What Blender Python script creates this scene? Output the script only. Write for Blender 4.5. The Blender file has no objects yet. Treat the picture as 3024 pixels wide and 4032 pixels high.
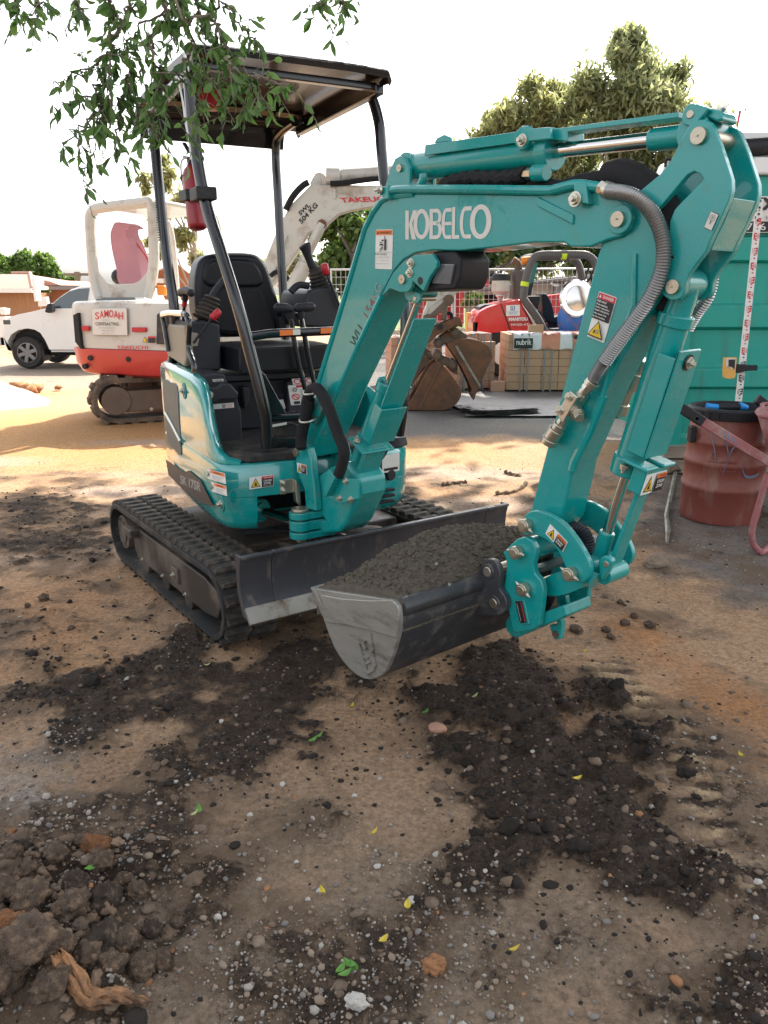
import bpy, bmesh, math, random
import numpy as np
from mathutils import Vector, Matrix, noise
random.seed(7)
S = bpy.context.scene
# ---------------------------------------------------------------- camera
cam_d = bpy.data.cameras.new('camera'); cam = bpy.data.objects.new('camera', cam_d)
S.collection.objects.link(cam); S.camera = cam
cam.location = (0, 0, 1.36); cam.rotation_euler = (math.radians(90 - 15.65), 0, 0)
cam_d.sensor_fit = 'VERTICAL'; cam_d.sensor_height = 24.0; cam_d.lens = 24.0 * 3112 / 4032
cam_d.clip_start = 0.05; cam_d.clip_end = 2000
S.render.resolution_x, S.render.resolution_y = 768, 1024
# ---------------------------------------------------------------- daylight
SUN_AZ, SUN_EL = math.radians(29), math.radians(44)      # azimuth measured from +Y towards +X
w = bpy.data.worlds.new('World'); S.world = w; w.use_nodes = True
nt = w.node_tree; nt.nodes.clear()
sk = nt.nodes.new('ShaderNodeTexSky'); sk.sky_type = 'NISHITA'; sk.sun_disc = False
sk.sun_elevation = SUN_EL; sk.sun_rotation = SUN_AZ
sk.air_density = 1.0; sk.dust_density = 4.0; sk.ozone_density = 1.0; sk.altitude = 50
bg = nt.nodes.new('ShaderNodeBackground'); bg.inputs[1].default_value = 0.15
out = nt.nodes.new('ShaderNodeOutputWorld')
hs_ = nt.nodes.new('ShaderNodeHueSaturation'); hs_.inputs['Saturation'].default_value = .22      # thin white haze over the blue
nt.links.new(sk.outputs[0], hs_.inputs['Color']); nt.links.new(hs_.outputs[0], bg.inputs[0]); nt.links.new(bg.outputs[0], out.inputs[0])
sd = bpy.data.lights.new('sun', 'SUN'); sd.energy = 4.2; sd.angle = math.radians(0.55); sd.color = (1.0, 0.91, 0.78)
sun = bpy.data.objects.new('sun', sd); S.collection.objects.link(sun)
_sv = Vector((math.sin(SUN_AZ) * math.cos(SUN_EL), math.cos(SUN_AZ) * math.cos(SUN_EL), math.sin(SUN_EL)))
sun.rotation_euler = _sv.to_track_quat('Z', 'Y').to_euler(); sun.location = (6, 12, 14)
S.view_settings.view_transform = 'Standard'; S.view_settings.look = 'None'
S.view_settings.exposure = 1.6; S.view_settings.gamma = 1.0; S.view_settings.use_curve_mapping = False
S.render.engine = 'CYCLES'
S.cycles.max_bounces = 7; S.cycles.diffuse_bounces = 4; S.cycles.glossy_bounces = 3
S.cycles.transmission_bounces = 4; S.cycles.transparent_max_bounces = 8
# ---------------------------------------------------------------- helpers
class Frame:
    """a local frame: a = forward, b = to the left of forward, z = up"""
    def __init__(s, o, deg):
        t = math.radians(deg); s.o = Vector(o); s.f = Vector((math.cos(t), math.sin(t), 0)); s.l = Vector((-math.sin(t), math.cos(t), 0))
        s.ang = t
    def P(s, a, b, z): return s.o + s.f * a + s.l * b + Vector((0, 0, z))
    def D(s, a, b, z): return s.f * a + s.l * b + Vector((0, 0, z))
W = Frame((0, 0, 0), 0)
T = Frame((-0.4940,3.7740,0.0000),-55.200)          # tracks
H = Frame((-0.4940,3.7740,0.0000),-62.700)          # slewed house
B = Frame((-0.2749,3.1347,0.0000),-50.200)          # swung boom
def cvt(F, ax, p, v):
    if ax == 'b': return F.P(p[0], v, p[1])
    if ax == 'a': return F.P(v, p[0], p[1])
    return F.P(p[0], p[1], v)
M = {}
def mat(name, col, rough=.5, metal=0., var=.12, scale=6., bump=0., bscale=60., coat=0., dirt=None, dirt_amt=.0, dirt_scale=3., spec=.5, trans=0., emit=None, stretch=None, dust=0.):
    m = bpy.data.materials.new(name); m.use_nodes = True; n = m.node_tree.nodes; L = m.node_tree.links
    b = n['Principled BSDF']; b.inputs['Metallic'].default_value = metal
    b.inputs['Coat Weight'].default_value = coat; b.inputs['Coat Roughness'].default_value = .04
    b.inputs['Specular IOR Level'].default_value = spec; b.inputs['Transmission Weight'].default_value = trans
    tc = n.new('ShaderNodeTexCoord'); mp = n.new('ShaderNodeMapping'); L.new(tc.outputs['Object'], mp.inputs[0])
    if stretch: mp.inputs['Scale'].default_value = stretch
    nz = n.new('ShaderNodeTexNoise'); nz.inputs['Scale'].default_value = scale; nz.inputs['Detail'].default_value = 5
    L.new(mp.outputs[0], nz.inputs['Vector'])
    c = n.new('ShaderNodeMixRGB'); c.blend_type = 'MIX'
    k0, k1 = max(0, 1 - var), 1 + var
    c.inputs[1].default_value = (*[min(1, x * k0) for x in col], 1); c.inputs[2].default_value = (*[min(1, x * k1) for x in col], 1)
    L.new(nz.outputs['Fac'], c.inputs[0]); res = c.outputs[0]
    rg = n.new('ShaderNodeMapRange'); rg.inputs['To Min'].default_value = max(.02, rough - .06); rg.inputs['To Max'].default_value = min(1, rough + .08)
    L.new(nz.outputs['Fac'], rg.inputs[0]); rr = rg.outputs[0]
    if dirt:
        n2 = n.new('ShaderNodeTexNoise'); n2.inputs['Scale'].default_value = dirt_scale; n2.inputs['Detail'].default_value = 9; n2.inputs['Roughness'].default_value = .68
        L.new(mp.outputs[0], n2.inputs['Vector'])
        mr = n.new('ShaderNodeMapRange'); mr.inputs['From Min'].default_value = .62 - .4 * dirt_amt; mr.inputs['From Max'].default_value = .78 - .28 * dirt_amt
        L.new(n2.outputs['Fac'], mr.inputs[0])
        c2 = n.new('ShaderNodeMixRGB'); c2.inputs[2].default_value = (*dirt, 1)
        L.new(mr.outputs[0], c2.inputs[0]); L.new(res, c2.inputs[1]); res = c2.outputs[0]
        mx = n.new('ShaderNodeMixRGB'); mx.inputs[2].default_value = (.85, .85, .85, 1); L.new(mr.outputs[0], mx.inputs[0]); L.new(rr, mx.inputs[1]); rr = mx.outputs[0]
    if dust:      # fine dust lying on upward faces, broken by noise
        ge = n.new('ShaderNodeNewGeometry'); sx = n.new('ShaderNodeSeparateXYZ'); L.new(ge.outputs['Normal'], sx.inputs[0]); n4 = n.new('ShaderNodeTexNoise'); n4.inputs['Scale'].default_value = 22; n4.inputs['Detail'].default_value = 8; n4.inputs['Roughness'].default_value = .7; L.new(tc.outputs['Object'], n4.inputs['Vector'])
        m1 = n.new('ShaderNodeMapRange'); m1.inputs[1].default_value = -.2; m1.inputs[2].default_value = 1.; m1.inputs[3].default_value = .12; L.new(sx.outputs['Z'], m1.inputs[0]); m2 = n.new('ShaderNodeMapRange'); m2.inputs[1].default_value = .4; m2.inputs[2].default_value = .75; m2.inputs[4].default_value = dust; L.new(n4.outputs['Fac'], m2.inputs[0])
        m3 = n.new('ShaderNodeMath'); m3.operation = 'MULTIPLY'; L.new(m1.outputs[0], m3.inputs[0]); L.new(m2.outputs[0], m3.inputs[1]); c3 = n.new('ShaderNodeMixRGB'); c3.inputs[2].default_value = (.34, .27, .2, 1); L.new(m3.outputs[0], c3.inputs[0]); L.new(res, c3.inputs[1]); res = c3.outputs[0]
        x2 = n.new('ShaderNodeMixRGB'); x2.inputs[2].default_value = (.8, .8, .8, 1); L.new(m3.outputs[0], x2.inputs[0]); L.new(rr, x2.inputs[1]); rr = x2.outputs[0]
    L.new(res, b.inputs['Base Color']); L.new(rr, b.inputs['Roughness'])
    if bump:
        n3 = n.new('ShaderNodeTexNoise'); n3.inputs['Scale'].default_value = bscale; n3.inputs['Detail'].default_value = 6
        L.new(mp.outputs[0], n3.inputs['Vector']); bp = n.new('ShaderNodeBump'); bp.inputs['Strength'].default_value = bump; bp.inputs['Distance'].default_value = .02
        L.new(n3.outputs['Fac'], bp.inputs['Height']); L.new(bp.outputs[0], b.inputs['Normal'])
    if emit: b.inputs['Emission Color'].default_value = (*emit, 1); b.inputs['Emission Strength'].default_value = 1
    M[name] = m; return m
def leafmat(name, c1, c2, rough=.5, trans=.35):
    m = bpy.data.materials.new(name); m.use_nodes = True; n = m.node_tree.nodes; L = m.node_tree.links
    b = n['Principled BSDF']; b.inputs['Roughness'].default_value = rough; o = n['Material Output']
    g = n.new('ShaderNodeNewGeometry'); tc = n.new('ShaderNodeTexCoord'); nz = n.new('ShaderNodeTexNoise'); nz.inputs['Scale'].default_value = .9
    L.new(tc.outputs['Object'], nz.inputs['Vector'])
    ad = n.new('ShaderNodeMath'); ad.operation = 'ADD'; L.new(g.outputs['Random Per Island'], ad.inputs[0]); L.new(nz.outputs['Fac'], ad.inputs[1])
    mr = n.new('ShaderNodeMapRange'); mr.inputs['From Min'].default_value = .35; mr.inputs['From Max'].default_value = 1.25; L.new(ad.outputs[0], mr.inputs[0])
    c = n.new('ShaderNodeMixRGB'); c.inputs[1].default_value = (*c1, 1); c.inputs[2].default_value = (*c2, 1); L.new(mr.outputs[0], c.inputs[0])
    L.new(c.outputs[0], b.inputs['Base Color'])
    tr = n.new('ShaderNodeBsdfTranslucent'); mx = n.new('ShaderNodeMixShader'); mx.inputs[0].default_value = trans
    hs = n.new('ShaderNodeHueSaturation'); hs.inputs['Value'].default_value = 1.5; hs.inputs['Saturation'].default_value = 1.1; L.new(c.outputs[0], hs.inputs['Color']); L.new(hs.outputs[0], tr.inputs[0])
    L.new(b.outputs[0], mx.inputs[1]); L.new(tr.outputs[0], mx.inputs[2]); L.new(mx.outputs[0], o.inputs[0])
    M[name] = m; return m
def own(o, parent):
    S.collection.objects.link(o)
    if parent is not None: o.parent = parent
    return o
def origin_of(parent):
    v = Vector((0, 0, 0))
    while parent is not None: v += parent.location; parent = parent.parent
    return v
def thing(name, label, cat, loc, group=None):
    o = bpy.data.objects.new(name, None); S.collection.objects.link(o); o.location = loc; o.empty_display_size = .1
    o['label'] = label; o['category'] = cat
    if group: o['group'] = group
    return o
def tag(o, label, cat, group=None):
    o['label'] = label; o['category'] = cat
    if group: o['group'] = group
    return o
class MB:
    def __init__(s): s.v = []; s.f = []; s.mi = []
    def add(s, vs, fs, mi=0):
        k = len(s.v); s.v.extend(tuple(p) for p in vs); s.f.extend([tuple(i + k for i in f) for f in fs]); s.mi.extend([mi] * len(fs)); return s
    def loft(s, rings, closed=True, cap=True, mi=0):
        n = len(rings[0]); vs = [p for r in rings for p in r]; fs = []
        for i in range(len(rings) - 1):
            for j in range(n if closed else n - 1):
                k = (j + 1) % n; fs.append((i * n + j, i * n + k, (i + 1) * n + k, (i + 1) * n + j))
        if cap and closed: fs.append(tuple(range(n))[::-1]); fs.append(tuple((len(rings) - 1) * n + j for j in range(n)))
        return s.add(vs, fs, mi)
    def prism(s, F, ax, pts, d0, d1, mi=0):
        return s.loft([[cvt(F, ax, p, d0) for p in pts], [cvt(F, ax, p, d1) for p in pts]], mi=mi)
    def sheet(s, F, ax, pts, v, mi=0): return s.add([cvt(F, ax, p, v) for p in pts], [tuple(range(len(pts)))], mi)
    def box(s, F, a0, a1, b0, b1, z0, z1, mi=0): return s.prism(F, 'z', [(a0, b0), (a1, b0), (a1, b1), (a0, b1)], z0, z1, mi)
    def tube(s, pts, r, n=10, mi=0, cap=True, closed=False):
        P = [Vector(p) for p in pts]; m = len(P); R = list(r) if isinstance(r, (list, tuple)) else [r] * m; R = R if len(R) == m else [R[min(len(R) - 1, int(i * len(R) / m))] for i in range(m)]; rings = []; u = None
        for i in range(m):
            d = ((P[(i + 1) % m] if closed else P[min(i + 1, m - 1)]) - (P[i - 1] if (closed or i) else P[0])).normalized()
            if u is None: u = d.orthogonal().normalized()
            u = (u - d * u.dot(d)); u = u.normalized() if u.length > 1e-6 else d.orthogonal().normalized(); v = d.cross(u)
            rings.append([P[i] + (u * math.cos(2 * math.pi * k / n) + v * math.sin(2 * math.pi * k / n)) * R[i] for k in range(n)])
        if closed: rings.append(rings[0]); cap = False
        return s.loft(rings, cap=cap, mi=mi)
    def cyl(s, p, q, r, r2=None, n=20, mi=0): return s.tube([p, q], [r, r if r2 is None else r2], n, mi)
    def bar(s, p, q, wv, hv, mi=0):
        """rectangular bar from p to q with half-width vectors wv, hv"""
        p, q, wv, hv = map(Vector, (p, q, wv, hv))
        return s.loft([[c + wv + hv, c - wv + hv, c - wv - hv, c + wv - hv] for c in (p, q)], mi=mi)
    def lathe(s, c, prof, n=32, mi=0, axis=(0, 0, 1), cap=True):
        c = Vector(c); ax = Vector(axis).normalized(); u = ax.orthogonal().normalized(); v = ax.cross(u)
        return s.loft([[c + ax * z + (u * math.cos(2 * math.pi * k / n) + v * math.sin(2 * math.pi * k / n)) * max(r, 1e-4) for k in range(n)] for r, z in prof], mi=mi, cap=cap)
    def ball(s, c, r, n=12, mi=0, sc=(1, 1, 1)):
        c = Vector(c); rings = []
        for i in range(n // 2 + 1):
            t = math.pi * i / (n // 2); rr = max(math.sin(t), 1e-3)
            rings.append([c + Vector((sc[0] * r * rr * math.cos(2 * math.pi * k / n), sc[1] * r * rr * math.sin(2 * math.pi * k / n), sc[2] * r * math.cos(t))) for k in range(n)])
        return s.loft(rings, mi=mi)
    def build(s, name, mats, parent=None, bev=0., smooth=True, angle=35, seg=2, sub=0, kind=None, fixn=True):
        me = bpy.data.meshes.new(name)
        if parent is None:
            A = np.array(s.v); o = Vector(((A[:, 0].min() + A[:, 0].max()) / 2, (A[:, 1].min() + A[:, 1].max()) / 2, A[:, 2].min()))
        else: o = origin_of(parent)
        me.from_pydata([(p[0] - o[0], p[1] - o[1], p[2] - o[2]) for p in s.v], [], s.f)
        ml = mats if isinstance(mats, (list, tuple)) else [mats]
        for m_ in ml: me.materials.append(M[m_] if isinstance(m_, str) else m_)
        if len(ml) > 1: me.polygons.foreach_set('material_index', s.mi)
        if fixn:
            bm = bmesh.new(); bm.from_mesh(me); bmesh.ops.recalc_face_normals(bm, faces=bm.faces); bm.to_mesh(me); bm.free()
        if smooth:
            me.polygons.foreach_set('use_smooth', [True] * len(me.polygons)); me.set_sharp_from_angle(angle=math.radians(angle))
        ob = bpy.data.objects.new(name, me); own(ob, parent)
        if parent is None: ob.location = o
        if sub: md = ob.modifiers.new('sub', 'SUBSURF'); md.levels = sub; md.render_levels = sub
        if bev:
            md = ob.modifiers.new('bevel', 'BEVEL'); md.width = bev; md.segments = seg; md.limit_method = 'ANGLE'; md.angle_limit = math.radians(40); md.harden_normals = True
        if kind: ob['kind'] = kind
        return ob
def arc(c, r, a0, a1, n): return [(c[0] + r * math.cos(math.radians(a0 + (a1 - a0) * i / n)), c[1] + r * math.sin(math.radians(a0 + (a1 - a0) * i / n))) for i in range(n + 1)]
def smooth_path(pts, n=6, closed=False):
    P = [Vector(p) for p in pts]; o = []; m = len(P)
    rng = range(m if closed else m - 1)
    for i in rng:
        if closed: p0, p1, p2, p3 = P[i - 1], P[i], P[(i + 1) % m], P[(i + 2) % m]
        else: p0, p1, p2, p3 = P[max(i - 1, 0)], P[i], P[i + 1], P[min(i + 2, m - 1)]
        for k in range(n):
            t = k / n; o.append(.5 * ((2 * p1) + (p2 - p0) * t + (2 * p0 - 5 * p1 + 4 * p2 - p3) * t * t + (3 * p1 - p0 - 3 * p2 + p3) * t ** 3))
    if not closed: o.append(P[-1])
    return o
def sm2(pts, n=4, closed=True): return [(p[0], p[1]) for p in smooth_path([(a, b, 0) for a, b in pts], n, closed)]
_tx = {}
def text_geo(s, bold=0.):
    k = (s, bold)
    if k not in _tx:
        cu = bpy.data.curves.new('txt', 'FONT'); cu.body = s; cu.resolution_u = 3; cu.offset = bold; cu.fill_mode = 'FRONT' if hasattr(cu, 'fill_mode') else cu.fill_mode
        ob = bpy.data.objects.new('txt', cu); S.collection.objects.link(ob)
        me = bpy.data.meshes.new_from_object(ob.evaluated_get(bpy.context.evaluated_depsgraph_get()))
        v = [tuple(p.co[:2]) for p in me.vertices]; f = [tuple(p.vertices) for p in me.polygons]
        bpy.data.objects.remove(ob); bpy.data.curves.remove(cu); bpy.data.meshes.remove(me)
        x0, x1 = min(p[0] for p in v), max(p[0] for p in v); y0, y1 = min(p[1] for p in v), max(p[1] for p in v)
        _tx[k] = ([((p[0] - x0) / (x1 - x0), (p[1] - y0) / (y1 - y0)) for p in v], f)
    return _tx[k]
class Decal:
    """flat print: unit square mapped on three real corner points BL, BR, TL of a surface"""
    def __init__(s, BL, BR, TL, lift=.0006):
        s.o, s.x, s.y = Vector(BL), Vector(BR) - Vector(BL), Vector(TL) - Vector(BL); s.n = s.x.cross(s.y).normalized(); s.k = 0; s.lift = lift; s.mb = MB(); s.mats = []
    def _m(s, m):
        if m not in s.mats: s.mats.append(m)
        return s.mats.index(m)
    def p(s, u, v, h): return s.o + s.x * u + s.y * v + s.n * h
    def poly(s, m, pts, layer=None):
        if layer is None: s.k += 1; layer = s.k
        s.mb.add([s.p(u, v, layer * s.lift) for u, v in pts], [tuple(range(len(pts)))], s._m(m)); return s
    def rect(s, m, u0, v0, u1, v1): return s.poly(m, [(u0, v0), (u1, v0), (u1, v1), (u0, v1)])
    def body(s, m, th=.001, r=.04):
        """thin backing sheet with rounded corners"""
        ar = s.y.length / s.x.length; pts = []
        for cx, cy, a in ((1 - r * ar, r, -90), (1 - r * ar, 1 - r, 0), (r * ar, 1 - r, 90), (r * ar, r, 180)):
            pts += [(cx + r * ar * math.cos(math.radians(a + t)), cy + r * math.sin(math.radians(a + t))) for t in (0, 45, 90)]
        s.mb.loft([[s.p(u, v, 0) for u, v in pts], [s.p(u, v, th) for u, v in pts]], mi=s._m(m)); s.k = max(s.k, math.ceil(th / s.lift)); return s
    def text(s, m, t, u0, v0, u1, v1, bold=0.):
        v, f = text_geo(t, bold); s.k += 1
        s.mb.add([s.p(u0 + (u1 - u0) * a, v0 + (v1 - v0) * b, s.k * s.lift) for a, b in v], f, s._m(m)); return s
    def ring(s, m, c, r0, r1, n=24, sy=1.):
        s.k += 1; q = []
        for k in range(n):
            t = 2 * math.pi * k / n; q += [s.p(c[0] + r0 * math.cos(t), c[1] + r0 * sy * math.sin(t), s.k * s.lift), s.p(c[0] + r1 * math.cos(t), c[1] + r1 * sy * math.sin(t), s.k * s.lift)]
        s.mb.add(q, [(2 * k, 2 * k + 1, (2 * k + 3) % (2 * n), (2 * k + 2) % (2 * n)) for k in range(n)], s._m(m)); return s
    def build(s, name, parent): return s.mb.build(name, s.mats, parent, smooth=False, fixn=False)
def inst(name, me, parent, loc, rot=None):
    o = bpy.data.objects.new(name, me); own(o, parent); o.location = loc
    if rot is not None: o.rotation_euler = rot
    return o
# ---------------------------------------------------------------- array noise
def _h(ix, iy, s):
    n = (ix.astype(np.int64) * 374761393 + iy.astype(np.int64) * 668265263 + s * 974711) & 0x7fffffff
    n = ((n ^ (n >> 13)) * 1274126177) & 0x7fffffff
    return ((n ^ (n >> 16)) & 0xffff) / 65535.0
def vnoise(x, y, s=0):
    ix, iy = np.floor(x), np.floor(y); fx, fy = x - ix, y - iy; fx = fx * fx * (3 - 2 * fx); fy = fy * fy * (3 - 2 * fy)
    a = _h(ix, iy, s); b = _h(ix + 1, iy, s); c = _h(ix, iy + 1, s); d = _h(ix + 1, iy + 1, s)
    return (a + (b - a) * fx) * (1 - fy) + (c + (d - c) * fx) * fy
def fbm(x, y, s=0, o=5, g=.5):
    t = 0; a = 1; n = 0
    for k in range(o): t = t + a * vnoise(x * 2 ** k, y * 2 ** k, s + 17 * k); n += a; a *= g
    return t / n
def worley(x, y, s=0):
    ix, iy = np.floor(x), np.floor(y); d = np.full(x.shape, 9.)
    for i in (-1, 0, 1):
        for j in (-1, 0, 1):
            cx, cy = ix + i, iy + j; px = cx + _h(cx, cy, s); py = cy + _h(cx, cy, s + 5); d = np.minimum(d, (x - px) ** 2 + (y - py) ** 2)
    return np.sqrt(d)
def inpoly(x, y, poly):
    c = np.zeros(x.shape, bool); n = len(poly)
    for i in range(n):
        x1, y1 = poly[i]; x2, y2 = poly[(i + 1) % n]
        with np.errstate(divide='ignore', invalid='ignore'): c ^= ((y1 > y) != (y2 > y)) & (x < (x2 - x1) * (y - y1) / (y2 - y1 + 1e-12) + x1)
    return c
def pdist(x, y, poly):
    d = np.full(x.shape, 99.); n = len(poly)
    for i in range(n):
        x1, y1 = poly[i]; x2, y2 = poly[(i + 1) % n]; dx, dy = x2 - x1, y2 - y1
        t = np.clip(((x - x1) * dx + (y - y1) * dy) / (dx * dx + dy * dy + 1e-12), 0, 1); d = np.minimum(d, np.hypot(x - x1 - t * dx, y - y1 - t * dy))
    return np.where(inpoly(x, y, poly), d, -d)
# ---------------------------------------------------------------- materials
TEAL = (0.0, .30, .292)
mat('teal', TEAL, .26, 0, .05, 5, coat=.6, bump=.015, bscale=220, dirt=(.1, .2, .17), dirt_amt=.05, dirt_scale=16, dust=.28)
mat('teal_gloss', TEAL, .12, 0, .04, 5, coat=1., spec=.8, dust=.2)
mat('teal_dull', (0.0, .22, .21), .42, 0, .08, 5, dirt=(.2, .16, .12), dirt_amt=.15, dirt_scale=6)
mat('black_paint', (.009, .01, .013), .22, 0, .1, 8, coat=.6)
mat('black_plastic', (.022, .023, .028), .5, 0, .15, 12, bump=.03, bscale=300, dirt=(.1, .085, .07), dirt_amt=.1, dirt_scale=4, spec=.3)
mat('grey_plastic', (.028, .03, .037), .42, 0, .12, 9, bump=.03, bscale=300, dirt=(.14, .12, .1), dirt_amt=.1, spec=.35)
mat('roof_under', (.03, .018, .014), .2, 0, .2, 4, coat=.15, spec=.4)
mat('console_lit', (.27, .23, .18), .45, 0, .08, 6)  # tan tone paints warm reflected light onto the grey console side
mat('vinyl', (.011, .012, .016), .4, 0, .2, 14, bump=.05, bscale=150, spec=.3)
mat('rubber', (.02, .02, .02), .75, 0, .2, 9, bump=.15, bscale=60, dirt=(.1, .078, .058), dirt_amt=.35, dirt_scale=7)
mat('lug_rubber', (.032, .03, .028), .8, 0, .3, 30, bump=.25, bscale=80, dirt=(.13, .1, .075), dirt_amt=.36, dirt_scale=22)
mat('mud_rubber', (.055, .045, .038), .85, 0, .3, 14, bump=.3, bscale=50, dirt=(.17, .12, .08), dirt_amt=.6, dirt_scale=5)
mat('dark_steel', (.075, .078, .088), .36, .4, .25, 7, bump=.06, bscale=40, dirt=(.17, .14, .115), dirt_amt=.2, dirt_scale=18, stretch=(1, 1, .45))
mat('frame_steel', (.035, .03, .027), .5, .1, .2, 7, dirt=(.16, .125, .095), dirt_amt=.45, dirt_scale=3)
mat('worn_steel', (.3, .29, .26), .5, .6, .2, 14, bump=.08, bscale=60, dirt=(.16, .11, .07), dirt_amt=.35, dirt_scale=9)
mat('grey_steel', (.34, .335, .31), .46, .5, .15, 10, bump=.06, bscale=70, dirt=(.13, .11, .09), dirt_amt=.3, dirt_scale=7, stretch=(1, 1, 4))
mat('bucket_black', (.075, .078, .086), .36, .45, .3, 8, bump=.06, bscale=60, dirt=(.2, .19, .175), dirt_amt=.24, dirt_scale=16)
mat('chrome', (.72, .7, .67), .12, 1, .05, 5)
mat('zinc', (.62, .6, .52), .3, .95, .12, 20, bump=.03, bscale=120)
mat('pin_steel', (.5, .45, .36), .35, .9, .2, 25, bump=.05, bscale=100)
mat('spring_steel', (.36, .355, .35), .35, .85, .12, 30)
mat('sleeve', (.01, .01, .012), .85, 0, .3, 60, bump=.3, bscale=200)
mat('red_plastic', (.5, .02, .03), .4, 0, .1, 9)
mat('red_paint', (.3, .01, .018), .4, 0, .12, 6, coat=.3)
mat('white_print', (.78, .78, .75), .5, 0, .04, 9)
mat('light_print', (.68, .66, .62), .55, 0, .05, 12)
mat('black_print', (.015, .015, .016), .5, 0, .1, 9)
mat('yellow_print', (.75, .5, .02), .5, 0, .05, 9)
mat('orange_print', (.8, .2, .04), .5, 0, .05, 9)
mat('red_print', (.6, .03, .05), .5, 0, .05, 9)
mat('grey_print', (.3, .3, .3), .5, 0, .05, 9)
mat('stripe_print', (.045, .043, .045), .45, 0, .4, 40, stretch=(.3, .3, 8))
mat('pen_red', (.3, .09, .07), .6, 0, .2, 20)
mat('mesh_grille', (.1, .125, .13), .5, .2, .1, 30)
mat('lens', (.12, .12, .13), .08, 0, .2, 60, coat=1)
mat('blue_plastic', (.02, .3, .75), .4, 0, .08, 8)

# ================================================================ ground
POLY_A = [(-1.3083,2.5571),(-1.3331,2.904),(-0.9634,3.0386),(-0.5364,2.904),(-0.2431,2.9477),(0.0518,2.6277),(0.1091,2.3639),(-0.0989,2.1426),(-0.1787,1.8907),(-0.355,1.9543),(-0.5554,1.9115),(-0.7946,2.0927),(-1.1534,2.2765)]
POLY_B = [(0.0336,2.523),(0.2269,2.7018),(0.5045,2.9257),(0.617,2.7402),(0.6803,2.5571),(0.8104,2.4897),(0.709,2.3489),(0.8401,2.2765),(0.8309,2.0927),(0.7894,1.9115),(0.7748,1.6677),(0.7055,1.5128),(0.5975,1.4438),(0.5132,1.5128),(0.4557,1.5872),(0.3292,1.4986),(0.2971,1.6028),(0.2003,1.7018),(0.2272,1.8503),(0.2128,2.0448),(0.1597,2.1813),(0.2583,2.305),(0.0937,2.3639)]
POLY_C = [(0.3965,1.3315),(0.4837,1.3673),(0.5626,1.3084),(0.6715,1.3433),(0.8403,1.4572),(0.9165,1.4438),(0.8197,1.1164),(0.3551,1.1164)]
POLY_G = [(-1.5596,2.305),(-1.1534,2.2765),(-0.9725,2.1945),(-0.7838,1.9763),(-0.7223,1.7551),(-0.8198,1.6677),(-1.2403,1.7551)]
POLY_K = [(-1.3608,1.7551),(-0.8257,1.7735),(-0.5633,1.7018),(-0.4341,1.4986),(-0.4177,1.3433),(-0.405,1.1164),(-0.9539,1.1164)]
POLY_O = [(0.8754,3.4),(1.1875,3.1847),(1.3763,2.5571),(1.555,2.1945),(1.2897,1.7551),(1.0675,1.9543),(0.9855,2.305),(0.8922,2.7796)]
POLY_R = [(0.7324,2.8615),(0.91,2.7796),(0.9916,2.3639),(0.9444,1.7922),(0.8858,1.5567),(0.7744,1.4986),(0.7989,1.8306),(0.8287,2.1945),(0.7465,2.5571)]
POLY_L = [(-3.3745,6.3453),(-2.3881,6.3453),(-1.1948,3.7767),(-0.6475,2.904),(-0.9439,2.7796),(-1.2459,2.4897),(-1.8687,3.3438)]
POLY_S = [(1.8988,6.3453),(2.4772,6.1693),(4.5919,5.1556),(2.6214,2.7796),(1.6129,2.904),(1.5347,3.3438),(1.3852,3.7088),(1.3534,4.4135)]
def masks(x, y):
    n1 = fbm(x * 1.3 + 7, y * 1.3, 3, 5); n2 = fbm(x * 5, y * 5, 9, 5); n3 = fbm(x * 17, y * 17, 21, 4)
    def edge(P, soft=.16, amp=.5): return np.clip((pdist(x, y, P) + (n2 - .5) * amp + (n3 - .5) * .22) / soft, 0, 1)
    near = (y < 9) & (np.abs(x) < 6)
    z = np.zeros_like(x); m = {}
    for k, P, s, a in (('A', POLY_A, .1, .5), ('B', POLY_B, .07, .45), ('C', POLY_C, .12, .4), ('G', POLY_G, .2, .4), ('K', POLY_K, .25, .5), ('O', POLY_O, .3, .4), ('R', POLY_R, .1, .15), ('L', POLY_L, .3, .5), ('S', POLY_S, .3, .7)):
        v = z.copy(); v[near] = edge(P, s, a)[near]; m[k] = v
    m['A'] *= np.clip((n2 * .7 + n3 * .5 + n1 * .2 - .60) * 9, 0, 1)
    m['L'] *= np.clip((n3 * .7 + n2 * .5 - .60) * 10, 0, 1)
    m['C'] *= np.clip((n2 + n3 * .5 - .55) * 6, 0, 1)
    m['B'] *= np.clip((n2 * .9 + n3 * .45 - .40) * 7, 0, 1)
    # brown crumbly ground in the foreground and around the machine
    m['F'] = np.clip((2.6 - y) / 1.2, 0, 1) * np.clip((n1 + n2 * .6 - .58) * 4, 0, 1)
    return m, n1, n2, n3
def height(x, y):
    x = np.asarray(x, float); y = np.asarray(y, float); m, n1, n2, n3 = masks(x, y)
    fade = np.clip((9 - y) / 4, 0, 1)
    h = (n1 - .5) * .03 + (n2 - .5) * .012 + (n3 - .5) * .006
    w6 = worley(x * 22, y * 22, 4); w12 = worley(x * 9 + n2, y * 9 + n3, 8)
    lump = np.clip(.62 - w6, 0, 1) * .022 + np.clip(.7 - w12, 0, 1) * .03 + (n3 - .5) * .02
    h = h + m['B'] * (.014 + lump * .7) + m['A'] * (.006 + lump * .45) + m['C'] * (.012 + lump * .8) + m['L'] * (.004 + lump * .4) + m['F'] * (lump * .4 + (n3 - .5) * .012)
    h = h + m['K'] * (.012 + lump * 1.1 + .05 * np.clip(n1, 0, 1)) + m['G'] * (n3 - .5) * .012
    h = h + m['R'] * (1 - m['B']) * .011 * np.sin((y * .97 + x * .12 + (n2 - .5) * .05) * 2 * math.pi / .085)
    return h * fade - .006
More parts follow.
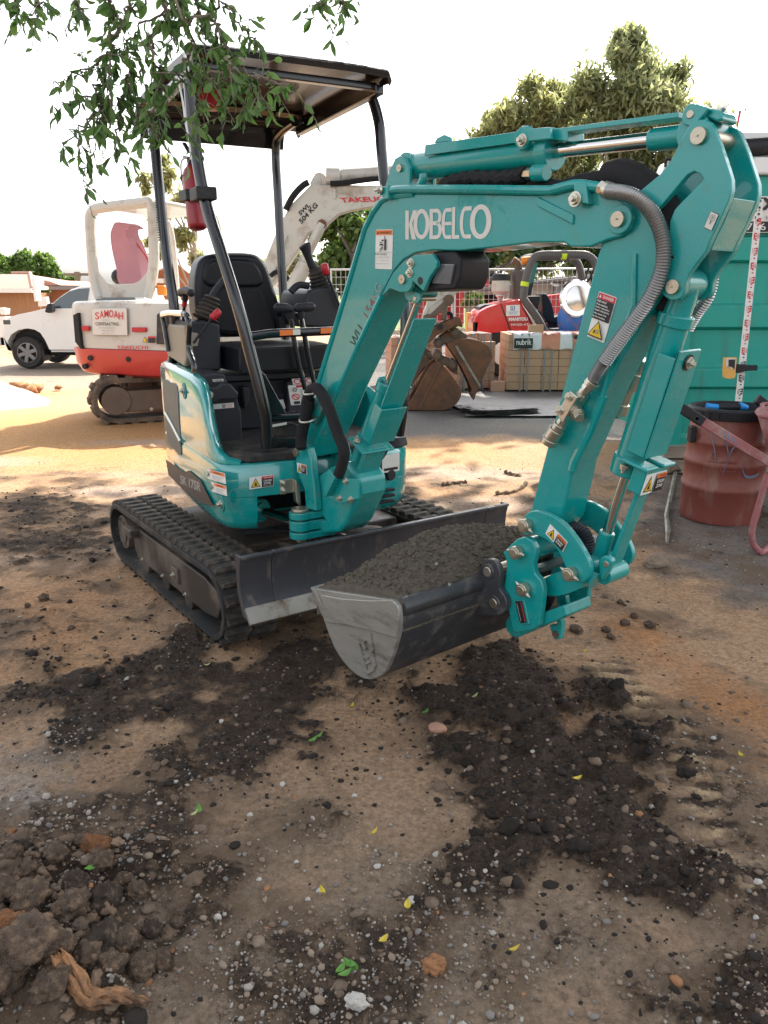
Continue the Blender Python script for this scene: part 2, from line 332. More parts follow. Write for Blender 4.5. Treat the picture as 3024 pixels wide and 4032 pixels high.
def build_ground():
    def axis(lo, hi, d, far, lo2=None):
        c = list(np.arange(lo, hi, d)); st = d; v = hi
        while v < far: v += st; c.append(v); st *= 1.12
        return c
    px = axis(0, 2.0, .0125, 180); xs = np.array(sorted([-v for v in px if v > 0] + px))
    ys = [.75]; st = .009
    while ys[-1] < 260:
        ys.append(ys[-1] + st)
        if ys[-1] < 2.6: st = .0105
        elif ys[-1] < 6: st = min(st * 1.006, .05)
        else: st *= 1.06
    st = .03; lo = []; v = .75
    while v > -60: v -= st; lo.append(v); st *= 1.2
    ys = np.array(lo[::-1] + ys)
    X, Y = np.meshgrid(xs, ys); Zz = height(X.ravel(), Y.ravel()); x, y = X.ravel(), Y.ravel()
    m, n1, n2, n3 = masks(x, y); soft = {k_: np.clip((pdist(x, y, P_) + .14 + (n2 - .5) * .5 + (n3 - .5) * .2) / .34, 0, 1) * (y < 9) for k_, P_ in (('L', POLY_L), ('K', POLY_K), ('A', POLY_A), ('C', POLY_C), ('B', POLY_B))}
    aa_ = np.clip((y - 7.35 + (n1 - .5) * 1.0) * 3, 0, 1) * np.clip((x + .55 + (n2 - .5) * .4) * 4, 0, 1) * (y < 22)
    C = np.zeros((len(x), 3)); tan = np.array((.375, .245, .15)); org = np.array((.41, .195, .08)); gry = np.array((.27, .25, .23)); brn = np.array((.17, .125, .09)); drk = np.array((.026, .022, .02)); asp = np.array((.125, .118, .115))
    mixf = lambda a, b, t: a * (1 - t[:, None]) + b * t[:, None]
    C[:] = tan; C = mixf(C, org, np.clip((n1 - .45) * 3, 0, 1) * .55)
    C = mixf(C, np.array((.46, .25, .10)), np.clip((y - 5.6) / 1.2, 0, 1) * np.clip((9.5 - y) / 1, 0, 1) * np.clip((1.5 - x) / 2, 0, 1) * .8)  # warm tone of the sunlit strip painted into the soil colour
    n4 = fbm(x * .6 + 3, y * 2.2, 41, 5)
    pale = np.clip((n4 - .52) * 6, 0, 1) * (y < 7.5) * (y > 3.8); C = mixf(C, np.array((.37, .3, .26)), pale * .6)
    C = mixf(C, brn, np.clip((n2 + .5 * n1 - .66) * 3, 0, 1) * .65 * (y < 6))
    C = mixf(C, np.array((.2, .155, .115)), m['F'] * .7)
    C = mixf(C, np.array((.2, .165, .13)), np.clip((2.4 - y) / .8, 0, 1) * .5)
    C = mixf(C, org * .92, m['O'] * .85)
    C = mixf(C, np.array((.4, .28, .16)), m['R'] * .6); rb_ = np.clip((pdist(x, y, POLY_R) + .03) / .1, 0, 1) * (y < 9) * np.clip(n3 * 2.4 - .3, 0, 1); C = mixf(C, np.array((.5, .37, .23)), rb_ * .75 * (np.sin((y * .97 + x * .12 + (n2 - .5) * .05) * 2 * math.pi / .085) > .1)); C = mixf(C, np.array((.2, .13, .08)), rb_ * .6 * (np.sin((y * .97 + x * .12 + (n2 - .5) * .05) * 2 * math.pi / .085) < -.45))
    C = mixf(C, np.array((.3, .28, .26)), m['G'] * .75 * np.clip(n3 * 1.6, 0, 1))
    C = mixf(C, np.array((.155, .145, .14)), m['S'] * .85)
    C = mixf(C, np.array((.15, .11, .082)), m['K'] * .85)
    D = .25 + .75 * (n2 - .5) + .4 * (n1 - .5) + .1 * np.clip((3.2 - y) / 1.5, 0, 1)
    for k_, v_ in (('L', .4), ('K', .55), ('A', .68), ('C', .8), ('B', 1.12)): D = np.maximum(D, soft[k_] * (v_ + .9 * (n2 - .5) + .3 * (n1 - .5)))
    rr = np.clip((pdist(x, y, POLY_R) + .05) / .1, 0, 1) * (y < 9) * (1 - m['B']); D = D + rr * (.22 * (np.sin((y * .97 + x * .12 + (n2 - .5) * .05) * 2 * math.pi / .085) < -.25) - .05)
    D = D * (1 - .75 * m['O']) * (1 - .5 * m['R'] * (1 - m['B'])) * np.clip((7.0 - y) / 1.5, .25, 1); D = np.clip(np.where(aa_ > .5, .1, D), 0, 1)
    C = mixf(C, np.array((.07, .055, .045)), np.clip((.25 - np.abs(n3 - .45) * 6), 0, 1) * .5 * (y < 7))
    # asphalt of the yard behind and of the road
    aa = aa_
    aa = np.clip((y - 7.35 + (n1 - .5) * 1.0) * 3, 0, 1) * np.clip((x + .55 + (n2 - .5) * .4) * 4, 0, 1) * (y < 22)
    aa2 = np.clip((y - 11.3 + (n1 - .5) * .7) * 3, 0, 1) * np.clip((17.5 - y) * 2, 0, 1)
    C = mixf(C, mixf(np.tile(asp, (len(x), 1)), np.array((.3, .235, .165)), np.clip((n4 - .48) * 5, 0, 1) * .6 * np.clip((8.6 - y), 0, 1)), aa); C = mixf(C, np.array((.27, .215, .17)), aa2 * (1 - aa))
    C = mixf(C, np.array((.12, .16, .05)), np.clip((y - 26) / 6, 0, 1))
    nx, ny = len(xs), len(ys)
    idx = np.arange(nx * ny).reshape(ny, nx); q = np.stack([idx[:-1, :-1], idx[:-1, 1:], idx[1:, 1:], idx[1:, :-1]], -1).reshape(-1, 4)
    me = bpy.data.meshes.new('ground'); me.vertices.add(nx * ny); me.vertices.foreach_set('co', np.column_stack([x, y, Zz]).ravel())
    me.loops.add(q.size); me.loops.foreach_set('vertex_index', q.ravel()); me.polygons.add(len(q)); me.polygons.foreach_set('loop_start', np.arange(0, q.size, 4)); me.update(calc_edges=True)
    me.polygons.foreach_set('use_smooth', [True] * len(q))
    at = me.color_attributes.new('soil_colour', 'FLOAT_COLOR', 'POINT'); at.data.foreach_set('color', np.column_stack([C, D]).ravel())
    g = bpy.data.materials.new('ground'); g.use_nodes = True; n = g.node_tree.nodes; L = g.node_tree.links; b = n['Principled BSDF']; b.inputs['Roughness'].default_value = .93; b.inputs['Specular IOR Level'].default_value = .2
    a = n.new('ShaderNodeAttribute'); a.attribute_name = 'soil_colour'; tc = n.new('ShaderNodeTexCoord')
    nz = n.new('ShaderNodeTexNoise'); nz.inputs['Scale'].default_value = 55; nz.inputs['Detail'].default_value = 9; nz.inputs['Roughness'].default_value = .78; L.new(tc.outputs['Object'], nz.inputs['Vector'])
    vo = n.new('ShaderNodeTexVoronoi'); vo.inputs['Scale'].default_value = 170; L.new(tc.outputs['Object'], vo.inputs['Vector'])
    mr = n.new('ShaderNodeMapRange'); mr.inputs['From Min'].default_value = .3; mr.inputs['From Max'].default_value = .72; mr.inputs['To Min'].default_value = .42; mr.inputs['To Max'].default_value = 1.55; L.new(nz.outputs['Fac'], mr.inputs[0])
    mu = n.new('ShaderNodeMixRGB'); mu.blend_type = 'MULTIPLY'; mu.inputs[0].default_value = 1; L.new(a.outputs['Color'], mu.inputs[1]); L.new(mr.outputs[0], mu.inputs[2])
    def noise_(sc, det, ro, dist=0):
        q = n.new('ShaderNodeTexNoise'); q.inputs['Scale'].default_value = sc; q.inputs['Detail'].default_value = det; q.inputs['Roughness'].default_value = ro; q.inputs['Distortion'].default_value = dist; L.new(tc.outputs['Object'], q.inputs['Vector']); return q.outputs['Fac']
    def mrange(x, a0, a1, b0=0, b1=1):
        q = n.new('ShaderNodeMapRange'); q.inputs[1].default_value = a0; q.inputs[2].default_value = a1; q.inputs[3].default_value = b0; q.inputs[4].default_value = b1; L.new(x, q.inputs[0]); return q.outputs[0]
    def math_(op, x, y):
        q = n.new('ShaderNodeMath'); q.operation = op
        for k_, v_ in ((0, x), (1, y)):
            if isinstance(v_, (int, float)): q.inputs[k_].default_value = v_
            else: L.new(v_, q.inputs[k_])
        return q.outputs[0]
    def mix_(f, c0, c1):
        q = n.new('ShaderNodeMixRGB'); L.new(f, q.inputs[0])
        for k_, v_ in ((1, c0), (2, c1)):
            if isinstance(v_, tuple): q.inputs[k_].default_value = (*v_, 1)
            else: L.new(v_, q.inputs[k_])
        return q.outputs[0]
    nA = noise_(11, 12, .74, .35); nB = noise_(70, 8, .75); nC = noise_(26, 10, .8, .2)
    mixn = math_('ADD', math_('MULTIPLY', nA, .65), math_('MULTIPLY', nC, .35))
    dark = mrange(math_('ADD', mixn, math_('MULTIPLY', math_('SUBTRACT', a.outputs['Alpha'], .5), .62)), .475, .56)
    fine = mrange(math_('ADD', nB, math_('MULTIPLY', math_('SUBTRACT', a.outputs['Alpha'], .5), .25)), .5, .6, 0, .55)
    soilc = mix_(mrange(nB, .35, .65), (.024, .019, .016), (.08, .056, .041))
    gt = mrange(vo.outputs['Distance'], .2, .1, 0, .6)
    sp = n.new('ShaderNodeMath'); sp.operation = 'GREATER_THAN'; sp.inputs[1].default_value = .62; se = n.new('ShaderNodeSeparateColor'); L.new(vo.outputs['Color'], se.inputs[0]); L.new(se.outputs[0], sp.inputs[0])
    damp = mrange(math_('ADD', noise_(3.4, 12, .72, .5), math_('MULTIPLY', math_('SUBTRACT', a.outputs['Alpha'], .38), .6)), .42, .55, 0, .84)
    c0_ = mix_(damp, mu.outputs[0], mix_(mrange(nB, .3, .7), (.095, .062, .042), (.21, .145, .095)))
    c1_ = mix_(fine, c0_, (.085, .064, .048)); c2_ = mix_(dark, c1_, soilc); c3_ = mix_(math_('MULTIPLY', gt, sp.outputs[0]), c2_, (.36, .32, .27)); L.new(c3_, b.inputs['Base Color'])
    hh = math_('ADD', math_('ADD', math_('MULTIPLY', dark, .5), math_('MULTIPLY', nB, .8)), math_('MULTIPLY', nC, .9))
    bp = n.new('ShaderNodeBump'); bp.inputs['Strength'].default_value = .9; bp.inputs['Distance'].default_value = .011; L.new(hh, bp.inputs['Height']); L.new(bp.outputs[0], b.inputs['Normal'])
    me.materials.append(g); o = bpy.data.objects.new('ground', me); own(o, None); o['kind'] = 'structure'
build_ground()
def gz(x, y): return float(height(np.array([x]), np.array([y]))[0])
# ---------------------------------------------------------------- loose stones and crumbs
def ico(sub):
    bm = bmesh.new(); bmesh.ops.create_icosphere(bm, subdivisions=sub, radius=1); v = np.array([p.co[:] for p in bm.verts]); f = np.array([[q.index for q in p.verts] for p in bm.faces]); bm.free(); return v, f
ICO1, ICO2 = ico(1), ico(2)
def scatter(name, xyz, rad, mats, mi, tmpl, seed, flat=(.6, .9), smooth=False, jit=.28):
    rs = np.random.RandomState(seed); tv, tf = tmpl; n = len(xyz); k = len(tv)
    sc = np.stack([rs.uniform(.7, 1.3, n), rs.uniform(.7, 1.3, n), rs.uniform(*flat, n)], -1)
    V = tv[None] * (1 + rs.uniform(-jit, jit, (n, k, 1)))
    a = rs.uniform(0, 6.28, n); t = rs.uniform(-.5, .5, n); V = V * sc[:, None]
    ca, sa = np.cos(a)[:, None], np.sin(a)[:, None]; ct, st = np.cos(t)[:, None], np.sin(t)[:, None]
    x, y, z = V[..., 0], V[..., 1] * ct - V[..., 2] * st, V[..., 1] * st + V[..., 2] * ct
    V = np.stack([x * ca - y * sa, x * sa + y * ca, z], -1) * np.asarray(rad)[:, None, None] + np.asarray(xyz)[:, None]
    Fc = (tf[None] + (np.arange(n) * k)[:, None, None]).reshape(-1, 3)
    me = bpy.data.meshes.new(name); me.vertices.add(n * k); me.vertices.foreach_set('co', V.ravel()); me.loops.add(Fc.size); me.loops.foreach_set('vertex_index', Fc.ravel())
    me.polygons.add(len(Fc)); me.polygons.foreach_set('loop_start', np.arange(0, Fc.size, 3)); me.update(calc_edges=True)
    for q in mats: me.materials.append(M[q])
    me.polygons.foreach_set('material_index', np.repeat(mi, len(tf)).astype(np.int32))
    if smooth: me.polygons.foreach_set('use_smooth', [True] * len(Fc))
    o = bpy.data.objects.new(name, me); own(o, None); o['kind'] = 'stuff'; return o
mat('stone_pale', (.34, .315, .275), .85, 0, .35, 30, bump=.2, bscale=120)
mat('stone_tan', (.25, .19, .14), .9, 0, .35, 30, bump=.2, bscale=120)
mat('stone_grey', (.19, .175, .16), .9, 0, .35, 30, bump=.2, bscale=120)
mat('soil_dark', (.03, .025, .022), .95, 0, .4, 25, bump=.4, bscale=90, spec=.2)
mat('soil_brown', (.15, .108, .08), .95, 0, .35, 18, bump=.4, bscale=80, spec=.2, dirt=(.26, .2, .15), dirt_amt=.3, dirt_scale=14)
mat('soil_orange', (.34, .17, .085), .95, 0, .35, 18, bump=.4, bscale=80, spec=.2)
mat('bucket_soil', (.11, .094, .074), .97, 0, .35, 40, bump=.5, bscale=140, spec=.15)
def sprinkle():
    rs = np.random.RandomState(5)
    # small gravel all over the near ground, denser in the foreground and on the gravel patch
    N = 150000; y = .95 + 5.5 * rs.rand(N) ** 1.7; x = (rs.rand(N) - .5) * 2 * (.75 + y * .62); m, n1, n2, n3 = masks(x, y)
    den = .12 + .35 * np.clip((2.4 - y) / 1.2, 0, 1) + .75 * m['G'] + .45 * m['K'] + .2 * m['S'] - .1 * m['O']; den *= np.clip((n2 - .3) * 3, .15, 1.3)
    den *= 1 - .72 * m['B']
    k = rs.rand(N) < den * .75; x, y = x[k], y[k]; r = np.clip(np.exp(rs.normal(-5.95, .5, len(x))), .0016, .010)
    mi = rs.choice(3, len(x), p=(.2, .5, .3)); mg = m['G'][k] > .4; mi[mg & (rs.rand(len(x)) < .5)] = 0
    scatter('gravel', np.column_stack([x, y, height(x, y) + r * .3]), r, ['stone_pale', 'stone_tan', 'stone_grey'], mi, ICO1, 1)
    # crumbs of dark topsoil
    N = 130000; y = .95 + 4.6 * rs.rand(N) ** 1.2; x = (rs.rand(N) - .5) * 2 * (.75 + y * .6); m, n1, n2, n3 = masks(x, y)
    den = .55 * m['B'] + .5 * m['A'] + .5 * m['C'] + .4 * m['L'] + .012
    for P in (POLY_B, POLY_A): den += .16 * np.clip(1 - np.abs(pdist(x, y, P)) / .16, 0, 1)
    k = rs.rand(N) < den * .5; x, y = x[k], y[k]; r = np.clip(np.exp(rs.normal(-5.5, .55, len(x))), .002, .018)
    scatter('soil_crumbs', np.column_stack([x, y, height(x, y) + r * .05]), r, ['soil_dark', 'soil_brown'], (rs.rand(len(x)) < .13).astype(int), ICO2, 2, flat=(.4, .7), smooth=False, jit=.2)
    # brown and orange crumbs of the dug heap
    N = 30000; y = .95 + 1.9 * rs.rand(N); x = -1.7 + 3.6 * rs.rand(N); m, n1, n2, n3 = masks(x, y)
    den = .75 * m['K'] + .22 * m['F'] + .03; k = rs.rand(N) < den * .5; x, y = x[k], y[k]; r = np.clip(np.exp(rs.normal(-5.35, .55, len(x))), .002, .02)
    scatter('dirt_crumbs', np.column_stack([x, y, height(x, y) + r * .1]), r, ['soil_brown', 'soil_orange', 'soil_dark'], rs.choice(3, len(x), p=(.87, .03, .1)), ICO2, 3, flat=(.4, .75), smooth=False, jit=.2)
sprinkle()
# ================================================================ trees
def leaf_cards(mb, C, R, nrm, n, size, aspect, rs, droop=0.):
    """n small leaf quads spread through clump volumes C (centres), R (radii)"""
    w = R ** 2; idx = rs.choice(len(C), n, p=w / w.sum()); d = rs.normal(size=(n, 3)); d /= np.linalg.norm(d, axis=1)[:, None]
    rad = R[idx] * np.abs(rs.normal(.62, .36, n)); P = C[idx] + d * rad[:, None] * nrm
    u = rs.normal(size=(n, 3)); u[:, 2] -= droop; u /= np.linalg.norm(u, axis=1)[:, None]; v = np.cross(u, rs.normal(size=(n, 3))); v /= np.linalg.norm(v, axis=1)[:, None]
    s = size * rs.uniform(.6, 1.35, n)[:, None]; u = u * s; v = v * s * aspect
    return np.stack([P - u, P - v * .9 + u * .1, P + u, P + v * .9 + u * .1], 1)
def mesh_quads(name, Q, m, parent):
    n = len(Q); o = origin_of(parent); me = bpy.data.meshes.new(name); me.vertices.add(n * 4); me.vertices.foreach_set('co', (Q.reshape(-1, 3) - np.array(o)).ravel())
    me.loops.add(n * 4); me.loops.foreach_set('vertex_index', np.arange(n * 4)); me.polygons.add(n); me.polygons.foreach_set('loop_start', np.arange(0, n * 4, 4)); me.update(calc_edges=True)
    me.materials.append(M[m]); ob = bpy.data.objects.new(name, me); return own(ob, parent)
leafmat('gum_leaf', (.08, .105, .055), (.33, .35, .18), .5, .5)  # tones lightened to stand in for haze over the far trees
leafmat('gum_leaf_warm', (.09, .11, .05), (.35, .35, .16), .5, .5)
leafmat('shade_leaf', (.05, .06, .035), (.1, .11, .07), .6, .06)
leafmat('green_leaf', (.035, .07, .018), (.13, .2, .045), .5, .38)
leafmat('deep_leaf', (.016, .04, .012), (.07, .13, .035), .5, .3)
mat('bark', (.2, .165, .13), .9, 0, .35, 6, bump=.5, bscale=18, stretch=(1, 1, .25))
mat('gum_bark', (.42, .36, .29), .8, 0, .35, 3, bump=.2, bscale=18, stretch=(1, 1, .3))
def tree(name, label, base, top, blobs, nleaf, size, leaf, seed, group=None, bark='bark', aspect=.4, droop=.3, tr=.22, sub=6, squash=(1, 1, 1)):
    """blobs: crown masses (x, y, z, r) in metres; each splits into smaller clumps"""
    rs = np.random.RandomState(seed); t = thing(name, label, 'tree', base, group); mb = MB(); b = Vector(base); tp = Vector(top)
    mid = b.lerp(tp, .5) + Vector((rs.uniform(-.3, .3), rs.uniform(-.3, .3), 0)); pth = smooth_path([b - Vector((0, 0, .2)), b.lerp(mid, .5), mid, tp], 5)
    mb.tube(pth, [tr * (1 - .62 * i / (len(pth) - 1)) * (1.35 if i == 0 else 1) for i in range(len(pth))], 10)
    C, R = [], []
    for x, y, z, r in blobs:
        c = Vector((x, y, z)); st = pth[int(len(pth) * rs.uniform(.45, .95))]; m1 = st.lerp(c, .5) + Vector((0, 0, .12 * r))
        mb.tube(smooth_path([st, m1, c], 4), [tr * .32 * (1 - .75 * i / 8) for i in range(9)], 6)
        for k in range(sub):
            d = rs.normal(size=3); d /= np.linalg.norm(d); q = np.array((x, y, z)) + d * r * rs.uniform(.35, .85) * np.array(squash); C.append(q); R.append(r * rs.uniform(.3, .5))
            mb.tube([c, Vector(q)], [tr * .09, tr * .03], 5)
    mb.build('trunk', bark, t)
    Q = leaf_cards(mb, np.array(C), np.array(R), np.array(squash), nleaf, size, aspect, rs, droop); mesh_quads('crown', Q, leaf, t); return t
GB = [(3.8922,2.2336),(7.1078,2.2336),(-7.1374,1.7197),(5.902,2.2336)]
def blobs_at(Y, spec):
    """crown masses from (x, z, r) at distance Y with some spread in depth"""
    rs = np.random.RandomState(int(Y * 10)); return [(x, Y + rs.uniform(-.7, .7) * r, z, r) for x, z, r in spec]

# ================================================================ teal mini excavator
EX = thing('mini_excavator', 'teal mini excavator with black canopy and soil filled bucket in the foreground', 'excavator', T.P(0, 0, 0))
def pin(F, a, z, b0, b1, r, parent=None, name='pin', cap=True, m='pin_steel'):
    mb = MB(); mb.cyl(F.P(a, b0, z), F.P(a, b1, z), r, n=20); 
    if cap: mb.cyl(F.P(a, b0 - .004, z), F.P(a, b0 - .001, z), r * .12, n=8)
    return mb.build(name, m, parent or EX, bev=.002)
def bolt(p, axis, r=.009, h=.008, parent=None, m='zinc'):
    p, ax = Vector(p), Vector(axis).normalized(); mb = MB(); mb.cyl(p - ax * .003, p + ax * h * .4, r * 1.35, n=14); mb.cyl(p, p + ax * h, r, n=6); mb.cyl(p + ax * h * .9, p + ax * h * 1.8, r * .5, n=10)
    return mb.build('bolt', m, parent or EX, bev=.0008)
# ---- tracks
LUGME = None
def track(side):
    global LUGME
    hw, wd, r, zc, L = .653, .24, .148, .162, .585
    b0, b1 = (-hw, -hw + wd) if side < 0 else (hw - wd, hw)
    def prof(rr, n=14): return arc((L, zc), rr, -90, 90, n) + arc((-L, zc), rr, 90, 270, n)
    mb = MB(); po, pi = prof(r), prof(r - .022)
    mb.loft([[T.P(a, b0, z) for a, z in pi], [T.P(a, b0, z) for a, z in po], [T.P(a, b1, z) for a, z in po], [T.P(a, b1, z) for a, z in pi], [T.P(a, b0, z) for a, z in pi]], cap=False)
    t = mb.build('track', 'rubber', EX, bev=.004)
    if LUGME is None:   # one lug: chunky trapezoid block with worn angled ends
        lm = MB(); F0 = Frame(EX.location, 0); base = [(-.024, -.056), (.024, -.05), (.024, .05), (-.024, .056)]; top = [(-.015, -.052), (.013, -.044), (.013, .044), (-.015, .052)]
        lm.loft([[F0.P(a, b, 0) for a, b in base], [F0.P(a * .95, b, .012) for a, b in base], [F0.P(a, b, .023) for a, b in top]])
        o = lm.build('lug', 'lug_rubber', EX, bev=.003, seg=1); LUGME = o.data; S.collection.objects.unlink(o); bpy.data.objects.remove(o)
    per = 4 * L + 2 * math.pi * r; n = 46; lo = origin_of(EX)
    for row in (0, 1):
        bc = b0 + wd * (.26 + .48 * row)
        for k in range(n):
            s = (k + .5 * row) / n * per
            if s < 2 * L: a, z, th = -L + s, zc + r, 0.
            elif s < 2 * L + math.pi * r: q = (s - 2 * L) / r; a, z, th = L + r * math.sin(q), zc + r * math.cos(q), q
            elif s < 4 * L + math.pi * r: a, z, th = L - (s - 2 * L - math.pi * r), zc - r, math.pi
            else: q = (s - 4 * L - math.pi * r) / r + math.pi; a, z, th = -L + r * math.sin(q), zc + r * math.cos(q), q
            inst('lug', LUGME, t, T.P(a, bc, z) - lo, (Matrix.Rotation(T.ang, 3, 'Z') @ Matrix.Rotation(th, 3, 'Y')).to_euler())
    o_ = b0 if side < 0 else b1; sg = 1 if side < 0 else -1
    mb = MB(); pl = [(-.4, .245), (.5, .245), (.62, .22), (.66, .165), (.62, .105), (.5, .085), (-.36, .085), (-.4, .12)]
    mb.prism(T, 'b', pl, o_ + sg * .02, o_ + sg * .11); fr = mb.build('track_frame', 'frame_steel', EX, bev=.008)
    mb = MB(); mb.prism(T, 'b', [(-.5, .215), (-.3, .215), (-.3, .1), (-.5, .1)], o_ + sg * .06, o_ + sg * .11); mb.build('track_frame', 'frame_steel', EX, bev=.008)
    mb = MB(); mb.cyl(T.P(-L, o_ + sg * .025, zc), T.P(-L, o_ + sg * .12, zc), .088, n=28); mb.cyl(T.P(-L, o_ + sg * .018, zc), T.P(-L, o_ + sg * .03, zc), .06, n=24); hb = mb.build('sprocket_hub', 'frame_steel', EX, bev=.004)
    for k in range(6): bolt(T.P(-L + .07 * math.cos(k * 1.047), o_ + sg * .024, zc + .07 * math.sin(k * 1.047)), T.D(0, -sg, 0), .006, .006, hb, 'frame_steel')
    for a in (-.28, 0., .28):
        mb = MB(); mb.cyl(T.P(a, o_ + sg * .03, .07), T.P(a, o_ + sg * .2, .07), .045, n=20); ro = mb.build('roller', 'frame_steel', EX, bev=.004); bolt(T.P(a, o_ + sg * .026, .1), T.D(0, -sg, 0), .011, .01, ro)
    mb = MB(); mb.box(T, -.42, -.3, o_ - sg * .025, o_ + sg * .03, .205, .245); mb.build('step', 'frame_steel', EX, bev=.006)
    mb = MB(); mb.box(T, .15, .23, o_ + sg * .005, o_ + sg * .03, .13, .2); mb.build('grease_cover', 'frame_steel', EX, bev=.004); bolt(T.P(.19, o_ + sg * .003, .165), T.D(0, -sg, 0), .01)
track(-1); track(1)
# ---- undercarriage
mb = MB(); mb.box(T, -.38, .38, -.42, .42, .16, .3); mb.box(T, -.46, .46, -.3, .3, .2, .28); mb.build('undercarriage', 'frame_steel', EX, bev=.01)
mb = MB(); mb.lathe(H.P(0, -.02, .3), [(.3, 0), (.3, .06), (.26, .065), (.26, .13)], 40); mb.build('slew_ring', 'frame_steel', EX, bev=.004)
for b in (-.2, .2):
    mb = MB(); mb.bar(T.P(.3, b, .24), T.P(.872, b, .33), T.D(0, .035, 0), T.D(0, 0, .04)); mb.build('blade_arm', 'frame_steel', EX, bev=.006)
mb = MB(); mb.cyl(T.P(.42, .02, .27), T.P(.72, .02, .31), .035); mb.cyl(T.P(.7, .02, .308), T.P(.9, .02, .34), .018); mb.build('blade_cylinder', 'black_paint', EX, bev=.003)
mb = MB(); mb.box(T, .38, .8, -.1, .16, .3, .315); mb.build('blade_arm', 'frame_steel', EX, bev=.004)
for q in range(3):
    mb = MB(); mb.tube(smooth_path([T.P(.3, -.25 - .05 * q, .33), T.P(.45, -.12 - .04 * q, .35), T.P(.62, -.2 + .1 * q, .32), T.P(.8, -.05, .3)], 6), .012, 8); mb.build('hose', 'sleeve', EX)
# ---- dozer blade
BLS = [(.905, .44), (.893, .40), (.888, .35), (.892, .30), (.908, .25), (.935, .215)]
def blade_sec(b0, b1, name, mt, th=.014):
    mb = MB(); sec = BLS + [(a - th, z - .003) for a, z in BLS[::-1]]; mb.prism(T, 'b', sec, b0, b1); return mb.build(name, mt, BL, bev=.003)
mb = MB(); mb.bar(T.P(.9, -.52, .442), T.P(.9, .52, .442), T.D(.012, 0, 0), T.D(0, 0, .007)); BL = mb.build('dozer_blade', 'dark_steel', EX, bev=.004)
blade_sec(-.52, .52, 'blade_plate', 'dark_steel'); 
for sg in (-1, 1):
    blade_sec(sg * .522, sg * .647, 'blade_wing', 'dark_steel'); mb = MB(); mb.bar(T.P(.9, sg * .522, .441), T.P(.9, sg * .647, .441), T.D(.012, 0, 0), T.D(0, 0, .006)); mb.build('blade_wing', 'dark_steel', BL, bev=.003)
    mb = MB(); mb.prism(T, 'b', [(.905, .446), (.86, .446), (.865, .3), (.9, .22), (.935, .215), (.908, .25), (.892, .3), (.888, .35), (.893, .4)], sg * .640, sg * .650); mb.build('blade_wing', 'dark_steel', BL, bev=.002)
mb = MB(); mb.bar(T.P(.937, -.648, .228), T.P(.937, .648, .228), T.D(.02, 0, -.026), T.D(.007, 0, .006)); mb.build('cutting_edge', 'worn_steel', BL, bev=.003)
# ---- house body
OUT = [(-.3, -.49), (0, -.496), (.35, -.494), (.54, -.488), (.62, -.468), (.664, -.42), (.676, -.36), (.679, -.2), (.676, 0), (.664, .17), (.64, .29), (.58, .365), (.48, .405), (.3, .42), (0, .425), (-.25, .41), (-.44, .34), (-.56, .2), (-.61, 0), (-.6, -.18), (-.53, -.34), (-.43, -.445)]
def inset(P, d): cx, cy = .03, -.035; return [(cx + (x - cx) * (1 - d), cy + (y - cy) * (1 - d)) for x, y in P]
NOTCH = OUT[:7] + [(.676, -.355), (.4, -.355), (.4, .075), (.67, .075)] + OUT[9:]
def notch(d):
    Q = inset(OUT, d); return Q[:7] + [(Q[6][0], -.355), (.4, -.355), (.4, .075), (Q[9][0], .075)] + Q[9:]
mb = MB(); mb.loft([[H.P(a, b, z) for a, b in notch(d)] for z, d in ((.432, .085), (.445, .04), (.475, .012), (.53, 0), (.578, 0))]); HB = mb.build('house', 'teal_gloss', EX, bev=.005, angle=50)
mb = MB(); mb.loft([[H.P(a, b, z) for a, b in inset(OUT, d)] for z, d in ((.5775, .0), (.69, .0), (.706, .012), (.71, .03))]); mb.build('deck', 'teal_gloss', EX, bev=.004, angle=50)
mb = MB(); mb.box(H, .2, .402, -.35, .07, .44, .577); mb.build('swing_bay_shade', 'black_paint', EX)  # black box paints the shade at the back of the recess
# left and rear cowling with its swept front edge
CW = [(.655, -.41, .722), (.625, -.455, .735), (.59, -.476, .752), (.562, -.483, .787), (.52, -.488, .866), (.474, -.49, .95), (.44, -.49, .985), (.4, -.491, 1.01), (.29, -.494, 1.028), (0, -.497, 1.04), (-.3, -.491, 1.037), (-.43, -.447, 1.03), (-.53, -.342, 1.03), (-.6, -.18, 1.03), (-.61, 0, 1.03), (-.56, .2, 1.02), (-.44, .34, 1.0), (-.25, .41, .98), (0, .427, .95), (.2, .424, .9), (.3, .42, .8), (.4, .41, .73)]
mb = MB(); cx, cy = .03, -.035; rings = []
for a, b, z in CW:
    d = Vector((cx - a, cy - b)).normalized(); i = lambda k: (a + d.x * k, b + d.y * k)
    rings.append([H.P(a, b, .7085), H.P(a, b, z - .03 if z > .78 else z - .006), H.P(*i(.008), z - .01 if z > .78 else z - .002), H.P(*i(.025), z), H.P(*i(.06), z - .004), H.P(*i(.07), .7085)])
mb.loft(rings); SP = mb.build('side_panel', 'teal_gloss', EX, angle=60)
mb = MB(); vp = [(-0.2267,0.9485),(-0.0682,0.9592),(0.0648,0.955),(0.06,0.8245),(0.0553,0.6983),(0.0439,0.6449),(-0.0698,0.6471),(-0.2084,0.6618),(-0.2366,0.7841)]; mb.prism(H, 'b', sm2(vp, 3), -.5, -.494); VP = mb.build('vent_panel', 'mesh_grille', EX, bev=.003)
mb = MB(); mb.tube([(-1.0347,3.7227,0.8045),(-0.9772,3.6114,0.7667),(-0.9067,3.4747,0.7122)], .007, 8); mb.build('handle', 'zinc', VP)
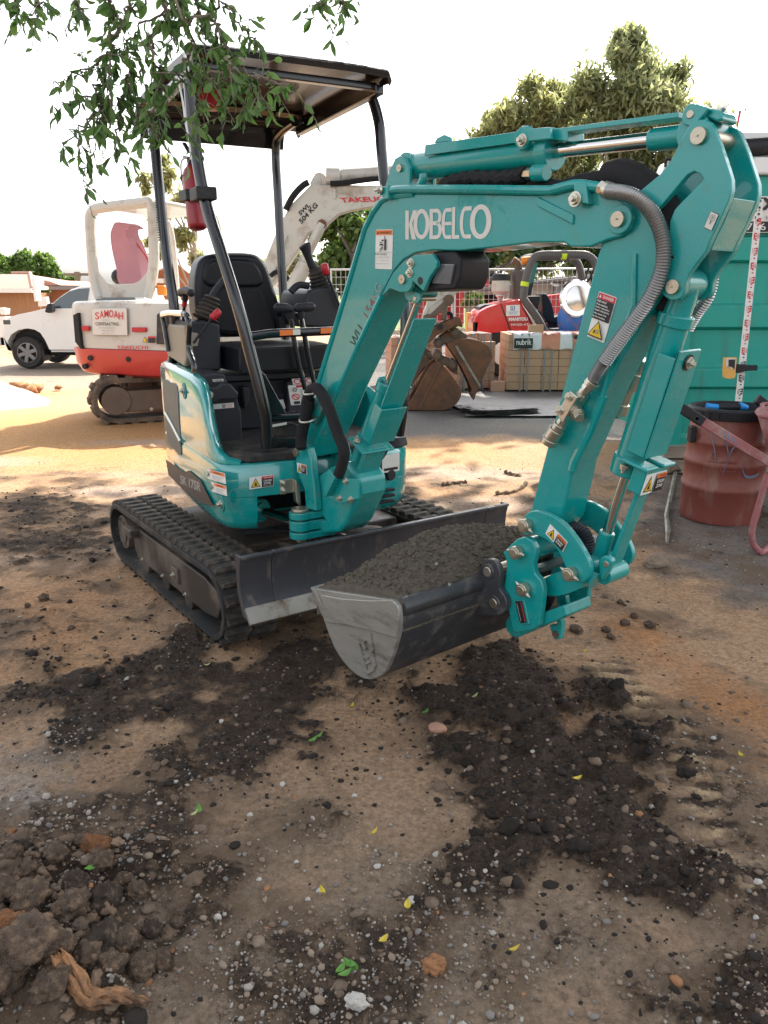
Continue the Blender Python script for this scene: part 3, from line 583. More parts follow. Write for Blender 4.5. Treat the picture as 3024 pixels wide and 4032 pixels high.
for c, r in (((0.1795,-0.497,0.9487), .028), ((0.6734,-0.497,0.5664), .026)):
    mb = MB(); mb.cyl(H.P(c[0], -.4995, c[2]), H.P(c[0], -.492, c[2]), r * 1.25, n=24); k = mb.build('latch', 'teal_dull', EX, bev=.003); bolt(H.P(c[0], -.5, c[2]), H.D(0, -1, 0), .013, .01, k)
d = Decal(H.P(-.3, -.4988, .44), H.P(.7, -.4988, .44), H.P(-.3, -.4988, 1.44))
d.poly('stripe_print', [((a + .3), z - .44) for a, z in [(-0.291,0.563),(0.0916,0.5754),(0.1859,0.6016),(0.3744,0.598),(0.4747,0.5607),(0.5632,0.5279),(0.331,0.4904),(0.126,0.4864),(-0.0573,0.4863),(-0.2558,0.492)]]); d.build('side_decal', EX)
d = Decal((-0.9393,3.5476,0.5022), (-0.7691,3.2177,0.545), (-0.9354,3.54,0.5455), .0004); d.text('grey_print', 'SK 17SR', 0, 0, 1, 1, .03); d.build('lettering', EX)
def warn_small(BLc, BRc, TLc, parent, red=False, name='warning_decal', t2='CRUSH', t3='ZONE', split=.5):
    d = Decal(BLc, BRc, TLc); d.body('white_print')
    d.poly('black_print', [(.06, .12), (split - .05, .12), ((split + .01) / 2, .9)]).poly('yellow_print', [(.1, .18), (split - .09, .18), ((split + .01) / 2, .8)])
    m = (split + .01) / 2
    d.poly('black_print', [(m - .06, .25), (m + .06, .25), (m + .03, .42), (m - .03, .45)]).poly('black_print', [(m - .025, .46), (m + .03, .44), (m + .02, .56), (m - .02, .56)])
    d.rect('black_print', split, .05, .97, .95); d.rect('red_print' if red else 'orange_print', split, .74, .97, .95); d.text('white_print' if red else 'black_print', 'DANGER' if red else 'WARNING', split + .09, .79, .94, .9, .01)
    d.text('white_print', t2, split + .06, .5, .9, .66, .02).text('white_print', t3, split + .06, .28, .86, .44, .02)
    if red: d.text('white_print', 'Keep Clear', split + .06, .1, .93, .21)
    return d.build(name, parent)
warn_small((-0.5251,2.9916,0.613), (-0.4359,3.0376,0.6155), (-0.5242,2.9921,0.6609), EX, red=True)
for A, Bc, C in (((-0.7086,3.1023,0.6308), (-0.5902,2.8728,0.6637), (-0.7119,3.1086,0.6704)), ((-0.6836,3.0539,0.5896), (-0.5883,2.8691,0.6183), (-0.6856,3.0576,0.6281))):
    d = Decal(A, Bc, C); d.body('white_print'); d.rect('orange_print', .2, .66, .98, .97); d.text('black_print', 'WARNING', .4, .74, .82, .9)
    for k in range(4): d.rect('grey_print', .28, .5 - .12 * k, .92 - .09 * (k % 3), .53 - .12 * k)
    d.poly('black_print', [(.05, .3), (.1, .28), (.16, .5), (.12, .8), (.08, .78), (.1, .55)]); d.build('warning_decal', EX)
# aluminium stop bracket beside the swing bay
mb = MB(); mb.prism(H, 'a', [(-0.263,0.6388),(-0.2044,0.639),(-0.1955,0.6315),(-0.1948,0.5829),(-0.2608,0.5774)], .676, .686); mb.prism(H, 'a', [(-0.2044,0.639),(-0.1871,0.6085),(-0.1828,0.5235),(-0.2029,0.5439),(-0.2063,0.5798)], .676, .71); k = mb.build('stop_bracket', 'zinc', EX, bev=.004)
for p in [(0.688,-0.2457,0.6243),(0.688,-0.2468,0.5942)]: bolt(H.P(*p), H.D(1, 0, 0), .011, .009, k)
# right front: vents, cap
VV = [(0.1014,0.5281),(0.1375,0.5691)]
for k, (z0) in enumerate((.487, .512, .537)):
    mb = MB(); mb.box(H, .655, .676 - .012 * k * 0, .165, .262, z0 - .006, z0 + .006); mb.build('vent_slot', 'black_plastic', EX, bev=.003)
mb = MB(); mb.cyl(H.P(.65, .245, .6), H.P(.668, .25, .6), .024, n=20); mb.build('tow_cap', 'black_plastic', EX, bev=.004)
d = Decal(H.P(.672, .2, .615), H.P(.658, .29, .615), H.P(.672, .2, .69)); d.body('light_print').rect('black_print', .1, .1, .9, .25); d.build('warning_decal', EX)
mb = MB(); q = (0.5496,0.3,0.709); mb.cyl(H.P(q[0], .3, .70), H.P(q[0], .3, q[2]), .06, n=24); mb.cyl(H.P(q[0], .3, q[2]), H.P(q[0], .3, q[2] + .04), .08, .07, n=24); mb.build('battery_cap', 'black_plastic', EX, bev=.008)
# ---- operator station
mb = MB(); mb.prism(H, 'z', [(.6, -.43), (.655, -.37), (.668, -.2), (.666, .05), (.65, .2), (.5, .3), (-.1, .3), (-.1, -.44), (.3, -.45)], .711, .745); mb.build('floor_mat', 'rubber', EX, bev=.008)
for k in range(7):
    mb = MB(); mb.bar(H.P(.5 + .022 * k, -.40 + .012 * k, .747), H.P(.5 + .022 * k, -.2, .747), H.D(.006, 0, 0), H.D(0, 0, .004)); mb.build('floor_rib', 'rubber', EX, bev=.002)
mb = MB(); mb.prism(H, 'a', [(-0.462,1.0255),(-0.4079,1.0326),(-0.3537,1.0284),(-0.3465,0.9934),(-0.2958,0.9436),(-0.3041,0.9192),(-0.2905,0.8637),(-0.2905,0.7202),(-0.3483,0.702),(-0.4098,0.6891),(-0.4239,0.764),(-0.4429,0.9009)], -.25, .32); fb = mb.build('fuel_housing', 'grey_plastic', EX, bev=.012)
mb = MB(); mb.prism(H, 'a', [(-0.4633,0.9816),(-0.3986,0.9782),(-0.3797,0.9926),(-0.3434,0.9908),(-0.3044,0.9441),(-0.3173,0.9179),(-0.3839,0.9197),(-0.4164,0.9062),(-0.443,0.9145),(-0.4498,0.948)], .30, .35); fc = mb.build('fuel_cover', 'grey_plastic', EX, bev=.012)
p = (0.352,-0.4353,0.9463); mb = MB(); mb.cyl(H.P(*p), H.P(p[0] + .008, p[1], p[2]), .016, n=20); mb.cyl(H.P(p[0] + .008, p[1], p[2]), H.P(p[0] + .011, p[1], p[2]), .009, n=16); mb.build('lock', 'zinc', fc, bev=.002)
d = Decal((-0.7092,3.3006,0.9959), (-0.6688,3.3214,0.9967), (-0.7107,3.2998,1.0056)); d.body('light_print').text('black_print', 'DIESEL', .06, .15, .94, .85, .02); d.build('label', EX)
d = Decal((-0.7152,3.2975,0.8823), (-0.6341,3.3393,0.8835), (-0.7161,3.297,0.903)); d.body('white_print').rect('light_print', .02, .1, .36, .9).rect('grey_print', .42, .1, .6, .9).text('red_print', 'DIESEL', .64, .55, .96, .85).text('red_print', 'DIESEL', .64, .15, .96, .45); d.build('label', EX)
# dark plastic kick wall, seat stand and tool tray
mb = MB(); mb.box(H, -.45, .1, -.3, .3, .745, .97); mb.build('seat_stand', 'black_plastic', EX, bev=.012)
mb = MB(); mb.box(H, -.45, .14, -.3, .32, .972, 1.0); mb.build('seat_stand', 'grey_plastic', EX, bev=.006)
mb = MB(); mb.prism(H, 'a', [(-0.2337,0.9501),(-0.1991,0.9483),(-0.1969,0.8906),(-0.2291,0.8443)], .1, .16); mb.build('kick_panel', 'grey_plastic', EX, bev=.008)
mb = MB(); mb.prism(H, 'a', [(-0.0227,0.9611),(0.1279,0.9641),(0.1283,0.8255),(-0.0203,0.8142)], .1, .16); LP = mb.build('label_panel', 'grey_plastic', EX, bev=.006)
d = Decal((-0.4273,3.6261,0.8525), (-0.3058,3.6888,0.8544), (-0.4378,3.6207,0.9439)); d.body('white_print').rect('red_print', .28, .86, 1, .98)
for k in range(9): d.rect('grey_print', .38, .74 - .08 * k, .95 - .05 * (k % 3), .77 - .08 * k)
d.ring('red_print', (.2, .42), .1, .14, 20, 1.2).ring('grey_print', (.2, .78), .03, .1, 8, 1.2).rect('black_print', .1, .06, .32, .2).poly('red_print', [(.11, .5), (.14, .53), (.29, .34), (.26, .31)]); d.build('label', LP)
d = Decal((-0.4146,3.6327,0.946), (-0.3208,3.6811,0.9475), (-0.4217,3.629,0.9728)); d.body('white_print').ring('red_print', (.22, .5), .12, .17, 20, 2.6).ring('red_print', (.8, .5), .12, .17, 20, 2.6); d.build('label', LP)
d = Decal((-0.4744,3.6322,0.834), (-0.4531,3.6432,0.836), (-0.4849,3.6268,0.877)); d.body('light_print'); d.build('label', EX)
# seat
mb = MB(); sb = sm2([(-0.3193,1.2255),(-0.3296,1.343),(-0.3155,1.4518),(-0.2874,1.5026),(-0.2288,1.5239),(-0.0818,1.5302),(-0.0147,1.5163),(0.0252,1.4695),(0.0596,1.3636),(0.0838,1.2772),(0.098,1.1894),(0.0831,1.1529),(-0.1007,1.1464),(-0.2359,1.1534)], 3); mb.loft([[H.P(-.33, b * .94 - .005, z - .01) for b, z in sb], [H.P(-.31, b, z) for b, z in sb], [H.P(-.2, b, z) for b, z in sb], [H.P(-.175, b * .9 - .01, 1.3 + (z - 1.3) * .92) for b, z in sb]]); ST = mb.build('seat', 'vinyl', EX, bev=.02, seg=3, angle=50)
mb = MB(); mb.prism(H, 'a', sm2([(-0.2564,1.1975),(-0.2547,1.3498),(-0.2321,1.3635),(-0.0694,1.3671),(-0.0244,1.3566),(0.0249,1.2496),(0.0379,1.1844),(-0.109,1.1732)], 3), -.2, -.155); mb.build('backrest_pad', 'vinyl', ST, bev=.018, seg=3)
mb = MB(); mb.prism(H, 'a', sm2([(-0.2674,1.3771),(-0.2927,1.4312),(-0.2533,1.4922),(-0.0928,1.5016),(-0.027,1.4681),(-0.0079,1.3847),(-0.1289,1.3739)], 3), -.2, -.16); mb.build('headrest_pad', 'vinyl', ST, bev=.018, seg=3)
mb = MB(); mb.prism(H, 'z', sm2([(-.2, -.27), (.2, -.27), (.25, -.22), (.25, .12), (.2, .18), (-.2, .18)], 3), 1.02, 1.125); mb.build('seat_cushion', 'vinyl', ST, bev=.03, seg=3)
mb = MB(); mb.prism(H, 'a', sm2([(0.0442,1.2284),(0.0718,1.2351),(0.0817,1.1843),(0.0728,1.1554),(0.0537,1.1704)], 2), -.2, -.1); mb.build('seat_belt', 'black_plastic', ST, bev=.01)
# left console, rail and levers
mb = MB(); mb.prism(H, 'a', [(-0.436,1.2343),(-0.3751,1.2364),(-0.3075,1.2211),(-0.3063,1.1704),(-0.3101,1.0187),(-0.4155,1.0201),(-0.4223,1.0696),(-0.4454,1.1223)], -.25, .12); LC = mb.build('console', 'grey_plastic', EX, bev=.014)
mb = MB(); mb.prism(H, 'b', [(-0.1983,1.2126),(0.1032,1.218),(0.1259,1.1742),(0.1129,1.0766),(0.0614,1.0365),(-0.2653,1.0634),(-0.2902,1.1543)], -.462, -.40); mb.build('console_cover', 'console_lit', LC, bev=.012)
mb = MB(); mb.tube(smooth_path([(-0.9985,3.7268,1.0903),(-1.0184,3.7652,1.1993),(-1.0317,3.791,1.2468),(-1.009,3.747,1.2597),(-0.8412,3.4219,1.2666),(-0.8157,3.3725,1.25),(-0.8056,3.353,1.2169),(-0.8206,3.382,1.1342),(-0.7909,3.3244,1.0695),(-0.7871,3.3172,1.0325)], 5), .012, 10); mb.build('grab_rail', 'black_paint', EX)
mb = MB(); mb.tube([(-1.0253,3.7743,1.2528),(-0.9493,3.6271,1.2643),(-0.8391,3.4135,1.2674)], .014, 10); mb.build('grab_rail', 'chrome', EX)
def boot(p0, p1, r0, r1, n=6, parent=None):
    mb = MB(); p0, p1 = Vector(p0), Vector(p1); q = []; R = []
    for k in range(n * 2 + 1):
        t = k / (n * 2); q.append(p0.lerp(p1, t)); R.append((r0 + (r1 - r0) * t) * (1.08 if k % 2 else .86))
    mb.tube(q, R, 20); return mb.build('lever_boot', 'rubber', parent or EX, smooth=True, angle=80)
boot((-0.7849,3.5676,1.2339), (-0.7493,3.586,1.3343), .06, .034, 6)
mb = MB(); mb.tube(smooth_path([(-0.7558,3.5826,1.3246),(-0.7326,3.5946,1.3633),(-0.71,3.6062,1.3891),(-0.6748,3.6244,1.4216)], 4), [.017] * 8 + [.02] * 5, 12); mb.build('joystick', 'black_plastic', EX)
def capsule_lever(F, pts, m0, k0, r, name='lever'):
    P = [Vector(p) for p in pts]; mb = MB(); mb.tube(P[:2], .006, 8); o = mb.build(name, 'black_plastic', EX); mb = MB(); a, b = P[1], P[2]; q = [a.lerp(b, t) for t in (0, .12, .5, .88, 1)]; mb.tube(q, [r * .7, r, r, r, r * .6], 14); mb.build('grip', 'red_plastic', o, angle=60); return o
capsule_lever(H, [(-0.8058,3.4105,1.1463),(-0.7323,3.4484,1.2444),(-0.6982,3.466,1.2786)], 0, 0, .016)
mb = MB(); mb.tube([(-0.8885,3.6008,1.2327),(-0.8808,3.5858,1.2725),(-0.871,3.5669,1.2989)], .007, 8); k = mb.build('lever', 'black_plastic', EX); mb = MB(); mb.tube([(-0.874,3.5727,1.2956),(-0.866,3.5572,1.3184)], .011, 10); mb.build('shank', 'red_plastic', k); mb = MB(); mb.tube([(-0.866,3.5572,1.3184),(-0.8598,3.5451,1.3377)], .013, 10); mb.tube(smooth_path([(-0.9032,3.6294,1.347),(-0.8827,3.5896,1.3556),(-0.8532,3.5324,1.3601),(-0.8267,3.4811,1.3569),(-0.8065,3.4418,1.3477)], 3), [.006] + [.017] * 11 + [.006], 12); mb.build('grip', 'black_plastic', k)
# right console
mb = MB(); mb.prism(H, 'a', [(0.1136,1.3567),(0.1592,1.3736),(0.2433,1.3785),(0.266,1.3498),(0.2879,1.253),(0.2632,1.187),(0.0865,1.1976),(0.0919,1.2555)], -.25, .1); RC = mb.build('console', 'grey_plastic', EX, bev=.016)
boot((-0.295,3.8317,1.3669), (-0.3202,3.8187,1.4622), .052, .028, 6)
mb = MB(); mb.tube(smooth_path([(-0.3647,3.7957,1.5648),(-0.3597,3.7983,1.5531),(-0.3511,3.8027,1.522),(-0.3366,3.8102,1.4821),(-0.3191,3.8192,1.4507)], 4), [.012, .024, .028, .029, .028, .026, .024, .022, .02, .019, .018, .018, .019, .02, .022, .022, .022], 14); mb.build('joystick', 'black_plastic', EX, angle=60)
capsule_lever(H, [(-0.2013,3.79,1.2779),(-0.2602,3.7596,1.4306),(-0.274,3.7525,1.4783)], 0, 0, .018)
mb = MB(); mb.tube(smooth_path([(-0.4246,3.7423,1.3533),(-0.4075,3.7511,1.3735),(-0.3839,3.7633,1.385),(-0.3473,3.7822,1.3804)], 3), .016, 10); mb.build('armrest_lever', 'black_plastic', EX)
for base, grip in (("", ""), ):
    for P, G in (([(-0.3473,3.5121,0.9396),(-0.3702,3.5003,1.0409),(-0.389,3.4906,1.1594),(-0.399,3.4854,1.2432),(-0.4012,3.4843,1.2718)], [(-0.462,3.4529,1.2833),(-0.4545,3.4568,1.2895),(-0.413,3.4782,1.2878),(-0.3885,3.4908,1.2812)]), ([(-0.3069,3.533,0.9472),(-0.3252,3.5235,1.0521),(-0.3419,3.5149,1.1515),(-0.3572,3.507,1.2424),(-0.3639,3.5035,1.2713)], [(-0.3811,3.4947,1.2811),(-0.3697,3.5006,1.2886),(-0.3131,3.5298,1.2919),(-0.3005,3.5363,1.2879)])):
        mb = MB(); mb.tube(P, .0115, 10); k = mb.build('travel_lever', 'black_paint', EX); mb = MB(); mb.tube(G, [.012, .02, .02, .012], 12); mb.tube([P[-1], P[-2]], [.022, .016], 12); mb.build('grip', 'black_plastic', k, angle=60)
# safety bar and steel post frame
mb = MB(); mb.tube(smooth_path([(-0.5329,3.1687,1.185),(-0.491,3.1904,1.1903),(-0.4457,3.2138,1.1955),(-0.3181,3.2796,1.1982),(-0.1977,3.3417,1.2001)], 4), .018, 12); SB = mb.build('safety_bar', 'black_paint', EX)
for a, b, m in (("", "", ""),):
    for P, m in (([(0.541,-0.1882,1.1983),(0.541,-0.1326,1.2)], 'orange_print'), ([(0.541,-0.1326,1.2),(0.541,-0.1012,1.2005)], 'light_print'), ([(0.541,-0.0121,1.2027),(0.541,0.0455,1.2039)], 'orange_print')):
        mb = MB(); mb.bar(H.P(*P[0]), H.P(*P[1]), H.D(.0012, 0, 0), H.D(0, 0, .011)); mb.build('safety_tape', m, SB)
mb = MB(); mb.tube([(-0.4809,3.1956,0.8611),(-0.3329,3.272,0.8594)], .02, 12); mb.build('safety_bar', 'black_paint', EX)
def Hpts(L): return [H.P(*p) for p in L]
H3 = lambda L: [H.P(*q) for q in L]
PN = [(0.2987,-0.425,2.1386), (0.313,-0.425,1.9435), (0.3582,-0.42,1.7764), (0.4082,-0.41,1.6449), (0.5049,-0.4,1.5071), (0.6053,-0.375,1.3088), (0.6392,-0.345,1.1321), (0.662,-0.315,0.9599), (0.6609,-0.3,0.8703), (0.6399,-0.295,0.7662)]
mb = MB(); mb.tube(smooth_path(H3(PN), 4), .0235, 14); mb.build('canopy_post', 'black_paint', EX)
PNF = [(p[0], .37 - (p[1] + .425) * .55, p[2]) for p in PN]; PNF[:3] = [(0.225,0.37,2.1761), (0.3134,0.37,2.0472), (0.3391,0.37,1.9249)]
PNF[3] = (0.3791,0.37,1.76)
mb = MB(); mb.tube(smooth_path(H3([(0.0954,0.36,2.2657)] + PNF), 4), .0235, 14); mb.build('canopy_post', 'black_paint', EX)
mb = MB(); mb.tube(smooth_path(H3([(-0.3629,-0.43,2.0911), (-0.3309,-0.43,1.854), (-0.2705,-0.43,1.522), (-0.1845,-0.43,1.2297), (-.33, -.43, 1.0)]), 3), .023, 12); mb.build('canopy_post', 'black_paint', EX)
mb = MB(); mb.tube(smooth_path(H3([(-0.2761,0.22,2.1348), (-0.4693,0.22,2.1187), (-0.5496,0.22,2.0605), (-0.5363,0.22,1.7938), (-0.5137,0.22,1.4168), (-0.5021,0.22,1.2226), (-.5, .22, 1.0)]), 4), .023, 12); mb.build('canopy_post', 'black_paint', EX)
# folded steel foot of the near front post
mb = MB(); mb.prism(H, 'a', [(-0.3254,0.6904),(-0.2989,0.7337),(-0.2716,0.7964),(-0.1419,0.7803),(-0.1559,0.7071),(-0.1636,0.6833)], .585, .6); mb.prism(H, 'a', [(-0.2905,1.0684),(-0.2587,1.0377),(-0.1788,0.8833),(-0.243,0.8748),(-0.2652,0.885)], .545, .56); mb.build('post_foot', 'black_paint', EX, bev=.004)
mb = MB(); mb.prism(H, 'a', sm2([(-0.2123,0.8223),(-0.2004,0.8303),(-0.1204,0.8266),(-0.1018,0.8116),(-0.1054,0.7733),(-0.2118,0.7753)], 2), .44, .5); mb.build('pedal', 'rubber', EX, bev=.008)
d = Decal((-0.456,3.1972,0.8237), (-0.3994,3.2264,0.8299), (-0.4565,3.1969,0.8339)); d.body('light_print'); d.build('label', EX)
# canopy roof: pressed steel shell, open below
mb = MB(); RA, RB = [-.575, -.54, -.46, -.3, -.1, .1, .28, .4, .445, .462], [-.475, -.455, -.41, -.3, -.15, 0, .15, .25, .315, .342, .354]
def roofz(a, b):
    z = 2.232 - .012 * ((a + .05) / .5) ** 2 - .008 * ((b + .05) / .43) ** 4
    if a > .45: z -= .012
    if a < -.53: z -= .05
    if b < -.46 or b > .345: z -= .03
    return z
rings = [[H.P(a, b, roofz(a, b)) for b in RB] for a in RA]; low = [[H.P(a * .985, (b + .05) * .985 - .05, roofz(a, b) - .02) for b in RB] for a in RA]
mb.loft(rings, closed=False); mb.loft(low, closed=False, mi=1)
for i in (0, -1): mb.loft([rings[i], low[i]], closed=False)
for j in (0, -1): mb.loft([[r_[j] for r_ in rings], [r_[j] for r_ in low]], closed=False)
CR = mb.build('canopy_roof', ['black_paint', 'roof_under'], EX, angle=40)
mb = MB(); mb.loft([[H.P(-.575, b, 2.13), H.P(-.575, b, 2.19), H.P(-.558, b, 2.19), H.P(-.6, b, 2.06), H.P(-.612, b, 2.06)] for b in (-.44, .28)]); mb.build('roof_visor', 'black_paint', CR)
for b in (-.43, .33):
    mb = MB(); mb.bar(H.P(-.5, b, 2.135), H.P(.4, b, 2.15), H.D(0, .02, 0), H.D(0, 0, .018)); mb.build('roof_rail', 'black_paint', CR, bev=.005)
for a in (-.45, .36):
    mb = MB(); mb.bar(H.P(a, -.43, 2.165), H.P(a, .33, 2.165), H.D(.02, 0, 0), H.D(0, 0, .014)); mb.build('roof_rail', 'black_paint', CR, bev=.005)
q = (0.0243,-0.2661,2.13); mb = MB(); mb.cyl(H.P(q[0], q[1], 2.16), H.P(q[0], q[1], 2.1), .05, n=24); mb.cyl(H.P(q[0], q[1], 2.1), H.P(q[0], q[1], 2.085), .035, n=24); mb.build('roof_lamp', 'red_plastic', CR, bev=.006)
mb = MB(); mb.tube(smooth_path([(-0.792,3.3266,2.1449),(-0.7704,3.2849,2.1156),(-0.7479,3.2411,2.0358),(-0.7401,3.226,1.9701),(-0.7245,3.1959,1.9018),(-0.7176,3.1825,1.8285)], 4), .004, 6); mb.build('cable', 'white_print', EX)
cp = []; A0, A1 = H.P(*(-0.2654,-0.46,2.004)), H.P(*(-0.2511,-0.46,1.5779))
for k in range(0, 40 * 6 + 1):
    t = k / 240; c = A0.lerp(A1, t); g = 2 * math.pi * k / 6; cp.append(c + H.D(.007 * math.cos(g), .007 * math.sin(g), 0))
mb = MB(); mb.tube(cp, .002, 4); mb.build('coiled_cord', 'sleeve', EX)
# ---- swing post
mb = MB()
for b0, b1 in ((-.1, -.066), (.066, .1)): mb.prism(B, 'b', [(-0.0041,0.7389),(0.0104,0.7656),(0.0541,0.7854),(0.0903,0.7763),(0.1093,0.7385),(0.1124,0.6907),(0.1254,0.6323),(0.1347,0.5296),(0.0629,0.5268),(0.056,0.6068),(0.0205,0.65),(0.0061,0.6848)], b0, b1)
SW = mb.build('swing_post', 'teal', EX, bev=.008, seg=3)
mb = MB(); mb.prism(B, 'b', [(0.0671,0.6415),(0.1823,0.7104),(0.2896,0.7517),(0.3624,0.6952),(0.3662,0.6382),(0.2862,0.5087),(0.2394,0.4643),(0.132,0.4293),(0.0466,0.4186),(0.0373,0.452),(0.1343,0.4929),(0.0934,0.5154)], -.066, .07); mb.build('swing_post', 'teal', SW, bev=.016, seg=3)
kx = (0.0693,-0.13,0.521); kz = (0.0639,-0.13,0.4154)[2]; KC = B.P(kx[0], -.13, 0)
for z0, z1 in ((kz, kz + .028), (kz + .034, kz + .074), (kz + .08, kz + .108)):
    mb = MB(); c = KC + Vector((0, 0, z0)); mb.cyl(c, c + Vector((0, 0, z1 - z0)), .045, n=28); mb.bar(c + Vector((0, 0, (z1 - z0) / 2)), B.P(kx[0] + .02, 0, (z0 + z1) / 2), B.D(.04, 0, 0), Vector((0, 0, (z1 - z0) / 2.05))); mb.build('swing_lug', 'teal', SW, bev=.004)
mb = MB(); c = KC + Vector((0, 0, kz + .107)); mb.cyl(c, c + Vector((0, 0, .014)), .036, n=24); mb.cyl(c - Vector((0, 0, .125)), c, .02); mb.build('pin', 'pin_steel', SW, bev=.005)
fl = H.P(*(0.5,-0.2835,0.4693)); mb = MB(); dr = (KC + Vector((0, 0, kz + .055)) - fl).normalized(); mb.cyl(fl - dr * .1, fl, .05, n=28); mb.cyl(fl, fl + dr * .014, .036, n=28); sc = mb.build('swing_cylinder', 'teal', EX, bev=.004)
mb = MB(); mb.cyl(fl + dr * .01, KC + Vector((0, 0, kz + .055)) - dr * .03, .021, n=20); mb.build('rod', 'chrome', sc)
# folded guard plate under the boom foot with bolts
mb = MB(); mb.prism(B, 'b', [(0.2939,0.7346),(0.3325,0.7072),(0.2713,0.6239),(0.2579,0.6576)], -.15, -.112); mb.build('guard_plate', 'teal', SW, bev=.002); mb = MB(); mb.prism(B, 'b', [(0.2368,0.714),(0.2771,0.6843),(0.1635,0.6427),(0.1485,0.6306)], .1, .106); mb.build('guard_plate', 'teal', SW, bev=.002); mb = MB(); mb.prism(B, 'b', [(0.2967,0.6987),(0.4293,0.7152),(0.4301,0.6458),(0.3367,0.6096),(0.3253,0.6026),(0.2314,0.6118)], -.118, -.112); gp = mb.build('guard_plate', 'teal', SW, bev=.002)
for p in [(0.3578,-0.119,0.696),(0.319,-0.119,0.6241),(0.3857,-0.119,0.6341)]: bolt(B.P(*p), B.D(0, -1, 0), .009, .008, gp)
warn_small((-0.3427,3.0579,0.668), (-0.2989,3.0053,0.6689), (-0.3435,3.0588,0.7062), SW, name='warning_decal')
p = (0.0149,-0.1,0.7479); pin(B, p[0], p[2], -.112, .11, .016, SW)
# ---- boom
BM_ = [(-0.034,0.7348),(-0.0075,0.7713),(0.0347,0.814),(0.1204,1.0105),(0.2062,1.171),(0.279,1.3016),(0.3475,1.4317),(0.415,1.5576),(0.4569,1.6054),(0.4999,1.6392),(0.5491,1.6497),(0.6574,1.6464),(0.9159,1.6244),(1.1376,1.6029),(1.2123,1.6028),(1.2823,1.6119),(1.3283,1.6022),(1.3923,1.5712),(1.4199,1.5545),(1.4366,1.5273),(1.4284,1.5001),(1.4004,1.484),(1.3667,1.4788),(1.3174,1.4644),(1.2565,1.4667),(1.2339,1.4781),(1.1343,1.4823),(1.0102,1.4762),(0.8608,1.4718),(0.7413,1.4773),(0.6634,1.4716),(0.6094,1.4544),(0.5648,1.424),(0.5246,1.3781),(0.4981,1.3454),(0.3758,1.1833),(0.2438,1.004),(0.152,0.8565),(0.088,0.7762),(0.0705,0.7326),(0.0058,0.713)]
mb = MB(); mb.prism(B, 'b', BM_, -.07, .07); BMO = mb.build('boom', 'teal', EX, bev=.006, angle=30)
# weld flange along the outer edge of the boom
mb = MB(); mb.tube([(-0.2495,2.9979,1.0117),(-0.1482,2.8763,1.3015),(-0.062,2.7729,1.5577),(-0.0338,2.739,1.6054),(-0.0063,2.706,1.6369),(0.0252,2.6682,1.6475),(0.0922,2.5878,1.6445)], .011, 8); mb.tube([(-0.008,2.7112,1.3417),(-0.0876,2.8067,1.1814),(-0.1722,2.9083,1.0016),(-0.2295,2.9771,0.8558)], .010, 8); mb.build('weld_flange', 'teal', BMO)
def outline_plate(F, pts, b0, b1, name, parent, m='teal', bev=.004):
    mb = MB(); mb.prism(F, 'b', pts, b0, b1); return mb.build(name, m, parent, bev=bev)
CBp = [(0.5192,1.3412),(0.5437,1.3743),(0.5779,1.4147),(0.6277,1.4484),(0.6813,1.4662),(0.7587,1.4657),(0.7803,1.4428),(0.7787,1.428),(0.7501,1.4003),(0.721,1.3583),(0.6718,1.3882),(0.6667,1.3704),(0.6495,1.3558),(0.612,1.3544),(0.561,1.3664),(0.5438,1.3543)]
for b0, b1 in ((-.086, -.0705), (.0705, .086)): outline_plate(B, CBp, b0, b1, 'cylinder_bracket', BMO, bev=.003)
for p in [(0.6657,-0.086,1.4416),(0.6607,-0.086,1.4134)]: bolt(B.P(*p), B.D(0, -1, 0), .011, .009, BMO)
p = (0.6274,-0.09,1.3941); pin(B, p[0], p[2], -.094, .09, .0145, BMO)
mb = MB(); q = (0.7074,-0.087,1.3889); mb.cyl(B.P(q[0], -.0872, q[2]), B.P(q[0], -.086, q[2]), .012, n=16); mb.build('hole', 'black_print', BMO)
# boss and eye for the arm pin
p = (1.3997,-0.085,1.5243); mb = MB(); mb.cyl(B.P(p[0], -.076, p[2]), B.P(p[0], -.068, p[2]), .034, n=28); mb.build('pin_boss', 'teal', BMO, bev=.003); pin(B, p[0], p[2], -.086, .08, .0185, BMO)
# eye plates for the arm cylinder on top of the boom
EP = [(0.5027,1.6793),(0.5252,1.7246),(0.551,1.7574),(0.5729,1.7628),(0.5981,1.7542),(0.6199,1.7235),(0.6192,1.6665)]
for b0, b1 in ((-.058, -.042), (.042, .058)): outline_plate(B, EP, b0, b1, 'cylinder_eye', BMO)
p = (0.5789,-0.06,1.7261); pin(B, p[0], p[2], -.066, .062, .0115, BMO)
# hard hydraulic pipe along the top with clamps
mb = MB(); mb.tube(smooth_path([(0.0044,2.6775,1.6431),(0.0131,2.6671,1.6577),(0.0367,2.6387,1.6626),(0.0915,2.5729,1.6568),(0.256,2.3755,1.6332),(0.4134,2.1866,1.6089),(0.4356,2.16,1.6084),(0.4689,2.12,1.6138),(0.4898,2.0949,1.6115),(0.5248,2.0529,1.6002)], 4), .0125, 10); mb.build('hydraulic_pipe', 'teal', BMO)
mb = MB(); mb.tube(smooth_path([(0.0048,2.9207,1.6688),(0.0143,2.9094,1.6848),(0.0401,2.8784,1.6901),(0.0999,2.8067,1.6837),(0.2793,2.5913,1.658),(0.451,2.3852,1.6315),(0.4751,2.3562,1.631),(0.5115,2.3126,1.6368),(0.5343,2.2853,1.6343),(0.5725,2.2394,1.6221)], 4), .0125, 10); mb.build('hydraulic_pipe', 'teal', BMO)
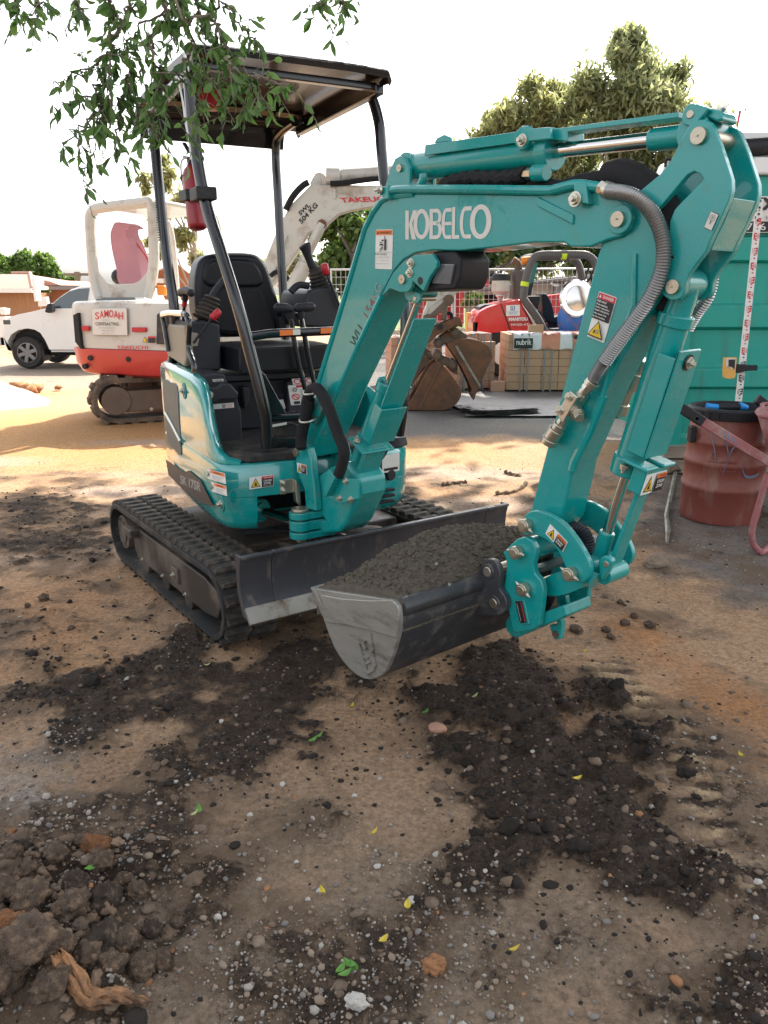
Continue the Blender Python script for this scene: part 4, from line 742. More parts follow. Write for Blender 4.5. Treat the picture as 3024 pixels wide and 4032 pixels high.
outline_plate(B, [(0.5142,1.6752),(0.5578,1.6735),(0.5616,1.6352),(0.5354,1.6351)], -.094, -.066, 'pipe_clamp', BMO); bolt(B.P(*(0.5279,-0.095,1.6646)), B.D(-.6, -1, 0), .011, .012, BMO)
outline_plate(B, [(1.2717,1.6156),(1.3084,1.6129),(1.3216,1.5622),(1.2776,1.5709)], -.094, -.066, 'pipe_clamp', BMO); bolt(B.P(*(1.2832,-0.095,1.5772)), B.D(0, -1, 0), .014, .012, BMO)
mb = MB(); pp = [(1.3423,-0.08,1.6002),(1.3559,-0.08,1.5948),(1.3759,-0.08,1.5879)]; mb.tube([B.P(*pp[0]), B.P(*pp[1])], .017, 6); mb.tube([B.P(*pp[1]), B.P(*pp[2])], .020, 12); mb.build('hose_fitting', 'zinc', BMO, bev=.001)
# stiffener crease at the boom nose
mb = MB(); mb.bar(B.P(*(1.1448,-0.071,1.5843)), B.P(*(1.264,-0.071,1.5316)), B.D(0, .006, 0), Vector((0, 0, .012))); mb.build('stiffener', 'teal', BMO, bev=.004)
# lettering on the boom side
def ring2(d, m, c, rx0, ry0, rx1, ry1, a0=0, a1=360, n=28):
    d.k += 1; q = []; 
    for k in range(n + 1):
        t = math.radians(a0 + (a1 - a0) * k / n); q += [d.p(c[0] + rx0 * math.cos(t), c[1] + ry0 * math.sin(t), d.lift), d.p(c[0] + rx1 * math.cos(t), c[1] + ry1 * math.sin(t), d.lift)]
    d.mb.add(q, [(2 * k, 2 * k + 1, 2 * k + 3, 2 * k + 2) for k in range(n)], d._m(m))
d = Decal((0.0672,2.6137,1.514), (0.2997,2.3346,1.5008), (0.0666,2.6145,1.6014)); m_ = 'light_print'; R = lambda *r: d.poly(m_, [(r[0], r[1]), (r[2], r[1]), (r[2], r[3]), (r[0], r[3])], 1)
R(0, 0, .045, .97); d.poly(m_, [(.046, .5), (.1, .97), (.15, .97), (.088, .53), (.14, 0), (.085, 0)], 1)
ring2(d, m_, (.205, .5), .052, .36, .1, .5)
R(.305, 0, .345, .98); R(.3455, .86, .39, .98); R(.3455, .45, .39, .58); R(.3455, 0, .39, .12); ring2(d, m_, (.39, .72), .022, .14, .058, .26, -90, 90, 12); ring2(d, m_, (.39, .285), .024, .165, .062, .285, -90, 90, 12)
ring2(d, m_, (.502, .49), .016, .37, .053, .49, 90, 270, 16); R(.5025, .86, .564, .98); R(.48, .44, .564, .54); R(.5025, 0, .564, .12)
R(.57, 0, .605, 1.0); R(.6055, 0, .655, .12)
ring2(d, m_, (.72, .5), .025, .37, .062, .5, 90, 270, 16); R(.7205, .87, .785, 1.0); R(.7205, 0, .785, .13)
ring2(d, m_, (.885, .51), .062, .38, .115, .53); d.build('lettering', BMO)
d = Decal((-0.0289,2.729,1.4294), (0.0262,2.6629,1.4259), (-0.0258,2.7254,1.5508))
d.body('white_print', r=.02); d.rect('orange_print', .02, .865, .98, .985); d.text('black_print', 'WARNING', .24, .895, .9, .955, .01); d.poly('black_print', [(.1, .89), (.2, .89), (.15, .965)]); d.rect('black_print', 0, .425, 1, .43)
d.rect('black_print', .56, .48, .66, .75); d.rect('black_print', .56, .75, .6, .84); d.rect('black_print', .3, .6, .5, .64); d.rect('black_print', .32, .66, .44, .69); d.poly('black_print', [(.3, .5), (.34, .49), (.52, .56), (.5, .58)]); d.poly('black_print', [(.32, .45), (.36, .44), (.54, .53), (.52, .55)]); d.poly('black_print', [(.4, .74), (.5, .7), (.58, .72), (.56, .75)])
d.text('black_print', 'CRUSH HAZARD!', .04, .36, .78, .4, .02)
for k, (t, w_) in enumerate((('STAY CLEAR OF AREA!', .94), ('Failure to comply could', .9), ('result in death or serious', .94), ('injury.', .22))): d.text('grey_print', t, .03, .28 - .078 * k, w_, .315 - .078 * k)
d.build('warning_decal', BMO)
d = Decal((-0.0975,2.8114,1.1622), (-0.0604,2.7669,1.2362), (-0.1209,2.8394,1.1868)); d.text('black_print', 'WLL', 0, 0, 1, 1, -.004); d.build('handwriting', BMO)
d = Decal((-0.053,2.758,1.2681), (-0.0023,2.6971,1.3691), (-0.0742,2.7834,1.2882)); d.text('pen_red', '154', 0, .05, .52, .85, -.005); d.text('grey_print', 'KG', .56, .05, 1, .95, -.005); d.build('handwriting', BMO)
# work lamp below the boom
mb = MB(); mb.prism(B, 'b', [(0.7277,1.475),(0.8284,1.4764),(0.8541,1.4513),(0.8522,1.3994),(0.8323,1.3633),(0.6914,1.3558),(0.7115,1.3977),(0.7442,1.4294),(0.7438,1.4461)], -.06, .07); WL = mb.build('work_lamp', 'black_plastic', BMO, bev=.01)
mb = MB(); mb.prism(B, 'b', [(0.7649,1.4386),(0.8348,1.4359),(0.8188,1.3766),(0.7368,1.3804)], -.068, -.058); mb.build('lamp_lens', 'lens', WL, bev=.004)
# boom cylinder
r1 = B.P(*(0.618,0,1.3528)); r0 = B.P(*(0.2436,0,0.6792)); ct = B.P(*(0.4225,0,1.0678)); ax = (r1 - r0).normalized(); ct = r0 + ax * (ct - r0).dot(ax)
mb = MB(); mb.cyl(r0, ct, .031, n=28); mb.cyl(ct - ax * .035, ct, .037, n=28); mb.cyl(ct - ax * .25, ct - ax * .24, .037, n=28); BC = mb.build('boom_cylinder', 'teal', EX, bev=.003)
mb = MB(); mb.cyl(ct, r1 - ax * .03, .0135, n=20); mb.build('rod', 'chrome', BC)
mb = MB(); mb.cyl(r1 - B.l * .05, r1 + B.l * .05, .027, n=24); mb.build('rod_eye', 'teal', BC, bev=.004)
pe = (0.6527,-0.056,1.3354); outline_plate(B, [(0.6279,1.3423),(0.6333,1.353),(0.6523,1.3582),(0.6724,1.353),(0.677,1.3321),(0.6638,1.3197),(0.6392,1.3212)], -.058, -.044, 'guard_clevis', BC); pin(B, pe[0], pe[2], -.0605, .03, .008, BC, cap=False)
bn = ax.cross(B.l).normalized()
if bn.dot(B.f) < 0: bn = -bn
def guard(c0, c1, off, hw, th, name, parent): mb = MB(); mb.bar(c0 + bn * off, c1 + bn * off, B.l * hw, bn * th); return mb.build(name, 'teal', parent, bev=.002)
guard(r1 - ax * .06, ct - ax * .09, .058, .05, .004, 'cylinder_guard', BC)
mb = MB(); mb.bar(ct - ax * .06 + bn * .075, ct - ax * .21 + bn * .075, B.l * .058, bn * .003); mb.bar(ct - ax * .06 + bn * .055 - B.l * .056, ct - ax * .21 + bn * .055 - B.l * .056, B.l * .003, bn * .022); mb.build('guard_sleeve', 'teal', BC, bev=.002)
mb = MB(); mb.bar(ct - ax * .245 + bn * .03, ct - ax * .255 + bn * .03, B.l * .075, bn * .05); k = mb.build('guard_bracket', 'teal', BC, bev=.004); bolt(ct - ax * .24 - B.l * .06 + bn * .015, ax, .01, .01, k)
guard(ct - ax * .24, r0, .06, .045, .012, 'cylinder_guard', BC)
# sleeved hoses at the boom foot
mb = MB(); mb.tube(smooth_path([(-0.3181,2.9912,0.7822),(-0.3167,2.9895,0.8271),(-0.2997,2.9691,0.8965),(-0.2879,2.9549,0.9634),(-0.2725,2.9364,0.9999),(-0.2531,2.9132,1.0153),(-0.2325,2.8884,1.0058),(-0.1994,2.8488,0.9528),(-0.1654,2.8079,0.8637),(-0.1434,2.7815,0.8102),(-0.1517,2.7915,0.7535),(-0.1657,2.8083,0.7114)], 5), .021, 12); mb.build('hose', 'sleeve', EX)
mb = MB(); mb.tube(smooth_path([B.P(*(0.0561,-0.11,0.7764)), B.P(*(0.0813,-0.12,0.8261)), B.P(*(0.0991,-0.12,0.8726)), B.P(*(0.1395,-0.12,0.9725))], 5), .022, 12); mb.build('hose', 'sleeve', EX)
mb = MB(); mb.tube(smooth_path([(0.0325,3.0156,0.8937),(0.0217,3.0286,0.8426),(0.004,3.0498,0.7937),(-0.0187,3.0771,0.7426),(-0.0372,3.0993,0.7148)], 4), .028, 12); mb.build('hose', 'sleeve', EX)
for s_, r_ in (((0.1627,-0.13,1.0011), .034), ((0.1377,-0.13,0.8959), .036)):
    c = B.P(*s_); mb = MB(); mb.tube([c + B.f * r_ * math.cos(t * .524) + (B.l * .8 + Vector((0, 0, .25))) * r_ * math.sin(t * .524) for t in range(12)], .004, 8, closed=True); mb.build('hose_ring', 'zinc', EX)
outline_plate(B, [(0.1247,0.9685),(0.1867,0.9407),(0.1358,0.8719),(0.0978,0.8738)], -.094, -.072, 'hose_bracket', BMO, 'teal_dull'); bolt(B.P(*(0.1299,-0.095,0.9587)), B.D(0, -1, 0), .012, .012, BMO)
# ---- arm cylinder
a0 = B.P(*(0.5781,0,1.7346)); a1 = B.P(*(1.5503,0,1.6989)); ae = B.P(*(1.1322,0,1.7041)); ax = (a1 - a0).normalized(); ae = a0 + ax * (ae - a0).dot(ax)
mb = MB(); mb.cyl(a0, ae, .041, n=32); mb.cyl(ae - ax * .035, ae + ax * .004, .049, n=32); mb.cyl(a0 - B.l * .042, a0 + B.l * .042, .04, n=24); AC = mb.build('arm_cylinder', 'teal', EX, bev=.004)
mb = MB(); mb.cyl(ae, a1 - ax * .09, .0185, n=24); mb.build('rod', 'chrome', AC); mb = MB(); mb.cyl(a1 - ax * .13, a1, .026, n=24); mb.cyl(a1 - B.l * .045, a1 + B.l * .045, .04, n=24); mb.build('rod_eye', 'teal', AC, bev=.004)
mb = MB(); mb.prism(B, 'b', [(0.6791,1.7815),(1.0432,1.7685),(1.0352,1.7414),(0.7133,1.7512),(0.6763,1.7513)], -.048, -.04); mb.prism(B, 'b', [(0.6791,1.7802),(1.0433,1.7674),(1.0435,1.7644),(0.6792,1.7768)], -.048, .03); mb.build('cylinder_guard', 'teal', AC, bev=.002)
outline_plate(B, [(1.0493,1.7677),(1.0672,1.777),(1.0907,1.7748),(1.1016,1.766),(1.1595,1.7616),(1.1666,1.7319),(1.0958,1.7356),(1.0813,1.7189),(1.0629,1.7174),(1.04,1.7446)], -.062, -.046, 'guard_bracket', AC); bolt(B.P(*(1.0763,-0.063,1.7409)), B.D(0, -1, 0), .012, .012, AC)
mb = MB(); mb.prism(B, 'b', [(1.1416,1.767),(1.1988,1.7519),(1.1999,1.725),(1.1437,1.7376)], -.035, .035); mb.build('guard_bracket', 'teal', AC, bev=.003)
g0, g1 = B.P(*(1.1288,-0.01,1.7564)), B.P(*(1.5059,-0.01,1.7413)); mb = MB(); mb.bar(g0, g1, B.l * .025, Vector((0, 0, .006))); mb.build('guard_rod', 'teal', AC, bev=.002)
outline_plate(B, [(0.6972,1.7861),(0.7102,1.799),(0.7396,1.8042),(0.7625,1.7942),(0.768,1.7812),(0.7039,1.7839)], -.03, -.015, 'guard_bracket', AC)
mb = MB(); mb.tube(smooth_path([(0.1209,2.5971,1.7021),(0.1211,2.5969,1.6891),(0.1159,2.6031,1.6768),(0.1116,2.6083,1.6665)], 3), .014, 10); mb.build('hose_fitting', 'teal', AC); mb = MB(); mb.tube([(0.3997,2.278,1.662),(0.428,2.2442,1.6594)], .022, 12); mb.build('hose_fitting', 'teal', AC, bev=.003); mb = MB(); mb.tube([(0.3776,2.3046,1.6644),(0.4004,2.2772,1.6619)], .015, 6); mb.build('hose_fitting', 'zinc', AC, bev=.001)
for off, pz in ((-.03, [(1.0581,-0.03,1.6633),(1.0093,-0.03,1.6585),(0.9352,-0.03,1.6638),(0.8632,-0.03,1.6728),(0.7883,-0.03,1.6697),(0.7364,-0.03,1.6618)]), (.02, [(0.7186,0,1.6613),(0.8095,0,1.6637),(0.8958,0,1.6578),(0.9667,0,1.6431),(1.0669,0,1.6321),(1.1811,0,1.6199)])):
    mb = MB(); mb.tube([p + Vector((0, 0, .004 * math.sin(i * 1.9))) for i, p in enumerate(smooth_path([B.P(*q) for q in pz], 6))], .02, 10); mb.build('hose', 'sleeve', EX)
mb = MB(); mb.tube(smooth_path([B.P(*q) for q in [(1.1562,0,1.6183),(1.2384,0,1.6294),(1.3044,0,1.6298),(1.3401,0,1.6335),(1.3824,0,1.6199),(1.4249,0,1.5915),(1.4684,0,1.5453),(1.4892,0,1.4908),(1.5011,0,1.4436),(1.506,0,1.3725),(1.4801,0,1.3289)]], 5), [.022] * 8 + [.04] * 33, 12); mb.build('hose', 'sleeve', EX)
# ---- arm
ARM = [(1.3299,1.4482),(1.3474,1.4931),(1.347,1.5252),(1.3686,1.5593),(1.4103,1.5754),(1.4256,1.5749),(1.4428,1.569),(1.4843,1.5364),(1.5081,1.4875),(1.5225,1.4277),(1.5164,1.3581),(1.5078,1.3413),(1.4725,1.2922),(1.4449,1.2342),(1.4119,1.1736),(1.3782,1.1029),(1.3402,1.0048),(1.2998,0.9054),(1.2862,0.8233),(1.2696,0.7381),(1.2434,0.7013),(1.2067,0.6882),(1.162,0.6958),(1.1439,0.7144),(1.1588,0.7448),(1.2217,1.0016),(1.2789,1.23)]
mb = MB(); mb.prism(B, 'b', ARM, -.055, .055); AR = mb.build('arm', 'teal', EX, bev=.007)
PLT = [(1.5575,1.7034),(1.5662,1.7125),(1.5779,1.7154),(1.5923,1.7145),(1.6074,1.7066),(1.6172,1.6931),(1.6363,1.6592),(1.6611,1.6065),(1.6698,1.5872),(1.6729,1.5664),(1.6698,1.545),(1.6537,1.5053),(1.6362,1.4635),(1.629,1.4421),(1.6119,1.4207),(1.5947,1.3965),(1.5889,1.3763),(1.5884,1.3582),(1.5825,1.3463),(1.5729,1.3398),(1.5548,1.3383),(1.538,1.3465),(1.5207,1.3582),(1.5288,1.3952),(1.5282,1.4262),(1.5526,1.4308),(1.5463,1.4404),(1.5357,1.4858),(1.5346,1.5126),(1.5436,1.5363),(1.562,1.5535),(1.6066,1.5929),(1.5968,1.6044),(1.5827,1.6113),(1.5685,1.6066),(1.5561,1.595),(1.5346,1.572),(1.5112,1.5486),(1.4941,1.5353),(1.4683,1.5507),(1.4436,1.5793),(1.4641,1.5926),(1.499,1.6146),(1.522,1.6403),(1.5387,1.6724)]
for b0, b1 in ((-.0755, -.0565), (.0445, .0635)): outline_plate(B, PLT, b0, b1, 'arm_plate', AR, bev=.003)
# rib welded down the arm side and the box below the bell-crank
mb = MB(); mb.tube([(0.6023,1.9943,1.4447),(0.6083,1.9871,1.3269),(0.6009,1.9959,1.2948),(0.5765,2.0252,1.195),(0.5622,2.0424,1.095)], .008, 8); mb.tube([(0.5649,2.0392,1.0993),(0.5433,2.065,1.0056),(0.5157,2.0983,0.9142),(0.5122,2.1024,0.8885)], .013, 8); mb.build('weld_flange', 'teal', AR)
mb = MB(); mb.prism(B, 'b', [(1.6701,1.5524),(1.6541,1.5033),(1.6353,1.4615),(1.6301,1.4443),(1.6215,1.4555),(1.6438,1.5103),(1.6576,1.5513)], -.056, .044); mb.build('cross_plate', 'teal', AR, bev=.003)
p = (1.5883,-0.08,1.6818); pin(B, p[0], p[2], -.086, .075, .018, AR); pin2 = p
p = (1.5602,-0.08,1.3685); pin(B, p[0], p[2], -.085, .075, .0165, AR)
# small wiper bracket at the top of the arm
outline_plate(B, [(1.534,1.753),(1.5447,1.756),(1.5598,1.7524),(1.5924,1.7387),(1.5666,1.7139),(1.5502,1.7075),(1.5346,1.7143),(1.5273,1.7237),(1.528,1.7404)], -.055, -.04, 'guard_clevis', AR); p = (1.5484,-0.057,1.7333); pin(B, p[0], p[2], -.058, .03, .009, AR, cap=False)
mb = MB(); mb.prism(B, 'b', [(1.5481,1.7565),(1.581,1.7431),(1.6007,1.737),(1.6111,1.7283),(1.6174,1.7151),(1.6038,1.711),(1.5835,1.7221),(1.5592,1.7236)], -.04, .03); mb.build('guard_clevis', 'teal', AR, bev=.006); bolt(B.P(*(1.5861,0,1.7358)), B.D(.8, -.4, .5), .011, .012, AR)
d = Decal((0.7034,1.8414,1.4938), (0.7159,1.8264,1.4849), (0.7117,1.8315,1.527)); d.body('black_print', r=.08); d.poly('light_print', [(.05, .03), (.95, .03), (.95, .97), (.05, .97)]); d.ring('black_print', (.5, .68), .27, .31, 24, .62); d.poly('grey_print', [(.5, .82), (.32, .69), (.42, .69), (.42, .58), (.58, .58), (.58, .69), (.68, .69)]); d.rect('black_print', .46, .33, .56, .5)
ring2(d, 'black_print', (.42, .22), .1, .06, .2, .12, 170, 440, 14); d.build('lift_decal', AR)
d = Decal((0.5244,2.088,1.2469), (0.5588,2.0467,1.2317), (0.5425,2.0663,1.3583)); d.body('white_print', r=.02); d.rect('red_print', .03, .86, .97, .985); d.text('white_print', 'DANGER', .3, .89, .9, .955, .02); d.poly('white_print', [(.1, .89), (.22, .89), (.16, .965)]); d.rect('black_print', .03, .43, .97, .86)
for k, (t, u) in enumerate((('KEEP AWAY', .6), ('from machine', .7), ('during operation.', .88), ('INJURY OR DEATH', .88), ('may result if hit', .8), ('by the machine.', .78))): d.text('white_print', t, .08, .795 - .066 * k, u, .84 - .066 * k, .02)
d.poly('black_print', [(.06, .05), (.94, .05), (.5, .42)]).poly('yellow_print', [(.14, .08), (.86, .08), (.5, .385)]).poly('black_print', [(.35, .14), (.42, .13), (.46, .2), (.4, .22)]).ring('grey_print', (.56, .19), .05, .1, 9, .5); d.build('warning_decal', AR)
mb = MB(); mb.tube([(0.5782,2.1107,1.0702),(0.5577,2.1352,0.9936),(0.528,2.1709,0.886),(0.5208,2.1795,0.7972)], .008, 8); mb.build('hydraulic_pipe', 'teal', AR)
mb = MB(); mb.tube(smooth_path([B.P(.0, .0, 0) * 0 + B.P(*q) for q in [(1.3977,0.058,1.1814),(1.3548,0.058,1.1075),(1.2898,0.058,0.9774),(1.2344,0.058,0.8481),(1.2021,0.058,0.7156)]], 4), .009, 8); mb.build('hydraulic_pipe', 'teal', AR)
# ---- bucket cylinder
b1_ = B.P(*(1.5475,0,1.3746)); b0_ = B.P(*(1.3618,0,0.6268)); bt = B.P(*(1.4146,0,0.8987)); ax = (b0_ - b1_).normalized(); bt = b1_ + ax * (bt - b1_).dot(ax); bn = ax.cross(B.l).normalized()
if bn.dot(B.f) < 0: bn = -bn
mb = MB(); mb.cyl(b1_ + ax * .07, bt, .038, n=28); mb.cyl(b1_ + ax * .07, b1_ + ax * .1, .044, n=28); mb.cyl(bt - ax * .05, bt, .045, n=28); mb.cyl(b1_ - B.l * .045, b1_ + B.l * .04, .034, n=28); mb.cyl(b1_, b1_ + ax * .1, .034, n=20); KCY = mb.build('bucket_cylinder', 'teal', EX, bev=.004)
mb = MB(); mb.cyl(bt, b0_ - ax * .07, .0145, n=24); mb.build('rod', 'chrome', KCY); mb = MB(); mb.cyl(b0_ - ax * .1, b0_, .022, n=24); mb.cyl(b0_ - B.l * .05, b0_ + B.l * .05, .029, n=24); mb.build('rod_eye', 'teal', KCY, bev=.004)
mb = MB(); s0, s1 = b1_ + ax * .14, bt - ax * .075; mb.bar(s0 + bn * .062, s1 + bn * .062, B.l * .05, bn * .004); mb.bar(s0 + ax * .02 + bn * .035 - B.l * .046, s1 + bn * .035 - B.l * .046, B.l * .004, bn * .026); CG = mb.build('cylinder_guard', 'teal', KCY, bev=.004)
c = s0 + ax * .03 + bn * .068; mb = MB(); mb.cyl(c, c + bn * .0015, .02, n=20); mb.build('hole', 'black_print', CG); bolt(c + bn * .001, bn, .011, .01, CG)
for sg in (-1, 1):
    mb = MB(); mb.bar(bt - ax * .06 + bn * .05 + B.l * sg * .04, bt - ax * .05 + bn * .05 + B.l * sg * .04, B.l * .028, bn * .04); mb.build('guard_bracket', 'teal', KCY, bev=.004)
bolt(bt - ax * .04 - B.l * .055 + bn * .02, ax, .01, .012, KCY)
mb = MB(); mb.bar(bt - ax * .05 + bn * .062, bt + ax * .02 + bn * .062, B.l * .05, bn * .02); mb.build('guard_sleeve', 'teal', KCY, bev=.004)
mb = MB(); mb.bar(bt + ax * .02 + bn * .06, b0_ - ax * .02 + bn * .05, B.l * .026, bn * .006); mb.cyl(b0_ + bn * .05 - B.l * .045, b0_ + bn * .05 + B.l * .045, .027, n=20); mb.build('guard_bar', 'teal', KCY, bev=.003)
q = bt + bn * .083; warn_small(q - ax * -.018 - B.l * .048, q + ax * .018 + B.l * .045, q - ax * .04 - B.l * .048, KCY)
mb = MB(); mb.prism(B, 'b', [(1.4112,0.6612),(1.4185,0.6753),(1.4298,0.6806),(1.4466,0.6797),(1.4535,0.6695),(1.4436,0.6397),(1.4291,0.6127),(1.4209,0.6089)], -.07, -.05); k = mb.build('guard_clevis', 'teal', KCY, bev=.004); p = (1.4359,-0.07,0.6593); pin(B, p[0], p[2], -.0725, -.052, .009, KCY, cap=False)
# ---- links, tilt hitch
LKp = sm2([(1.1777,0.6888),(1.1734,0.7198),(1.1828,0.7473),(1.2089,0.7649),(1.2431,0.7682),(1.2806,0.7641),(1.3217,0.7489),(1.3594,0.7201),(1.3897,0.69),(1.4092,0.662),(1.414,0.6377),(1.4015,0.6104),(1.3763,0.597),(1.3545,0.6024),(1.3388,0.6198),(1.3223,0.6463),(1.2982,0.6742),(1.2635,0.6905),(1.225,0.6963),(1.1981,0.692)], 3)
LK = outline_plate(B, LKp, -.106, -.088, 'bucket_link', EX); outline_plate(B, LKp, .088, .106, 'link_plate', LK)
mb = MB(); q0 = (1.2948,0,0.5831); 
def boss(F, px, b0, b1, r, name, parent, m='teal'): mb = MB(); mb.cyl(F.P(px[0], b0, px[2]), F.P(px[0], b1, px[2]), r, n=28); return mb.build(name, m, parent, bev=.003)
lp, tp_, hp, kp = (1.3575,-0.106,0.6206), (1.1784,-0.12,0.6388), (1.2108,-0.12,0.5353), (1.1951,-0.106,0.7202)
boss(B, lp, -.088, .088, .026, 'pin_boss', LK); boss(B, kp, -.086, .086, .026, 'pin_boss', AR); boss(B, tp_, -.09, .09, .034, 'pin_boss', AR)
HI = [(1.1163,0.6191),(1.1436,0.6507),(1.1724,0.6779),(1.1975,0.6881),(1.2212,0.6844),(1.2379,0.6648),(1.2386,0.6428),(1.2325,0.6188),(1.2399,0.5888),(1.2632,0.5745),(1.2732,0.5502),(1.2714,0.5108),(1.2655,0.4383),(1.2463,0.4194),(1.1876,0.389),(1.1678,0.3863),(1.1541,0.4297),(1.1427,0.4602),(1.1248,0.5024),(1.134,0.5857),(1.1274,0.6071)]
HT = outline_plate(B, HI, -.12, -.098, 'tilt_hitch', EX, bev=.005); outline_plate(B, HI, .098, .12, 'hitch_plate', HT, bev=.005)
mb = MB(); mb.prism(B, 'b', [(1.1489,0.4203),(1.244,0.4616),(1.3314,0.5175),(1.3412,0.4868),(1.306,0.4589),(1.243,0.4177),(1.1599,0.3754)], -.097, .02); mb.cyl(B.P(*(1.1295,0,0.375)) - B.l * .07, B.P(*(1.1295,0,0.375)) + B.l * .07, .035); mb.build('hitch_base', 'teal', HT, bev=.006)
outline_plate(B, [(1.2707,0.4562),(1.2812,0.4603),(1.292,0.4297),(1.2878,0.3828),(1.267,0.3744),(1.2534,0.398),(1.2463,0.4143),(1.2731,0.4234)], -.05, -.03, 'hitch_hook', HT); q = (1.2722,-0.052,0.3939); mb = MB(); mb.cyl(B.P(q[0], -.052, q[2]), B.P(q[0], -.049, q[2]), .012, n=16); mb.build('hole', 'frame_steel', HT)
outline_plate(B, [(1.2261,0.4804),(1.2452,0.4896),(1.2536,0.4579),(1.2394,0.4117),(1.2235,0.41)], .02, .04, 'hitch_plate', HT)
LL = sm2([(1.2297,0.5508),(1.2478,0.5707),(1.2734,0.5886),(1.3096,0.6052),(1.3458,0.6096),(1.3818,0.6043),(1.3956,0.6067),(1.3633,0.5708),(1.3289,0.5462),(1.293,0.5272),(1.2631,0.518),(1.2397,0.5191)], 3); mb = MB(); mb.prism(B, 'b', LL, -.075, .075); mb.build('lower_link', 'teal', HT, bev=.006)
mb = MB(); mb.cyl(B.P(*(1.3949,-0.075,0.613)), B.P(*(1.4112,-0.075,0.6054)), .018, .026, n=16); mb.build('pin_boss', 'teal', LK)
mb = MB(); mb.prism(B, 'b', [(1.1789,0.4916),(1.2114,0.5017),(1.2337,0.4326),(1.2043,0.4209)], -.126, -.118); pl = mb.build('rating_plate', 'teal', HT, bev=.003)
d = Decal((0.3971,2.1305,0.4268), (0.413,2.1114,0.4365), (0.3825,2.148,0.488)); d.body('black_print', r=.03).rect('red_print', .78, .05, .9, .95).rect('grey_print', .2, .1, .3, .9)
for u, v in ((.12, .05), (.88, .05), (.12, .95), (.88, .95)): d.ring('zinc', (u, v), .01, .07, 8, .3)
d.build('label', pl)
def capped(F, px, b, r, parent, b1=None):
    mb = MB(); mb.cyl(F.P(px[0], b - .024, px[2]), F.P(px[0], b, px[2]), r * 1.36, n=28); k = mb.build('pin_collar', 'pin_steel', parent, bev=.003)
    mb = MB(); mb.cyl(F.P(px[0], b - .028, px[2]), F.P(px[0], -b, px[2]), r, n=28); mb.build('pin', 'pin_steel', parent, bev=.003)
    t = random.uniform(-.6, .3); dv = F.D(math.cos(t), 0, math.sin(t)); c = F.P(px[0], b - .013, px[2]); bolt(c + dv * r * 1.3, dv, .006, .007, parent); bolt(c - dv * r * 1.3, -dv, .0055, .008, parent)
capped(B, lp, -.106, .0145, LK); capped(B, kp, -.106, .0145, LK); capped(B, tp_, -.12, .0145, HT); capped(B, hp, -.12, .0145, HT)
warn_small((0.4489,2.0987,0.7099), (0.4894,2.0501,0.6722), (0.458,2.0878,0.7414), LK)
mb = MB(); mb.tube(smooth_path([(0.4469,2.2058,0.5659),(0.4741,2.1732,0.5876),(0.5026,2.139,0.6143),(0.5208,2.1171,0.6364),(0.5426,2.0909,0.6705)], 4), .014, 10); mb.build('hose', 'spring_steel', HT)
hp_ = smooth_path([(0.5346,2.1942,0.692),(0.551,2.1746,0.7044),(0.568,2.1541,0.6978),(0.5797,2.1401,0.6767),(0.5811,2.1385,0.6516),(0.5747,2.1462,0.6167),(0.5596,2.1643,0.5841)], 8); mb = MB(); mb.tube(hp_, [.016 + .003 * (i % 2) for i in range(len(hp_))], 10); mb.build('hose', 'grey_plastic', LK)
for k in range(2):
    mb = MB(); mb.tube(smooth_path([B.P(*q) for q in [(1.2324,-0.03,0.4958),(1.226,-0.03,0.4736),(1.2078,-0.03,0.4474),(1.1803,-0.03,0.4316)]], 4), .012, 8); mb.build('hose', 'sleeve', HT); break
# ---- mud bucket
SEC = [(0.6349,0.4517),(0.6904,0.3762),(0.7177,0.3331),(0.758,0.2834),(0.8157,0.2508),(0.8742,0.24),(0.9259,0.2493),(0.9759,0.2804),(1.0097,0.3223),(1.0377,0.3861),(1.0566,0.4451),(1.0608,0.4901),(1.0524,0.5236),(1.0305,0.5339)]
SECs = sm2(SEC, 3, closed=False); cx = sum(p[0] for p in SEC) / len(SEC); cz = sum(p[1] for p in SEC) / len(SEC)
mb = MB(); inner = [(cx + (a - cx) * .955, cz + (z - cz) * .955) for a, z in SECs]; mb.prism(B, 'b', SECs + inner[::-1], -.454, .454); BK = mb.build('bucket', 'bucket_black', EX, bev=.003)
SIDE = SECs + [SECs[0]][:0]
for b0, b1 in ((-.47, -.4545), (.4545, .47)): outline_plate(B, SIDE, b0, b1, 'bucket_side', BK, 'grey_steel' if b0 < 0 else 'bucket_black', bev=.003)
outline_plate(B, [(0.7001,0.451),(0.8111,0.4725),(0.944,0.5083),(1.0337,0.5387),(1.0591,0.5302),(1.0673,0.5126),(1.0552,0.4318),(0.9629,0.4173),(0.8412,0.396),(0.7108,0.3641)], -.479, -.4705, 'side_reinforcement', BK, 'grey_steel', .003)
outline_plate(B, [(0.6364,0.4577),(0.6599,0.4561),(0.7264,0.3879),(0.6975,0.3785)], -.477, .477, 'cutting_edge', BK, 'worn_steel', .003)
q = (0.9319,0,0.4749); bt0 = SEC[-2]; mb = MB(); mb.cyl(B.P(bt0[0] - .012, -.454, bt0[1] - .012), B.P(bt0[0] - .012, .454, bt0[1] - .012), .03, n=24); mb.build('torque_tube', 'bucket_black', BK, bev=.003)
d = Decal((-0.0683,2.1511,0.2528), (-0.0163,2.0888,0.3034), (-0.0887,2.1756,0.3547)); d.k = 2; d.lift = .0025
em = lambda pts: d.mb.loft([[d.p(u, v, 0) for u, v in pts], [d.p(u, v, .006) for u, v in pts]], mi=d._m('grey_steel'))
